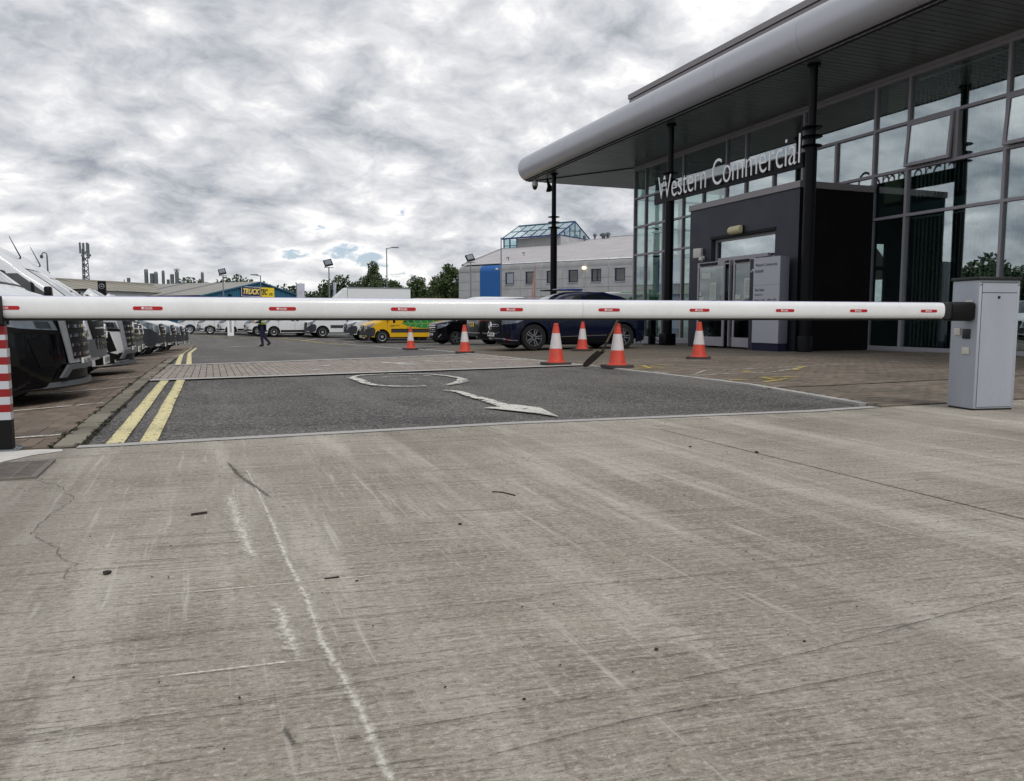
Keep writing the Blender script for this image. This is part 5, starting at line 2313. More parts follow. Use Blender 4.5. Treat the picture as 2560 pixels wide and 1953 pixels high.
def make_pickup(label, paint, loc, rz, group):
    L = 5.36
    t = thing('pickup_truck', label, 'pickup', loc, rz, group)
    c = Car(L, 1.92, [(0, .92), (.03, 1.02), (.1, 1.07), (.3, 1.11), (1.2, 1.19), (1.35, 1.22), (1.8, 1.56), (2.15, 1.76), (2.5, 1.81), (3.3, 1.79), (3.65, 1.66), (3.85, 1.25), (3.95, 1.20), (5.3, 1.20), (L, 1.05)],
            .24, [(.97, .39, .47), (4.15, .39, .47)], nd=.62, nf=.60, belt=1.08, tb=.36, rc=.10, tuck=.30)
    c.body(t, paint)
    underbody(t, c, .5, L - .3, .7)
    for x in (.97, 4.15):
        wheel(t, x, -.83, .39, 'alloy', 'L')
        wheel(t, x, .83, .39, 'alloy', 'R')
    c.part('windscreen', t, 'windscreen', [('F', [(-.72, 1.27), (-.58, 1.73), (.58, 1.73), (.72, 1.27)])], off=.006)
    for x in ([(1.75, 1.22), (2.2, 1.66), (2.75, 1.69), (2.75, 1.22)], [(2.83, 1.22), (2.83, 1.69), (3.3, 1.67), (3.6, 1.26)]):
        c.part('side_window', t, 'car_glass', [('S', x)], off=.005)
    # tall chrome-barred grille with silver frame
    c.part('grille_frame', t, 'van_silver', [('F', [(-.60, 1.00), (-.46, .46), (.46, .46), (.60, 1.00), (.56, 1.04), (-.56, 1.04)])], off=.012, thick=.012)
    c.part('grille', t, 'trim_black', [('F', [(-.50, .98), (-.39, .50), (.39, .50), (.50, .98)])], off=.028, thick=.004)
    slats(t, c, [.55, .645, .74, .835, .93], .4, 'chrome', .032, shape=lambda z: .38 + (z - .5) * .22, thick=.03)
    front_badge(t, c, .80, .10, False)
    for sg, ax in ((1, 'R'), (-1, 'L')):
        c.part('headlight', t, 'lamp_clear', [(ax, [(.13, .80), (.40, .835), (.88, .965), (.80, .985), (.42, .935), (.16, .90)])], off=.012)
    for ax in 'LR':
        c.part('lamp_surround', t, 'trim_black', [(ax, [(.11, .755), (.42, .79), (.98, .955), (.92, 1.005), (.80, 1.0), (.88, .968), (.40, .832), (.12, .795)])], off=.010)
    for ax in 'LR':
        c.part('lamp_cell', t, 'lamp_dark', [(ax, [(.17, .82), (.27, .83), (.29, .90), (.19, .89)])], off=.016)
        c.part('lamp_cell', t, 'lamp_dark', [(ax, [(.46, .87), (.62, .91), (.62, .955), (.48, .93)])], off=.016)
    # side vents, lower guard, lip
    for sg, ax in ((1, 'R'), (-1, 'L')):
        c.part('bumper_vent', t, 'trim_black', [(ax, [(.17, .46), (.27, .44), (.34, .72), (.24, .76)])], off=.009)
        if paint != 'van_black':
            c.part('lower_cladding', t, 'trim_black', [(ax, [(.13, .27), (.50, .25), (.53, .44), (.34, .47), (.16, .40)])], off=.008)
    c.part('lower_guard', t, 'plastic_grey', [('F', [(-.62, .33), (-.52, .45), (.52, .45), (.62, .33), (.55, .33), (.48, .40), (-.48, .40), (-.55, .33)])], off=.03, thick=.03)
    b = MB()
    pts = []
    for k in range(13):
        y = -.80 + 1.6 * k / 12
        x = -.045 + .46 * (abs(y) / .86) ** 2.4
        pts.append((x, y))
    ring = [(x, y) for x, y in pts] + [(x + .30, y * .93) for x, y in pts[::-1]]
    b.prism(ring, .05, 'plastic_grey', T(0, 0, .235))
    b.done('chin_spoiler', t, smooth=40)
    c.part('lower_intake', t, 'trim_black', [('F', [(-.66, .30), (.66, .30), (.60, .42), (-.60, .42)])], off=.008)
    for ax in 'LR':
        c.part('arch_trim', t, 'trim_black', [(ax, [(.42, .48), (.42, .60), (.52, .80), (.72, .95), (.97, 1.0), (1.22, .95), (1.42, .80), (1.52, .60), (1.55, .48), (1.46, .48), (1.38, .72), (1.2, .87), (.97, .905), (.74, .87), (.56, .72), (.48, .48)])], off=.01, thick=.015)
    plate(t, c, .45)
    mirror(t, 1.75, c.width_at(1.75, 1.2) - .02, 1.26, paint, False)
    for x in (1.62, 2.79, 3.7):
        c.part('door_seam', t, 'trim_black', [('S', [(x, .55), (x + .012, .55), (x + .012, 1.18), (x, 1.18)])], off=.0035)
    return t


def make_small_van(label, loc, rz, group, style='trim', L=4.56, mp='trim_black', lamp=True, simple=False):
    t = thing('small_van', label, 'van', loc, rz, group)
    c = Car(L, 1.80, [(0, .80), (.03, .90), (.1, .97), (.3, 1.04), (.8, 1.17), (.95, 1.22), (1.4, 1.56), (1.75, 1.78), (2.1, 1.86), (2.6, 1.89), (L - .2, 1.87), (L - .05, 1.8), (L, 1.4)],
            .26, [(.86, .32, .39), (3.64, .32, .39)], nd=.5, nf=.58, belt=1.05, tb=.14, rc=.12)
    c.body(t, 'van_white')
    underbody(t, c, .35, L - .3, .55)
    for x in (.86, 3.64):
        wheel(t, x, -.79, .32, style, 'L')
        wheel(t, x, .79, .32, style, 'R')
    c.part('windscreen', t, 'windscreen', [('F', [(-.72, 1.27), (-.6, 1.74), (.6, 1.74), (.72, 1.27)])], off=.006)
    c.part('side_window', t, 'car_glass', [('S', [(1.10, 1.18), (1.62, 1.66), (2.1, 1.68), (2.14, 1.18)])], off=.005)
    c.part('headlight', t, 'lamp_clear', [('F', [(.50, .82), (.78, .86), (.80, 1.0), (.55, .96)]), ('R', [(.10, .84), (.40, .88), (.62, 1.04), (.50, 1.06), (.2, .99)])], off=.010)
    c.part('headlight', t, 'lamp_clear', [('F', [(-.50, .82), (-.78, .86), (-.80, 1.0), (-.55, .96)]), ('L', [(.10, .84), (.40, .88), (.62, 1.04), (.50, 1.06), (.2, .99)])], off=.010)
    c.part('lamp_surround', t, 'trim_black', [('S', [(.06, .82), (.40, .86), (.66, 1.05), (.60, 1.05), (.38, .885), (.06, .845)])], off=.008)
    c.part('bumper', t, 'trim_black', [('F', [(-.8, .26), (.8, .26), (.8, .40), (-.8, .40)]), ('S', [(.1, .33), (.44, .33), (.46, .42), (.1, .46)])], off=.008)
    c.part('grille', t, 'trim_black', [('F', [(-.45, .55), (.45, .55), (.5, .72), (-.5, .72)])], off=.008)
    c.part('lower_guard', t, 'chrome', [('F', [(.5, .42), (.76, .44), (.78, .62), (.6, .66)]), ('F', [(-.5, .42), (-.76, .44), (-.78, .62), (-.6, .66)])], off=.012, thick=.01)
    c.part('side_skirt', t, 'trim_black', [('S', [(1.28, .30), (3.22, .30), (3.22, .44), (1.28, .44)])], off=.008)
    plate(t, c, .48)
    for x in (1.15, 2.18, 3.1):
        c.part('door_seam', t, 'plastic_dark', [('S', [(x, .45), (x + .012, .45), (x + .012, 1.16 if x < 2 else 1.7), (x, 1.16 if x < 2 else 1.7)])], off=.0035)
    for x in (1.98, 2.28):
        c.part('door_handle', t, 'trim_black', [('S', [(x, 1.02), (x + .14, 1.02), (x + .14, 1.06), (x, 1.06)])], off=.01, thick=.015)
    mirror(t, 1.2, c.width_at(1.2, 1.2), 1.28, mp, False)
    return t


def at(x, y):
    return (x, y, gz(x, y))


def left_row():
    G = 'vehicles parked nose out along the left side'
    # heading +X: rotate by 180 degrees about the nose
    def loc(x, y):
        return (x, y, gz(-2.6, y) + .0)
    make_pickup('black pickup with tall chrome barred grille, first in the left row by the striped post', 'van_black', loc(-1.27, 9.45), PI, G)
    make_sprinter('panel_van', 'white panel van with grey plastic bumper between the black and the white pickup', G, 'van_white', loc(-1.34, 11.75), PI, bumper='plastic_grey', H=2.35)
    make_pickup('white pickup with dark lower body and chrome grille, third in the left row', 'van_white', loc(-1.20, 14.2), PI, G)
    def stripe(t, c):
        c.part('amber_strip', t, 'amber', [('S', [(.45, .90), (1.0, .93), (1.0, .96), (.45, .93)])], off=.012)
    make_sprinter('panel_van', 'white high roof van with roof aerial just behind the white pickup', G, 'van_white', loc(-1.42, 18.0), PI, bumper='plastic_grey', antenna=True, H=2.62)
    make_sprinter('panel_van', 'second white high roof van with aerial, fifth vehicle of the left row', G, 'van_white', loc(-1.54, 20.6), PI, bumper='plastic_grey', antenna=True, H=2.66)
    make_sprinter('panel_van', 'white van with charcoal bumper and thin amber stripe on its wing', G, 'van_white', loc(-1.26, 24.9), PI, H=2.05, L=5.3, wheelbase=3.2, extra=stripe)
    make_sprinter('panel_van', 'white van with charcoal bumper just beyond the amber striped one', G, 'van_white', loc(-1.08, 27.6), PI, H=2.05, L=5.3, wheelbase=3.2)
    make_sprinter('panel_van', 'white van with charcoal bumper, last but one in the left row', G, 'van_white', loc(-.92, 31.0), PI, H=2.0, L=5.3, wheelbase=3.2)
    make_sprinter('panel_van', 'white van with charcoal bumper at the far end of the left row', G, 'van_white', loc(-.86, 34.2), PI, H=2.0, L=5.3, wheelbase=3.2)


left_row()
for o in list(COL.objects):
    if o.parent is None and o.get('group') == 'vehicles parked nose out along the left side':
        o.rotation_euler = (0, .04, PI)


def back_row():
    G = 'white vans parked across the far end of the yard'
    labs = ['white van whose front wheel shows left of the yellow vested person',
            'white van whose front wheel stands behind the slim white info post',
            'white van second from the left in the far row, beyond the left row',
            'white van at the far left of the back row, half hidden by the left row']
    for (x, y), lab in zip(((2.95 - .86, 55.4), (1.30 - .86, 57.9), (-.05 - .86, 60.6), (-1.45 - .86, 63.6)), labs):
        make_small_van(lab, at(x, y), 0, G)
    make_small_van('plain white small van seen side on, right of the vested person', at(3.83 - .86, 53.6), 0, G, style='steel')
    # box van
    L = 2.55
    lx, ly = 6.67 - 1.0, 51.7
    t = thing('box_van', 'white box van with chassis cab and tall square body in the far row', 'van', at(lx, ly), 0, G)
    c = Car(L, 2.02, [(0, .84), (.02, .93), (.08, 1.0), (.2, 1.06), (.6, 1.20), (.95, 1.33), (1.0, 1.37), (1.4, 1.74), (1.78, 2.03), (2.0, 2.18), (2.3, 2.22), (L, 2.22)],
            .34, [(1.0, .35, .43)], nd=.55, nf=.58, belt=1.25, tb=.10, rc=.14)
    c.body(t, 'van_white')
    wheel(t, 1.0, -.885, .35, 'steel', 'L')
    wheel(t, 1.0, .885, .35, 'steel', 'R')
    wheel(t, 5.1, -.885, .35, 'steel', 'L')
    wheel(t, 5.1, .885, .35, 'steel', 'R')
    c.part('windscreen_seal', t, 'trim_black', [('F', [(-.88, 1.39), (-.75, 2.03), (.75, 2.03), (.88, 1.39)])], off=.003)
    c.part('windscreen', t, 'windscreen', [('F', [(-.84, 1.42), (-.72, 2.0), (.72, 2.0), (.84, 1.42)])], off=.007)
    c.part('side_window', t, 'car_glass', [('S', [(1.22, 1.36), (1.86, 1.93), (2.30, 1.93), (2.36, 1.36)])], off=.005)
    c.part('bumper', t, 'plastic_dark', [('F', [(-.97, .28), (.97, .28), (.97, .58), (.60, .66), (-.60, .66), (-.97, .58)]),
                                         ('S', [(.12, .36), (.54, .40), (.60, .58), (.62, .74), (.52, .88), (.30, .84), (.12, .70)])], off=.012, thick=.012)
    c.part('grille', t, 'trim_black', [('F', [(-.56, .90), (-.40, .52), (.40, .52), (.56, .90), (.50, .97), (-.50, .97)])], off=.016, thick=.008)
    c.part('headlight', t, 'lamp_clear', [('F', [(.55, .70), (.90, .80), (.93, 1.02), (.60, .92)]), ('L', [(.12, .82), (.36, .86), (.62, 1.10), (.50, 1.10), (.14, .95)])], off=.010)
    c.part('side_strip', t, 'plastic_dark', [('S', [(1.5, .62), (2.5, .62), (2.5, .80), (1.5, .80)])], off=.01, thick=.012)
    c.part('door_handle', t, 'trim_black', [('S', [(2.2, 1.20), (2.36, 1.20), (2.36, 1.24), (2.2, 1.24)])], off=.01, thick=.02)
    mirror(t, 1.35, c.width_at(1.35, 1.45), 1.52)
    b = MB()
    b.box((2.62, -1.06, .88), (6.75, 1.06, 3.22), 'van_white', bev=.02)
    b.done('box_body', t)
    b = MB()
    for y in (-1.065, 1.065):
        b.box((2.60, y - .02, 3.17), (6.78, y + .02, 3.245), 'galv')
        b.box((2.60, y - .02, .85), (6.78, y + .02, .93), 'galv')
    b.done('box_trim', t)
    b = MB()
    vs = [(1.45, -1.0, 2.2), (1.45, 1.0, 2.2), (2.6, 1.04, 3.2), (2.6, -1.04, 3.2), (2.6, 1.04, 2.2), (2.6, -1.04, 2.2)]
    q = [b.bm.verts.new(v) for v in vs]
    for f in ((0, 1, 2, 3), (0, 3, 5), (1, 4, 2), (0, 5, 4, 1)):
        b.bm.faces.new([q[i] for i in f])
    b.done('air_deflector', t, 'van_white')
    b = MB()
    b.box((2.3, -.45, .5), (6.7, .45, .85), 'trim_black')
    b.box((1.4, -.8, .3), (2.5, .8, .7), 'trim_black')
    b.done('chassis', t)
    # white van just behind the yellow one
    make_sprinter('panel_van', 'white van with charcoal bumper peeping out behind the yellow van', G, 'van_white', at(7.55, 47.6), 0, H=2.3)
    # yellow van with leaf print

    def leaf(t, c):
        c.part('band', t, 'trim_black', [('S', [(1.5, .60), (5.8, .60), (5.8, .80), (1.5, .80)])], off=.008)
        c.part('leaf_print', t, 'leaf_green_print', [('L', [(2.10, 1.10), (2.4, 1.34), (2.9, 1.52), (3.6, 1.66), (5.0, 1.74), (5.75, 1.72), (5.75, .92), (5.2, .83), (4.2, .82), (3.2, .84), (2.5, .93)])], off=.006)
        b = MB()
        for k in range(9):
            x = 2.55 + k * .35
            zt = min(1.6, 1.22 + k * .07)
            c.lay(b, [(x, 1.1), (x + .05, 1.08), (x - .12, zt), (x - .17, zt)], 'L', 'leaf_light_print', .009)
            c.lay(b, [(x + .02, 1.05), (x + .07, 1.05), (x - .02, .88), (x - .07, .89)], 'L', 'leaf_light_print', .009)
        c.lay(b, [(2.15, 1.10), (5.65, 1.10), (5.65, 1.05), (2.2, 1.08)], 'L', 'leaf_light_print', .0105)
        b.done('leaf_veins', t, recalc=False)
        b = MB()
        c.lay(b, [(1.60, 1.16), (1.67, 1.09), (1.74, 1.16), (1.74, 1.27), (1.67, 1.32), (1.60, 1.27)], 'L', 'trim_black', .008)
        c.lay(b, [(1.45, .97), (1.98, .97), (1.98, .995), (1.45, .995)], 'L', 'plastic_dark', .008)
        c.lay(b, [(1.45, .91), (1.66, .91), (1.66, .93), (1.45, .93)], 'L', 'plastic_dark', .008)
        b.done('door_print', t, recalc=False)
    make_sprinter('panel_van', 'yellow panel van with big green leaf print along its side', None, 'van_yellow', at(8.85 - 1.0, 43.7), 0, extra=leaf, H=2.5)


back_row()


def trafic():
    L = 5.08
    t = thing('passenger_van', 'dark blue van with chrome barred nose parked beside the yellow van', 'van', at(10.15, 37.2), R(6))
    c = Car(L, 1.95, [(0, .82), (.03, .96), (.1, 1.02), (.25, 1.09), (.85, 1.22), (1.0, 1.28), (1.4, 1.6), (1.75, 1.86), (2.1, 1.94), (3, 1.97), (4.9, 1.95), (5.03, 1.8), (L, 1.5)],
            .30, [(.93, .34, .41), (4.03, .34, .41)], nd=.5, nf=.6, belt=1.15, tb=.12, rc=.12)
    c.body(t, 'van_black')
    underbody(t, c, .35, L - .3, .55)
    for x in (.93, 4.03):
        wheel(t, x, -.86, .34, 'alloy', 'L')
        wheel(t, x, .86, .34, 'alloy', 'R')
    c.part('windscreen', t, 'windscreen', [('F', [(-.78, 1.34), (-.66, 1.84), (.66, 1.84), (.78, 1.34)])], off=.006)
    c.part('side_window', t, 'car_glass', [('S', [(1.2, 1.26), (1.8, 1.8), (2.3, 1.82), (2.34, 1.26)])], off=.005)
    c.part('grille', t, 'trim_black', [('F', [(-.5, .62), (.5, .62), (.55, .95), (-.55, .95)])], off=.01)
    slats(t, c, [.66, .76, .86, .95], .45, 'chrome', .03)
    front_badge(t, c, .80, .08, False)
    for s in (-1, 1):
        c.part('headlight', t, 'lamp_clear', [('F', [(s * .52, .78), (s * .84, .84), (s * .86, 1.02), (s * .58, .96)]), ('L' if s < 0 else 'R', [(.1, .84), (.35, .9), (.6, 1.06), (.2, 1.0)])], off=.01)
        c.part('fog_trim', t, 'chrome', [('F', [(s * .6, .38), (s * .66, .36), (s * .82, .50), (s * .80, .56)])], off=.015, thick=.015)
    c.part('lower_trim', t, 'chrome', [('F', [(-.6, .33), (.6, .33), (.6, .36), (-.6, .36)])], off=.012, thick=.01)
    plate(t, c, .52)
    mirror(t, 1.3, c.width_at(1.3, 1.3), 1.4, 'trim_black', False)


trafic()


def suv():
    L = 4.62
    # rear end towards the drive: heading +X
    t = thing('black_car', 'black sport utility car showing its rear with yellow number plate, behind the navy car', 'car', at(8.55 + L, 25.9), PI)
    c = Car(L, 1.88, [(0, .75), (.04, .9), (.2, .97), (.9, 1.06), (1.2, 1.1), (1.9, 1.52), (2.4, 1.64), (3.0, 1.66), (3.9, 1.58), (4.3, 1.30), (4.45, 1.08), (4.55, 1.02), (L, .75)],
            .26, [(.9, .36, .43), (3.66, .36, .43)], nd=.5, nf=.6, rd=.42, rf=.62, belt=1.0, tb=.38, rc=.12, tuck=.2)
    c.body(t, 'car_black')
    underbody(t, c, .35, L - .5, .55)
    for x in (.9, 3.66):
        wheel(t, x, -.82, .36, 'alloy', 'L')
        wheel(t, x, .82, .36, 'alloy', 'R')
    c.part('rear_window', t, 'car_glass', [('B', [(-.55, 1.16), (.55, 1.16), (.48, 1.46), (-.48, 1.46)])], off=.006)
    c.part('side_window', t, 'car_glass', [('S', [(1.5, 1.1), (2.0, 1.5), (3.6, 1.52), (4.0, 1.16)])], off=.005)
    for s in (-1, 1):
        c.part('tail_light', t, 'lamp_red', [('B', [(s * .45, .86), (s * .86, .86), (s * .86, .98), (s * .45, .94)]), ('L' if s < 0 else 'R', [(L - .45, .86), (L - .08, .86), (L - .08, .96), (L - .4, .96)])], off=.008)
    c.part('bumper_strip', t, 'chrome', [('B', [(-.75, .44), (.75, .44), (.75, .47), (-.75, .47)]), ('S', [(L - .42, .40), (L - .1, .44), (L - .1, .47), (L - .42, .43)])], off=.015, thick=.012)
    c.part('rear_valance', t, 'trim_black', [('B', [(-.7, .30), (.7, .30), (.7, .40), (-.7, .40)])], off=.01)
    plate(t, c, .74, .46, .13, 'plate_yellow', True)
    c.part('headlight', t, 'lamp_clear', [('F', [(.5, .7), (.8, .76), (.82, .86), (.5, .82)]), ('F', [(-.5, .7), (-.8, .76), (-.82, .86), (-.5, .82)])], off=.008)
    b = MB()
    b.lathe([(.03, 0), (.035, .08)], 'steel', 10, T(L - .05, .55, .30) @ RY(R(90)))
    b.done('exhaust', t)


suv()


def navy_car():
    L = 4.46
    t = thing('electric_car', 'navy blue crossover car with star grille badge parked nose left by the cones', 'car', (7.25, 20.25, gz(9.5, 20.2) - .01), R(0))
    c = Car(L, 1.83, [(0, .74), (.03, .86), (.12, .93), (.35, .99), (.9, 1.06), (1.15, 1.10), (1.5, 1.33), (1.85, 1.50), (2.2, 1.59), (2.65, 1.62), (3.2, 1.60), (3.7, 1.50), (4.1, 1.30), (4.3, 1.10), (4.42, .98), (L, .70)],
            .21, [(.90, .355, .415), (3.63, .355, .415)], nd=.62, nf=.55, rd=.4, rf=.65, belt=.95, tb=.42, rc=.10, tuck=.22)
    c.body(t, 'car_navy')
    underbody(t, c, .4, L - .4, .55)
    for x in (.90, 3.63):
        wheel(t, x, -.80, .355, 'alloy', 'L')
        wheel(t, x, .80, .355, 'alloy', 'R')
    c.part('windscreen', t, 'windscreen', [('F', [(-.6, 1.13), (-.5, 1.47), (.5, 1.47), (.6, 1.13)])], off=.006)
    for x in ([(1.42, 1.10), (1.95, 1.46), (2.42, 1.53), (2.42, 1.07)], [(2.50, 1.07), (2.50, 1.53), (3.1, 1.52), (3.45, 1.42), (3.75, 1.14), (3.7, 1.10)]):
        c.part('side_window', t, 'car_glass', [('S', x)], off=.005)
    c.part('grille', t, 'trim_black', [('F', [(-.50, .78), (-.44, .52), (-.30, .46), (.30, .46), (.44, .52), (.50, .78), (.42, .82), (-.42, .82)])], off=.010, thick=.005)
    slats(t, c, [.655, .705], .42, 'chrome', .016)
    c.part('grille_rim', t, 'chrome', [('F', [(-.46, .50), (-.32, .44), (.32, .44), (.46, .50), (.46, .52), (.32, .465), (-.32, .465), (-.46, .52)])], off=.016, thick=.01)
    front_badge(t, c, .66, .115)
    for s in (-1, 1):
        c.part('headlight', t, 'lamp_clear', [('F', [(s * .5, .70), (s * .80, .74), (s * .80, .84), (s * .5, .80)]), ('L' if s < 0 else 'R', [(.12, .70), (.42, .75), (.85, .93), (.80, .96), (.5, .92), (.12, .82)])], off=.009)
        c.part('air_curtain', t, 'trim_black', [('F', [(s * .45, .38), (s * .72, .36), (s * .76, .50), (s * .55, .46)])], off=.01)
    c.part('light_bar', t, 'trim_black', [('F', [(-.5, .83), (.5, .83), (.5, .86), (-.5, .86)])], off=.009)
    c.part('bumper_trim', t, 'chrome', [('F', [(-.62, .315), (.62, .315), (.62, .335), (-.62, .335)]), ('S', [(.14, .29), (.30, .27), (.52, .27), (.52, .29), (.30, .29), (.14, .335)])], off=.015, thick=.012)
    c.part('sill_trim', t, 'trim_black', [('S', [(1.35, .24), (3.18, .24), (3.18, .34), (1.35, .34)])], off=.008)
    c.part('sill_strip', t, 'chrome', [('S', [(1.5, .36), (3.1, .40), (3.1, .415), (1.5, .375)])], off=.010, thick=.006)
    for ax in 'LR':
        c.part('arch_trim', t, 'trim_black', [(ax, [(.44, .30), (.46, .50), (.62, .70), (.90, .80), (1.18, .70), (1.34, .50), (1.36, .30), (1.32, .30), (1.28, .50), (1.14, .66), (.90, .755), (.66, .66), (.52, .50), (.48, .30)])], off=.008, thick=.01)
    plate(t, c, .43, .50, .105, text='BE21 AJ')
    for x in (1.30, 2.46, 3.30):
        c.part('door_seam', t, 'trim_black', [('S', [(x, .40), (x + .010, .40), (x + .010, 1.04), (x, 1.04)])], off=.0035)
    for x in (2.2, 3.15):
        c.part('door_handle', t, 'car_navy', [('S', [(x, .92), (x + .2, .92), (x + .2, .95), (x, .95)])], off=.014, thick=.02)
    mirror(t, 1.5, c.width_at(1.5, 1.1) - .02, 1.12, 'car_navy', False)
    for s in (-1, 1):
        b = MB()
        b.tube([(2.0, s * .56, 1.53), (2.2, s * .55, 1.59), (3.2, s * .53, 1.60), (3.5, s * .53, 1.53)], .014, 'trim_black', 6)
        b.done('roof_rail', t)
    c.part('tail_light', t, 'lamp_red', [('B', [(-.8, .86), (.8, .86), (.8, .92), (-.8, .92)])], off=.008)


navy_car()


def vans_behind():
    G = 'white van roofs rising behind the parked cars'
    make_sprinter('panel_van', 'white van whose long roof shows above the barrier left of the far column', G, 'van_white', at(14.6, 52.0), 0, H=2.72, L=6.4, wheelbase=4.0)
    make_sprinter('panel_van', 'white van partly hidden behind the roof of the navy car', G, 'van_white', at(16.0, 43.6), 0, H=2.35)

    def green(t, c):
        c.part('green_band', t, 'green_band', [('S', [(2.7, 1.5), (3.4, 1.9), (3.9, 2.45), (6.0, 2.45), (6.0, 1.5)]), ], off=.008)
        b = MB()
        c.lay(b, [(3.4, -.9), (3.0, .9), (6.0, .9), (6.0, -.9)], 'T', 'green_band', .008)
        b.done('green_roof_band', t, recalc=False)
    make_sprinter('panel_van', 'white van with broad green band beside the showroom corner', G, 'van_white', at(17.0, 37.3), 0, H=2.70, extra=green, L=6.4, wheelbase=4.0)
    t = thing('roof_box', 'flat blue roof box on the roof of the navy car', 'roof box', (0, 0, 0))
    b = MB()
    b.box((9.25, 20.05, gz(9.5, 20.2) + 1.645), (9.95, 20.65, gz(9.5, 20.2) + 1.70), 'blue_van', bev=.02)
    b.done('lid', t, smooth=40)
    b = MB()
    b.box((8.85, 20.1, gz(9.5, 20.2) + 1.635), (9.25, 20.6, gz(9.5, 20.2) + 1.665), 'trim_black', bev=.01)
    b.done('foot', t)


vans_behind()


# ================================================================== STREET FURNITURE
def build_furniture():
    # cycle hoop and dark charging post by the far glazing
    x, y = 13.55, 22.9
    t = thing('cycle_hoop', 'galvanised steel hoop standing by the glass at the left of the porch', 'hoop', at(x, y))
    b = MB()
    pts = [(0, 0, -.05), (0, 0, .62)] + [(.0, .13 - .13 * math.cos(a), .62 + .13 * math.sin(a)) for a in np.linspace(.2, PI - .2, 9)] + [(0, .26, .62), (0, .26, -.05)]
    b.tube(pts, .024, 'galv', 10)
    b.done('hoop_bar', t, smooth=50)
    x, y = 13.9, 22.75
    t = thing('charging_post', 'black charging post with a looped cable beside the steel hoop', 'charging post', at(x, y))
    b = MB()
    b.box((-.10, -.08, 0), (.10, .08, 1.05), 'column_black', bev=.01)
    b.done('post', t)
    b = MB()
    b.box((-.16, -.13, 1.05), (.16, .13, 1.45), 'trim_black', bev=.02)
    b.done('head', t)
    b = MB()
    b.tube([(-.1, -.05, .9), (-.18, -.2, .4), (-.1, -.5, .12), (.0, -.8, .10), (.05, -.95, .3), (.04, -.9, .6)], .015, 'trim_black', 6)
    b.done('cable', t)
    b = MB()
    b.box((-.22, -.2, -.05), (.22, .2, .03), 'column_black')
    b.done('base', t)
    # slim white info post by the vans
    x, y = 1.22, 54.6
    t = thing('info_post', 'slim white info post with grey print standing in front of the far vans', 'post', at(x, y))
    b = MB()
    b.box((-.20, -.06, 0), (.20, .06, 1.55), 'letter_white', bev=.01)
    b.done('panel', t)
    b = MB()
    b.box((-.07, -.064, .25), (.07, -.0605, 1.2), 'totem_grey')
    b.done('print_panel', t)
    b = MB()
    b.box((-.24, -.15, -.03), (.24, .15, .03), 'galv')
    b.done('base', t)

    def flood(x, y, h, lab, rz=0.0, s=1.0):
        t = thing('floodlight_pole', lab, 'light pole', at(x, y), rz, 'poles with square floodlights')
        b = MB()
        b.tube([(0, 0, -.2), (0, 0, h)], [.07 * s, .045 * s], 'galv', 10)
        b.done('pole', t, smooth=50)
        b = MB()
        b.box((-.36 * s, -.04, h), (.36 * s, .04, h + .05), 'galv')
        b.done('crossarm', t)
        b = MB()
        b.box((-.32 * s, -.07, -.28 * s), (.32 * s, .07, .28 * s), 'trim_black', T(-.05, 0, h + .38 * s) @ RY(R(-14)) @ RX(R(-34)), bev=.01)
        b.done('lamp_head', t)
        b = MB()
        b.box((-.24 * s, -.085, -.2 * s), (.24 * s, -.072, .2 * s), 'lamp_clear', T(-.05, 0, h + .38 * s) @ RY(R(-14)) @ RX(R(-34)))
        b.done('lens', t)

    flood(1.17, 75.3, 4.95, 'floodlight pole in front of the blue shed gable')
    flood(8.69, 61.7, 5.05, 'floodlight pole beside the white banner flag')
    flood(18.94, 57.7, 5.45, 'floodlight pole before the grey building corner, left of its blue panel')

    def lamp(x, y, h, arm, lab, rz):
        t = thing('street_lamp', lab, 'street lamp', at(x, y), rz, 'street lamps with outreach arms')
        b = MB()
        b.tube([(0, 0, -.2), (0, 0, h * .25), (0, 0, h)], [.085, .07, .05], 'galv', 10)
        b.done('pole', t, smooth=50)
        b = MB()
        b.tube([(0, 0, h - .05), (arm * .5, 0, h + .02), (arm, 0, h + .08)], .035, 'galv', 8)
        b.done('arm', t)
        b = MB()
        b.box((arm - .1, -.12, h + .02), (arm + .65, .12, h + .13), 'galv', bev=.03)
        b.done('lantern', t)
    lamp(4.96, 84.7, 5.55, -.9, 'street lamp with its arm to the left, across the blue and yellow shop sign', R(-21))
    lamp(17.2, 80.2, 8.35, .6, 'tall street lamp with its arm to the right, among the trees', R(-21))
    x, y = 21.92, 58.92
    t = thing('flag_pole', 'thin bare pole against the blue wall panel of the grey building', 'pole', at(x, y))
    b = MB()
    b.tube([(0, 0, -.2), (0, 0, 7.6)], [.06, .045], 'galv', 8)
    b.done('pole', t, smooth=50)
    b = MB()
    b.tube([(0, 0, 5.15), (-.30, -.05, 5.12)], .02, 'galv', 6)
    b.lathe([(.02, .1), (.12, .08), (.12, -.04), (.02, -.06)], 'cctv_white', 12, T(-.4, -.05, 5.08))
    b.done('camera', t)
    # CCTV pole at the left
    x, y = -11.65, 69.6
    t = thing('camera_pole', 'camera pole with swan neck and hanging dome above the left vans', 'pole', at(x, y))
    b = MB()
    b.tube([(0, 0, -.2), (0, 0, 4.7), (0, 0, 4.72), (0, 0, 6.0)], [.16, .14, .06, .05], 'flue', 10)
    b.done('pole', t, smooth=50)
    b = MB()
    b.tube([(0, 0, 6.0)] + [(-.17 + .17 * math.cos(a), 0, 6.0 + .2 * math.sin(a)) for a in np.linspace(0.2, 2.6, 8)] + [(-.36, 0, 6.02)], .04, 'flue', 8)
    b.done('neck', t, smooth=50)
    b = MB()
    b.lathe([(.04, .10), (.11, .07), (.12, -.06), (.07, -.16), (.01, -.19)], 'flue', 14, T(-.37, 0, 5.92))
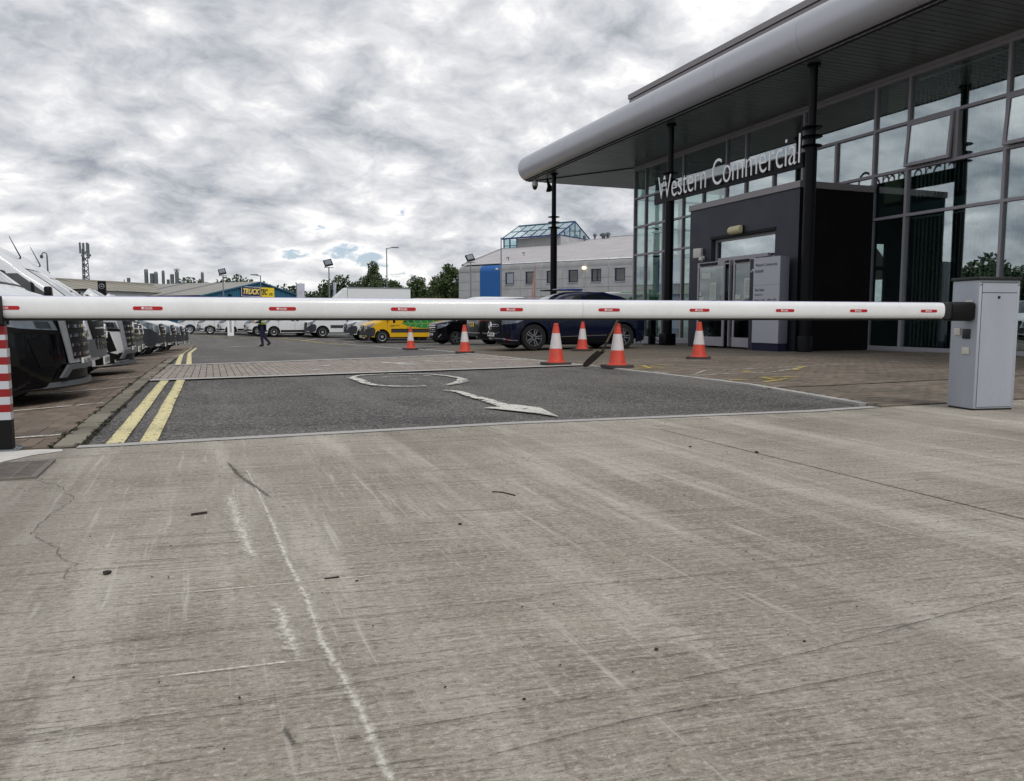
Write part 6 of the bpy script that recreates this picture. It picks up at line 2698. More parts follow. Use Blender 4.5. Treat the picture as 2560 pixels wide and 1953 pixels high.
    b.done('dome', t, smooth=50)

    # banner flags
    def banner(x, y, z0, z1, w, lab, rz):
        t = thing('banner_flag', lab, 'flag', at(x, y), rz, 'white banner flags')
        g = gz(x, y)
        b = MB()
        b.tube([(0, 0, -.1), (0, 0, z1 - g + .05)], .03, 'galv', 8)
        b.done('pole', t)
        b = MB()
        n = 8
        r0 = []
        for i in range(n + 1):
            f = i / n
            zz = z0 - g + (z1 - z0) * f
            sw = .05 * math.sin(f * 4)
            r0.append([b.bm.verts.new((.03, 0, zz)), b.bm.verts.new((w * .5, sw, zz + .01)), b.bm.verts.new((w * (1 + .08 * f), -sw, zz - .02))])
        for i in range(n):
            for k in range(2):
                b.bm.faces.new((r0[i][k], r0[i][k + 1], r0[i + 1][k + 1], r0[i + 1][k]))
        bmesh.ops.solidify(b.bm, geom=b.bm.faces[:], thickness=.01)
        b.done('cloth', t, 'flag_white', smooth=60)
        b = MB()
        b.lathe([(.20 * w, 0), (.19 * w, .004), (.165 * w, .004), (.16 * w, 0)], 'totem_grey', 20, wall_mtx((w * .5, -.07, z1 - g - .62), (1, 0, 0)), cap=False)
        b.box((w * .3, -.075, z1 - g - 1.25), (w * .72, -.07, z1 - g - 1.19), 'totem_grey')
        b.done('print', t)
    banner(6.15, 61.0, 1.2, 3.45, .56, 'broad white banner flag with round emblem above the box van', R(-15))
    banner(8.95, 61.4, 1.2, 3.60, .30, 'narrow white banner flag right beside a floodlight pole', R(-55))
    t = thing('feather_flag', 'tall thin pink patterned feather flag before the grey building windows', 'flag', at(19.2, 45.5), R(-21))
    b = MB()
    b.tube([(0, 0, -.1), (0, 0, 3.6), (.03, 0, 4.7)], [.03, .022, .01], 'galv', 8)
    b.done('pole', t)
    b = MB()
    n = 12
    rows = []
    for i in range(n + 1):
        f = i / n
        zz = 1.5 + 3.15 * f
        w = .30 * (1 - f ** 2.2) + .01
        rows.append([b.bm.verts.new((-w * .8, .03 * math.sin(f * 9), zz)), b.bm.verts.new((.03, 0, zz))])
    for i in range(n):
        b.bm.faces.new((rows[i][0], rows[i][1], rows[i + 1][1], rows[i + 1][0]))
    bmesh.ops.solidify(b.bm, geom=b.bm.faces[:], thickness=.008)
    b.done('cloth', t, 'flag_pink')
    # star totem at the far left
    t = thing('star_pylon', 'black square pylon sign with pale star emblem in front of the stained roof', 'sign', at(-7.6, 66.5), R(-8))
    b = MB()
    b.box((-.27, -.12, 0), (.27, .12, 3.95), 'trim_black', bev=.01)
    b.done('panel', t)
    b = MB()
    star_badge(b, .20, .03, 'totem_grey', wall_mtx((0, -.125, 3.55), (1, 0, 0)))
    b.done('emblem', t)
    # fork mast of a lift truck
    x, y = -6.6, 47.0
    t = thing('fork_mast', 'dark twin forks of a raised lift mast among the left vans', 'fork lift mast', at(x, y), R(-20))
    for dx in (-.18, .16):
        b = MB()
        b.box((dx - .04, -.03, 0), (dx + .04, .03, 2.85 if dx < 0 else 2.80), 'trim_black')
        b.done('fork', t)
    b = MB()
    b.box((-.62, -.06, 0), (-.26, .06, 2.55), 'plastic_grey')
    b.box((-.6, -.05, .2), (.3, .05, .5), 'trim_black')
    b.done('carriage', t)


build_furniture()


# ================================================================== FAR BUILDINGS
def build_grey_building():
    B = thing('grey_panel_building', 'pale grey panelled building with blue wall panel, small square windows and glass roof lantern', 'building', (22.5, 72.3, 0), math.atan2(-.834, .552))
    zb, ze, zr_ = -.5, 5.84, 5.22
    tan = .179
    Lx = 30.0
    # columns of wall panels
    xs = [0, 2.60, 4.97]
    while xs[-1] < Lx:
        xs.append(xs[-1] + 2.27)
    zs = [zb, 2.05, 2.78, 3.52, 4.30, 5.20]
    b = MB()
    b.box((.05, .10, zb), (xs[-1], .30, 5.2), 'joint_dark')
    b.done('wall_core', B)
    for i, (xa, xb) in enumerate(zip(xs[:-1], xs[1:])):
        blue = (i == 1 or i == 9)
        win = i >= 2 and i != 9
        if blue:
            c = MB()
            c.box((xa + .02, .0, zb), (xb - .02, .12, zr_), 'blue_panel')
            c.done('blue_panel', B)
        else:
            for k, (za, zc) in enumerate(zip(zs[:-1], zs[1:])):
                if win and k in (3, 4):
                    # around the window: x centre at xa + 1.09
                    w0, w1 = xa + .62, xa + 1.56
                    c = MB()
                    if k == 3:
                        c.box((xa + .012, .02, za + .012), (w0, .12, zc - .012), 'grey_panel')
                        c.box((w1, .02, za + .012), (xb - .012, .12, zc - .012), 'grey_panel')
                        c.box((w0, .022, za + .012), (w1, .12, 3.94), 'grey_panel')
                    else:
                        c.box((xa + .012, .02, za + .012), (w0, .12, zc), 'grey_panel')
                        c.box((w1, .02, za + .012), (xb - .012, .12, zc), 'grey_panel')
                        c.box((w0, .022, 5.06), (w1, .12, zc), 'grey_panel')
                    c.done('wall_panel', B)
                    continue
                c = MB()
                c.box((xa + .012, .02, za + .012), (xb - .012, .12, zc - .012), 'grey_panel')
                c.done('wall_panel', B)
        if win:
            w0, w1 = xa + .62, xa + 1.56
            wn = MB()
            wn.box((w0 - .05, -.03, 3.90), (w1 + .05, .03, 3.96), 'grey_panel')
            wo = wn.done('window', B)
            hd = MB()
            hd.box((w0 - .05, -.02, 5.05), (w1 + .05, .03, 5.10), 'grey_panel')
            hd.done('lintel', wo)
            f = MB()
            t = .10
            f.box((w0, .0, 3.96), (w0 + t, .09, 5.05), 'navy_frame')
            f.box((w1 - t * .5, .0, 3.96), (w1, .09, 5.05), 'navy_frame')
            f.box((w0 + t, .0, 3.96), (w1 - t * .5, .09, 4.04), 'navy_frame')
            f.box((w0 + t, .0, 4.97), (w1 - t * .5, .09, 5.05), 'navy_frame')
            f.done('frame', wo)
            g = MB()
            g.box((w0 + t, .05, 4.04), (w1 - t * .5, .07, 4.97), 'car_glass' if i != 2 else 'lamp_clear')
            g.done('pane', wo)
        # rounded eave
        c = MB()
        r = .62
        prof = [(r - r * math.cos(a) , 5.21 + r * math.sin(a)) for a in np.linspace(0, PI / 2, 8)] + [(r + .6, 5.21 + r + .10)]
        a_ = [c.bm.verts.new((xa + .006, y, z)) for y, z in prof]
        b_ = [c.bm.verts.new((xb - .006, y, z)) for y, z in prof]
        for k in range(len(prof) - 1):
            c.bm.faces.new((a_[k], b_[k], b_[k + 1], a_[k + 1]))
        c.done('eave_panel', B, 'blue_panel' if blue else 'eave_panel', smooth=50)
    # left wall running away and rounded corner
    b = MB()
    q = [(0, .02, zb), (-9.3, 20, zb), (-9.3, 20, 9.3), (0, .6, 5.8), (0, .02, 5.2)]
    vs = [b.bm.verts.new(p) for p in q]
    b.bm.faces.new(vs)
    b.done('side_wall', B, 'grey_panel')
    # roof
    b = MB()
    R_ = lambda x, t: (x, t, ze + .02 + tan * t)
    pts = [R_(0, .55), R_(Lx, .55), R_(Lx, 28.2), R_(.2, 28.2), R_(-1, 27.0), R_(-9.3, 27.0), R_(-9.3, 20)]
    vs = [b.bm.verts.new(p) for p in pts]
    b.bm.faces.new(vs)
    pts2 = [R_(.2, 28.2), R_(Lx, 28.2)]
    vs = [b.bm.verts.new(p) for p in pts2] + [b.bm.verts.new((Lx, 55, 6)), b.bm.verts.new((0, 55, 6))]
    b.bm.faces.new(vs)
    b.done('roof', B, 'roof_pale')
    b = MB()
    x = 0.6
    while x < Lx:
        t0 = .6
        t1 = 28.1
        p, q = Vector(R_(x, t0)), Vector(R_(x, t1))
        b.tube([p, q], .03, 'roof_pale', 4)
        x += 1.1
    b.tube([R_(.2, 28.2), R_(Lx, 28.2)], .10, 'eave_panel', 6)
    b.tube([R_(0, .6), R_(-9.3, 20)], .12, 'eave_panel', 6)
    b.done('roof_ribs', B)
    for (x, t) in ((2.2, 8), (8.2, 22), (13.5, 14), (17, 20), (3.8, 3.0)):
        c = MB()
        p = Vector(R_(x, t))
        c.tube([p, p + Vector((0, 0, .35)), p + Vector((-.25, 0, .25))], .05, 'flue', 6)
        c.done('roof_hook', B)
    for (x, t, s) in ((-.2, 24.5, .3), (.3, 26.2, .35), (1.6, 26.0, .7), (1.9, 26.6, .5)):
        c = MB()
        p = Vector(R_(x, t))
        c.lathe([(s * .3, 0), (s * .3, .3), (s * .6, .34), (s * .62, .55), (s * .3, .7)], 'flue', 12, T(*p))
        c.done('roof_vent', B)
    # wall lamp, lit
    c = MB()
    c.lathe([(.01, -.14), (.17, -.1), (.19, 0), (.17, .1), (.01, .14)], 'light_glow', 14, T(14.02, -.12, 5.16))
    lm = c.done('wall_lamp', B, smooth=60)
    # ---- roof lantern
    LN = bpy.data.objects.new('roof_lantern', None)
    link(LN, B)
    x0, x1, y0, y1, ym = -9.2, -1.0, 20.2, 27.0, 23.6
    zeave, zrid = 10.62, 12.5
    zroof = lambda t: ze + .02 + tan * t
    w = MB()
    w.box((-7.2, y0, zroof(y0) - .1), (x1, y0 + .15, zeave - .08), 'eave_panel')
    q = [(x1, y0 + .15, zroof(y0) - .1), (x1, y1, zroof(y1) - .1), (x1, y1, zeave), (x1, y0 + .15, zeave)]
    w.quad(q, 'grey_panel')
    w.box((x0, y1 - .15, zroof(y0)), (x1 - .02, y1 - .0, zeave - .08), 'eave_panel')
    w.done('upstand', LN)
    fr = MB()
    for x in (x0, x0 + .9, -7.25):
        fr.box((x - .06, y0 - .05, zroof(y0) - 1.3 if x < -7.3 else zroof(y0)), (x + .06, y0 + .08, zeave), 'teal_frame')
    fr.box((x0, y0 - .04, 9.72), (-7.2, y0 + .05, 9.80), 'teal_frame')
    fr.box((x0 - .25, y0 - .3, zeave - .06), (x1 + .05, y0 - .02, zeave + .10), 'blue_frame')
    fr.box((x0 - .05, y1 - 2, zroof(y0) - 1), (x0 + .05, y1 - 1.9, zeave), 'teal_frame')
    fr.box((x0 - .04, y0, zroof(y0) - 1), (x0 + .04, y0 + .1, zeave), 'teal_frame')
    # slope bars
    n = 6
    for sgn, ya in ((1, y0 - .25), (-1, y1 + .25)):
        for i in range(n + 1):
            x = x0 - .1 + (x1 - x0 + .1) * i / n
            last = i == n
            fr.tube([(x, ya, zeave + .08), (x, ym, zrid + .03)], .10 if last else .055, 'blue_frame' if last else 'teal_frame', 4)
        yq = (ya + ym) / 2
        fr.tube([(x0 - .1, yq, (zeave + zrid) / 2 + .06), (x1, yq, (zeave + zrid) / 2 + .06)], .045, 'teal_frame', 4)
    fr.tube([(x0 - .1, ym, zrid + .04), (x1, ym, zrid + .04)], .10, 'teal_frame', 6)
    # gable frame
    for yy in np.linspace(y0 + 1, y1 - 1, 5):
        zt = zrid - abs(yy - ym) / (ym - y0) * (zrid - zeave)
        fr.box((x1 - .05, yy - .05, zeave), (x1 + .05, yy + .05, zt - .05), 'teal_frame')
    fr.box((x1 - .05, y0, zeave - .03), (x1 + .05, y1, zeave + .06), 'blue_frame')
    fr.box((x1 - .04, y0 + 2.0, 11.4), (x1 + .04, y1 - 2.0, 11.46), 'teal_frame')
    fr.tube([(x1 - .4, y0 + 1.6, zeave), (x1 - .4, ym + .3, zrid - .3)], .06, 'galv', 4)
    fr.done('frame', LN)
    for sgn, ya in ((1, y0 - .25), (-1, y1 + .25)):
        for i in range(n):
            xa = x0 - .1 + (x1 - x0 + .1) * i / n + .06
            xb = x0 - .1 + (x1 - x0 + .1) * (i + 1) / n - .06
            for k in range(2):
                f0, f1 = k * .5 + .01, k * .5 + .49
                ya_, yb_ = ya + (ym - ya) * f0, ya + (ym - ya) * f1
                za_, zb_ = zeave + .04 + (zrid - zeave) * f0, zeave + .04 + (zrid - zeave) * f1
                g = MB()
                g.quad([(xa, ya_, za_), (xb, ya_, za_), (xb, yb_, zb_), (xa, yb_, zb_)], 'lantern_glass')
                g.done('pane', LN)
    g = MB()
    g.quad([(x1, y0 + .1, zeave + .05), (x1, y1 - .1, zeave + .05), (x1, ym, zrid - .05)], 'lantern_glass')
    g.done('gable_pane', LN)
    g = MB()
    g.quad([(x0, y0 + .02, 8.3), (-7.25, y0 + .02, 9.3), (-7.25, y0 + .02, zeave), (x0, y0 + .02, zeave)], 'lantern_glass')
    g.quad([(x0, y0 + .1, 8.3), (x0, y1, 9.0), (x0, y1, zeave), (x0, y0 + .1, zeave)], 'lantern_glass')
    g.done('side_pane', LN)


build_grey_building()


def build_sheds():
    # blue shed with gable sign
    S = thing('blue_shed', 'blue clad shed with shallow gable and a blue and yellow shop sign', 'building', (-.97, 96.9, 0), R(44))
    W, Ln, ze, zp = 19.0, 60.0, 3.55, 5.45
    b = MB()
    zroof = lambda x: ze + (zp - ze) * (1 - abs(x - W / 2) / (W / 2))
    vs = [b.bm.verts.new(p) for p in ((0, 0, -.5), (W, 0, -.5), (W, 0, ze), (W / 2, 0, zp), (0, 0, ze))]
    b.bm.faces.new(vs)
    b.quad([(0, 0, -.5), (0, Ln, -.5), (0, Ln, ze), (0, 0, ze)], None)
    b.quad([(W, 0, -.5), (W, Ln, -.5), (W, Ln, ze), (W, 0, ze)], None)
    b.done('wall', S, 'shed_blue')
    b = MB()
    x = .15
    while x < W:
        b.box((x, -.05, -.5), (x + .14, -.001, zroof(x + .07) - .12), 'shed_blue')
        x += .34
    b.done('cladding', S)
    b = MB()
    for sg in (-1, 1):
        xe = -0.3 if sg < 0 else W + .3
        zz = ze - .06
        q = [(xe, -.25, zz), (W / 2, -.25, zp + .03), (W / 2, Ln, zp + .03), (xe, Ln, zz)]
        b.quad(q, 'roof_beige')
        q2 = [(xe, -.27, zz - .16), (W / 2, -.27, zp - .13), (W / 2, -.27, zp + .035), (xe, -.27, zz + .005)]
        b.quad(q2, 'shed_blue')
    b.done('roof', S)
    for k in range(1, 9):
        c = MB()
        y = k * 6.2
        c.quad([(-.3, y, ze - .04), (W / 2, y, zp + .045), (W / 2, y + .7, zp + .045), (-.3, y + .7, ze - .04)], 'flue')
        c.done('rooflight_strip', S)
    b = MB()
    b.box((-.36, -.2, ze - .28), (-.3, Ln, ze - .04), 'sign_navy')
    b.done('gutter', S)
    for (x, z) in ((4.2, 3.5), (14.6, 2.75), (14.9, 3.3)):
        c = MB()
        c.box((x, -.25, z), (x + .35, -.06, z + .25), 'trim_black')
        c.done('wall_light', S)
    G = thing('shop_sign', 'blue and yellow TRUCKTEC LTD sign on the gable of the blue shed', 'sign', (-.97, 96.9, 0), R(44))
    b = MB()
    b.box((6.2, -.20, 3.55), (9.38, -.08, 4.75), 'sign_navy')
    b.done('navy_half', G)
    b = MB()
    b.box((9.38, -.20, 3.55), (12.0, -.08, 4.75), 'sign_yellow')
    b.done('yellow_half', G)
    b = MB()
    for (a, c) in (((6.2, -.22, 3.55), (9.38, -.201, 3.60)), ((6.2, -.22, 4.70), (9.38, -.201, 4.75)), ((6.2, -.22, 3.6), (6.26, -.201, 4.70))):
        b.box(a, c, 'letter_white')
    b.done('border', G)

    def put(s, x, z, w, h, m, sh=.35):
        b = MB()
        b.mesh(text_fit(s, w, h, .01, .035, sh), m, wall_mtx((x, -.215, z), (1, 0, 0)))
        b.done('lettering', G)
    put('TRUCK', 6.5, 3.82, 2.85, .72, 'sign_text_yellow')
    put('TEC', 9.45, 3.82, 1.35, .72, 'sign_black')
    put('LTD', 11.05, 3.80, .62, .26, 'sign_black', .2)

    # long stained roof shed behind the vans
    S = thing('grey_shed', 'long low shed with stained beige corrugated roof at the left', 'building', (-31.7, 88.9, 0), math.atan2(12.1, 10.3))
    L2, dpt, zrid, zev = 62.0, 10.0, 5.55, 3.95
    b = MB()
    b.quad([(0, 0, zrid), (L2, 0, zrid - .1), (L2, -dpt, zev), (0, -dpt, zev)], 'roof_stain')
    b.quad([(0, 0, zrid), (L2, 0, zrid - .1), (L2, dpt, zev), (0, dpt, zev)], 'roof_stain')
    b.done('roof', S)
    b = MB()
    x = .5
    while x < L2:
        b.tube([(x, -.05, zrid + .01), (x, -dpt, zev + .015)], .05, 'roof_stain', 4)
        x += 2.2
    b.tube([(0, 0, zrid + .02), (L2, 0, zrid - .08)], .12, 'roof_stain', 6)
    b.done('roof_ribs', S)
    b = MB()
    b.box((.1, -dpt + .3, -.5), (L2 - .1, dpt - .3, zev), 'grey_panel')
    b.done('wall', S)
    labs = ['tall grey flue with conical top, leftmost of the row of flues on the shed roof', 'shorter dark flue beside the leftmost tall flue', 'dark grey flue overlapping the shorter dark one',
            'lone tall flue at the middle of the row', 'stubby grey flue left of the capped pair', 'grey flue just left of the capped flue', 'tall flue with wide rain cap at the right of the row',
            'small mushroom vent right of the capped flue', 'lone tall flue standing apart at the right, near the blue shed roof', 'short square pale flue standing alone above the stained roof',
            'thin dark pipe left of the short square flue']
    dat = [(373, 675, 713, 9, 1), (387, 685, 713, 9, 0), (397, 681, 713, 9, 1), (415, 678, 718, 7, 1), (427, 700, 714, 7, 0), (437, 687, 714, 9, 0), (449, 678, 714, 9, 2), (464, 708, 716, 5, 2), (512, 682, 713, 7, 1), (329, 696, 711, 8, 0), (318, 700, 711, 2, 0)]
    pos = FLUES
    for lab, (X, Y, zt, zb, w), d in zip(labs, pos, dat):
        t = thing('flue', lab, 'chimney', (X, Y, 0), 0, 'flues on the far shed roofs')
        b = MB()
        r = w / 2
        b.lathe([(r, zb - 1.5), (r, zb + (zt - zb) * .78), (r * 1.06, zb + (zt - zb) * .785), (r * 1.06, zb + (zt - zb) * .80), (r, zb + (zt - zb) * .81), (r * .98, zt - .02 - (.12 if d[4] else 0))], 'flue', 14)
        b.done('pipe', t, smooth=40)
        if d[4] == 1:
            c = MB()
            c.lathe([(r * .98, zt - .16), (r * .7, zt), (r * .5, zt + .02)], 'galv', 14)
            c.done('cone_top', t, smooth=40)
        if d[4] == 2:
            c = MB()
            c.lathe([(r * .3, zt - .3), (r * .3, zt), (r * 1.9, zt), (r * .6, zt + .25), (.02, zt + .3)], 'galv', 14)
            c.done('rain_cap', t, smooth=40)

    # lattice mast
    m = thing('phone_mast', 'tall lattice telecom mast with panel antennas behind the stained roof', 'mast', (-22.3, 171.0, 0), R(20))
    zt = 15.2
    b = MB()
    w0, w1 = .85, .5
    cor = [(math.cos(R(90 + 120 * k)), math.sin(R(90 + 120 * k))) for k in range(3)]
    for (cx_, cy_) in cor:
        b.tube([(cx_ * w0, cy_ * w0, -.5), (cx_ * w1, cy_ * w1, zt - 1.0)], .09, 'flue', 6)
    b.done('legs', m)
    b = MB()
    nz = 12
    for i in range(nz):
        z0_, z1_ = i * (zt - 1.2) / nz, (i + 1) * (zt - 1.2) / nz
        f0, f1 = w0 + (w1 - w0) * i / nz, w0 + (w1 - w0) * (i + 1) / nz
        for k in range(3):
            c0, c1 = cor[k], cor[(k + 1) % 3]
            b.tube([(c0[0] * f0, c0[1] * f0, z0_), (c1[0] * f1, c1[1] * f1, z1_)], .06, 'flue', 4)
            b.tube([(c1[0] * f0, c1[1] * f0, z0_), (c0[0] * f1, c0[1] * f1, z1_)], .06, 'flue', 4)
    b.done('bracing', m)
    for k, (dx, dy) in enumerate(((-.75, -.2), (-.25, -.7), (.35, -.7), (.75, .0), (0, .7))):
        c = MB()
        c.box((dx - .16, dy - .1, zt - 1.9), (dx + .16, dy + .1, zt + .2 - .1 * (k % 2)), 'flue', bev=.03)
        c.done('antenna', m)
    for k, (dx, dz) in enumerate(((-.5, -2.3), (.45, -2.6), (.7, -2.2))):
        c = MB()
        c.lathe([(.02, 0), (.28, .04), (.28, .2), (.02, .24)], 'flue', 12, T(dx, -.7, zt + dz) @ RX(R(90)))
        c.done('dish', m)


FLUES = [(-9.28, 136.61, 8.62, 6.18, 0.58), (-8.45, 136.28, 7.98, 6.18, 0.58), (-7.85, 136.05, 8.23, 6.18, 0.58), (-6.77, 135.63, 8.43, 5.86, 0.45), (-6.06, 135.36, 7.02, 6.12, 0.45), (-5.46, 135.12, 7.85, 6.12, 0.58), (-4.74, 134.85, 8.43, 6.12, 0.58), (-3.85, 134.5, 6.5, 5.99, 0.32), (-0.98, 133.38, 8.17, 6.18, 0.45), (-11.91, 137.63, 7.27, 6.31, 0.51), (-12.57, 137.88, 7.02, 6.31, 0.13)]
build_sheds()


# ================================================================== TREES
def leaf_cloud(name, centers, radii, n, size, m, parent=None, seed=0, kind=None, flat=1.0):
    """many small leaf faces scattered in clumps. centers: (k, 3), radii: (k,)"""
    g = np.random.default_rng(seed)
    centers = np.array(centers, float)
    radii = np.array(radii, float)
    w = radii ** 2
    w /= w.sum()
    idx = g.choice(len(centers), n, p=w)
    d = g.normal(size=(n, 3))
    d /= np.linalg.norm(d, axis=1)[:, None]
    rr = g.random(n) ** .45
    p = centers[idx] + d * (rr * radii[idx])[:, None] * np.array([1, 1, flat])
    nrm = g.normal(size=(n, 3)) + np.array([0, 0, .5])
    nrm /= np.linalg.norm(nrm, axis=1)[:, None]
    a = np.cross(nrm, g.normal(size=(n, 3)))
    a /= np.linalg.norm(a, axis=1)[:, None]
    b = np.cross(nrm, a)
    s = size * g.uniform(.6, 1.3, n)[:, None]
    v = np.stack([p - a * s, p - b * s * .55, p + a * s, p + b * s * .55], 1).reshape(-1, 3)
    f = np.arange(n * 4).reshape(-1, 4)
    me = bpy.data.meshes.new(name)
    me.from_pydata(v.tolist(), [], f.tolist())
    me.materials.append(MATS[m])
    o = link(bpy.data.objects.new(name, me), parent)
    if kind:
        o['kind'] = kind
    return o


def tree(x, y, h, w, m, lab, seed, n=2600, size=.16, low=.12, name='leafy_tree', shape='round', group=None):
    g = np.random.default_rng(seed)
    t = thing(name, lab, 'tree', (x, y, gz(x, y)), 0, group)
    b = MB()
    b.tube([(0, 0, -.3), (.05 * h * .1, 0, h * .3), (-.02 * h, .02 * h, h * .65), (0, 0, h * .93)], [h * .026, h * .02, h * .012, h * .004], 'bark', 8)
    cs, rs = [], []
    k = 26
    for i in range(k):
        f = low + (1 - low) * ((i + .5) / k)
        if shape == 'birch':
            ww = w * (math.sin(min(1, f * 1.15) * PI) * .5 + .12) * g.uniform(.5, 1.15)
        else:
            ww = w * math.sqrt(max(.02, 1 - ((f - .48) / .56) ** 2)) * .5 * g.uniform(.45, 1.1)
        a = i * 2.4 + g.uniform(-.5, .5)
        c = (math.cos(a) * ww * .72, math.sin(a) * ww * .72, f * h * .96)
        cs.append(c)
        rs.append(max(.3, w * g.uniform(.12, .24)) * (1.0 if f < .8 else .7))
        z0 = c[2] * .72
        b.tube([(0, 0, z0), (c[0] * .5, c[1] * .5, z0 + (c[2] - z0) * .6), c], [h * .009, h * .005, h * .002], 'bark', 5, cap=False)
    b.done('trunk', t, smooth=60)
    leaf_cloud('crown', cs, rs, int(n * 1.9), size * 1.15, m, t, seed)
    return t


def build_trees():
    G = 'trees along the back of the yard'
    tree(18.7, 94.6, 7.9, 4.2, 'leaf_birch', 'tallest loose birch rising left of the tall street lamp', 1, 3600, .13, .10, 'birch_tree', 'birch', G)
    tree(21.6, 96.7, 5.9, 3.6, 'leaf_mid', 'low bushy tree right under the tall street lamp', 2, 2400, .14, .05, group=G)
    tree(24.9, 97.7, 6.6, 4.0, 'leaf_mid', 'round topped tree midway between the tall lamp and the grey building', 3, 3000, .14, .05, group=G)
    tree(25.9, 91.0, 6.1, 4.2, 'leaf_dark', 'dark wide tree with reddish sparse top just right of the round topped tree', 4, 2600, .14, .04, group=G)
    tree(24.0, 79.6, 6.6, 4.6, 'leaf_mid', 'tall dense tree touching the left end of the grey building', 5, 4200, .13, .03, group=G)
    tree(26.5, 84.0, 5.2, 4.4, 'leaf_dark', 'dark bush tucked behind the dense tree by the grey building', 6, 3000, .14, .03, group=G)
    tree(17.2, 97.5, 5.3, 3.8, 'leaf_dark', 'dark low tree at the left foot of the birch', 7, 2600, .14, .03, group=G)
    tree(21.9, 92.6, 5.0, 4.4, 'leaf_dark', 'dark shrubby tree in front of the low bushy one', 8, 2800, .14, .03, group=G)
    tree(15.2, 112.0, 6.2, 1.6, 'leaf_dark', 'slim dark conifer standing above the far woods', 9, 1200, .14, .05, 'conifer_tree', 'birch', G)
    # far wood line: one mass
    g = np.random.default_rng(12)
    cs, rs = [], []
    for i in range(150):
        f = i / 149
        X = -6 + f * 62 + g.uniform(-2, 2)
        Y = 186 - f * 22 + g.uniform(-7, 7)
        hh = 7.2 + 1.3 * math.sin(f * 13) + 1.1 * math.sin(f * 37 + 1) + g.uniform(-.8, 1.6)
        for z in (hh * .2, hh * .5, hh * .85):
            cs.append((X + g.uniform(-1, 1), Y, z))
            rs.append(g.uniform(1.6, 2.6) * (1.15 if z < hh * .6 else .8))
    o = leaf_cloud('far_woods', cs, rs, 42000, .42, 'leaf_dark', None, 21, 'stuff')
    cs, rs = [], []
    for i in range(60):
        f = i / 59
        X = 8 + f * 26 + g.uniform(-1, 1)
        Y = 122 - f * 10 + g.uniform(-3, 3)
        hh = 4.6 + g.uniform(-.6, .8) + .6 * math.sin(f * 21)
        cs.append((X, Y, hh * .55))
        rs.append(g.uniform(1.2, 1.9))
    leaf_cloud('hedge_thicket', cs, rs, 20000, .24, 'leaf_dark', None, 22, 'stuff')
    # trees off to the left, seen mirrored in the showroom glass
    G2 = 'roadside trees mirrored in the showroom glass'
    for i, (x, y, h, w) in enumerate(((-26, 33, 5.2, 6), (-29, 38, 5.8, 7), (-27, 44, 5.2, 6.5), (-31, 27, 5.6, 7), (-32, 50, 6.4, 7))):
        tree(x, y, h, w, 'leaf_mid' if i % 2 else 'leaf_dark', 'broad green tree left of the parked vans, seen mirrored in the showroom glass', 40 + i, 2600, .22, .12, group=G2)


build_trees()
build_debris()


# ================================================================== PERSON
def skin_mesh(name, verts, edges, radii, root, m, parent, sub=2):
    me = bpy.data.meshes.new(name)
    me.from_pydata(verts, edges, [])
    o = bpy.data.objects.new(name, me)
    COL.objects.link(o)
    o.modifiers.new('skin', 'SKIN')
    lay = me.skin_vertices[0].data
    for i, r in enumerate(radii):
        lay[i].radius = (r, r) if isinstance(r, float) else r
    lay[root].use_root = True
    md = o.modifiers.new('sub', 'SUBSURF')
    md.levels = md.render_levels = sub
    dg = bpy.context.evaluated_depsgraph_get()
    dg.update()
    me2 = bpy.data.meshes.new_from_object(o.evaluated_get(dg))
    bpy.data.objects.remove(o)
    me2.name = name
    me2.materials.clear()
    me2.materials.append(MATS[m])
    for p in me2.polygons:
        p.use_smooth = True
    return link(bpy.data.objects.new(name, me2), parent)


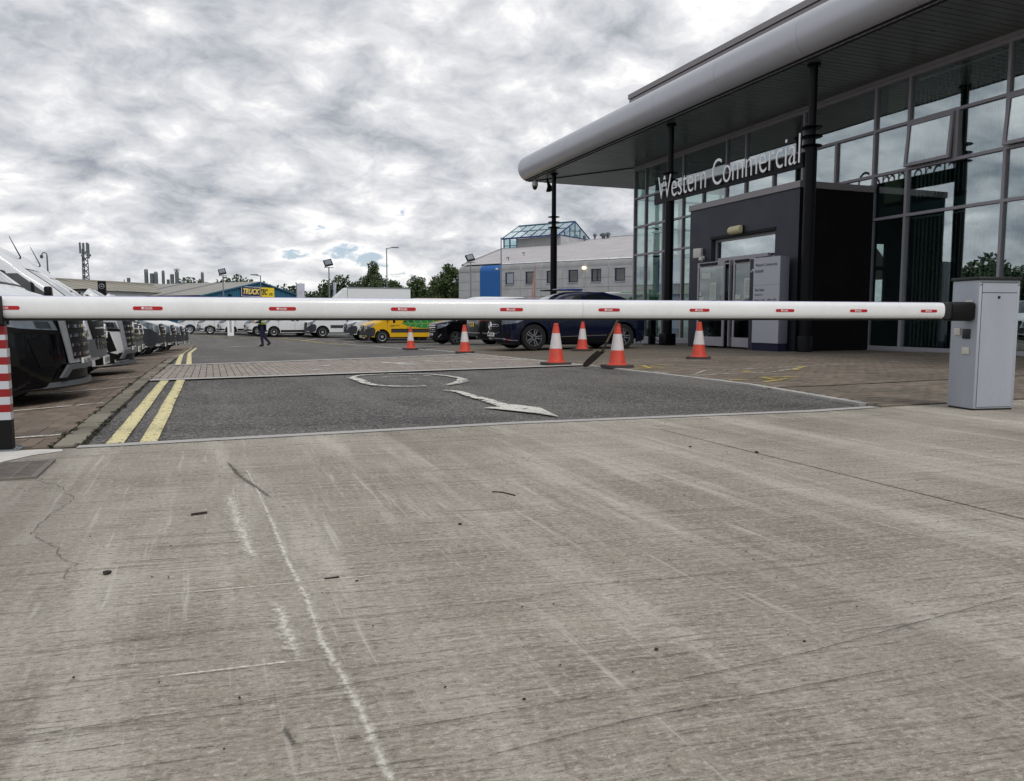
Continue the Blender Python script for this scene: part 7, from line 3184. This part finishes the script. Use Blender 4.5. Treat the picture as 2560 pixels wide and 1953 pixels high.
def build_person():
    x, y = 2.22, 37.7
    t = thing('person', 'person in yellow high visibility vest and navy trousers walking left beyond the barrier', 'person', at(x, y), R(-8))
    # facing -x; y = sideways
    V = {'pelvis': (0, 0, .96), 'waist': (-.01, 0, 1.10), 'chest': (-.03, 0, 1.32), 'neckb': (-.03, 0, 1.47), 'neck': (-.05, 0, 1.53), 'head': (-.07, 0, 1.62), 'crown': (-.06, 0, 1.73),
         'shL': (-.03, -.19, 1.42), 'elL': (-.06, -.25, 1.16), 'wrL': (-.26, -.17, 1.10), 'haL': (-.34, -.13, 1.11),
         'shR': (-.03, .19, 1.42), 'elR': (-.08, .24, 1.17), 'wrR': (-.28, .12, 1.13), 'haR': (-.35, .08, 1.15),
         'hipL': (0, -.10, .90), 'knL': (-.03, -.11, .50), 'anL': (.01, -.11, .10), 'toL': (-.17, -.12, .05),
         'hipR': (0, .10, .90), 'knR': (.04, .11, .50), 'anR': (.30, .11, .17), 'toR': (.17, .12, .055)}
    E_ = [('pelvis', 'waist'), ('waist', 'chest'), ('chest', 'neckb'), ('neckb', 'neck'), ('neck', 'head'), ('head', 'crown'), ('chest', 'shL'), ('shL', 'elL'), ('elL', 'wrL'), ('wrL', 'haL'),
          ('chest', 'shR'), ('shR', 'elR'), ('elR', 'wrR'), ('wrR', 'haR'), ('pelvis', 'hipL'), ('hipL', 'knL'), ('knL', 'anL'), ('anL', 'toL'),
          ('pelvis', 'hipR'), ('hipR', 'knR'), ('knR', 'anR'), ('anR', 'toR')]
    Rd = dict(pelvis=(.13, .15), waist=(.11, .13), chest=(.12, .15), neckb=(.07, .07), neck=(.055, .055), head=(.085, .095), crown=(.065, .07), shL=(.065, .065), elL=(.045, .045), wrL=(.03, .03), haL=(.04, .03),
              shR=(.065, .065), elR=(.045, .045), wrR=(.03, .03), haR=(.04, .03), hipL=(.09, .09), knL=(.06, .06), anL=(.045, .045), toL=(.04, .035), hipR=(.09, .09), knR=(.06, .06), anR=(.045, .045), toR=(.04, .035))
    ks = list(V)
    skin_mesh('body', [V[k] for k in ks], [(ks.index(a), ks.index(b)) for a, b in E_], [Rd[k] for k in ks], 0, 'skin', t)

    def chain(name, keys, scale, m, es, extra=None):
        vv = [V[k] for k in keys]
        rr = [(Rd[k][0] * scale, Rd[k][1] * scale) for k in keys]
        return skin_mesh(name, vv, es, rr, 0, m, t)
    chain('trousers', ['pelvis', 'hipL', 'knL', 'anL', 'hipR', 'knR', 'anR'], 1.32, 'navy_cloth', [(0, 1), (1, 2), (2, 3), (0, 4), (4, 5), (5, 6)])
    chain('vest', ['pelvis', 'waist', 'chest', 'neckb', 'shL', 'shR'], 1.24, 'hivis', [(0, 1), (1, 2), (2, 3), (2, 4), (2, 5)])
    chain('sleeve', ['shL', 'elL', 'wrL'], 1.3, 'navy_cloth', [(0, 1), (1, 2)])
    chain('sleeve', ['shR', 'elR', 'wrR'], 1.3, 'navy_cloth', [(0, 1), (1, 2)])
    b = MB()
    b.lathe([(.205, 1.12), (.21, 1.15), (.205, 1.18)], 'hivis_strip', 24, Matrix.Diagonal((.88, 1, 1, 1)), cap=False)
    b.done('reflective_band', t)
    for sgn, an, to in ((-1, 'anL', 'toL'), (1, 'anR', 'toR')):
        a, c = Vector(V[an]), Vector(V[to])
        heel = a + Vector((.05, 0, -.04)) if sgn < 0 else a + Vector((.06, 0, .0))
        skin_mesh('boot', [tuple(a + Vector((0, 0, .07))), tuple(a + Vector((0, 0, -.03))), tuple((a + c) / 2 + Vector((0, 0, -.015))), tuple(c), tuple(heel)], [(0, 1), (1, 2), (2, 3), (1, 4)],
                  [(.062, .062), (.06, .06), (.055, .05), (.045, .04), (.045, .045)], 1, 'boot', t)
    # hair cap
    b = MB()
    bmesh.ops.create_icosphere(b.bm, subdivisions=2, radius=1)
    for v in b.bm.verts:
        v.co = Vector((v.co.x * .105 - .045, v.co.y * .095, v.co.z * .10 + 1.685))
    bmesh.ops.bisect_plane(b.bm, geom=b.bm.verts[:] + b.bm.edges[:] + b.bm.faces[:], plane_co=(-.06, 0, 1.67), plane_no=(.45, 0, .9), clear_inner=True)
    b.done('hair', t, 'hair', smooth=60)
    for sy in (-1, 1):
        b = MB()
        b.lathe([(.002, 0), (.012, .002), (.012, .004)], 'trim_black', 8, T(-.158, sy * .034, 1.635) @ RY(R(-90)))
        b.done('eye', t)
    b = MB()
    b.tube([(-.155, 0, 1.635), (-.185, 0, 1.60), (-.16, 0, 1.59)], [.01, .016, .01], 'skin', 6)
    b.done('nose', t, smooth=60)
    for side in (-1, 1):
        w = Vector(V['haL' if side < 0 else 'haR'])
        b = MB()
        for k in range(4):
            o = Vector((-.02, 0, .018 - .012 * k))
            ln = [.05, .058, .055, .045][k]
            b.tube([w + o, w + o + Vector((-ln * .55, .006 * -side, 0)), w + o + Vector((-ln, .022 * -side, -.004))], [.0085, .008, .006], 'skin', 6)
        b.tube([w + Vector((.0, .015 * -side, .02)), w + Vector((-.02, .025 * -side, .045)), w + Vector((-.045, .02 * -side, .05))], [.01, .009, .007], 'skin', 6)
        b.done('fingers', t, smooth=60)
    b = MB()
    b.box((-.43, -.14, 1.06), (-.41, .12, 1.26), 'paper', RY(0))
    tag(b.done('clipboard', None, loc=at(x, y)), 'small pale clipboard held by the person in the yellow vest', 'clipboard')


build_person()
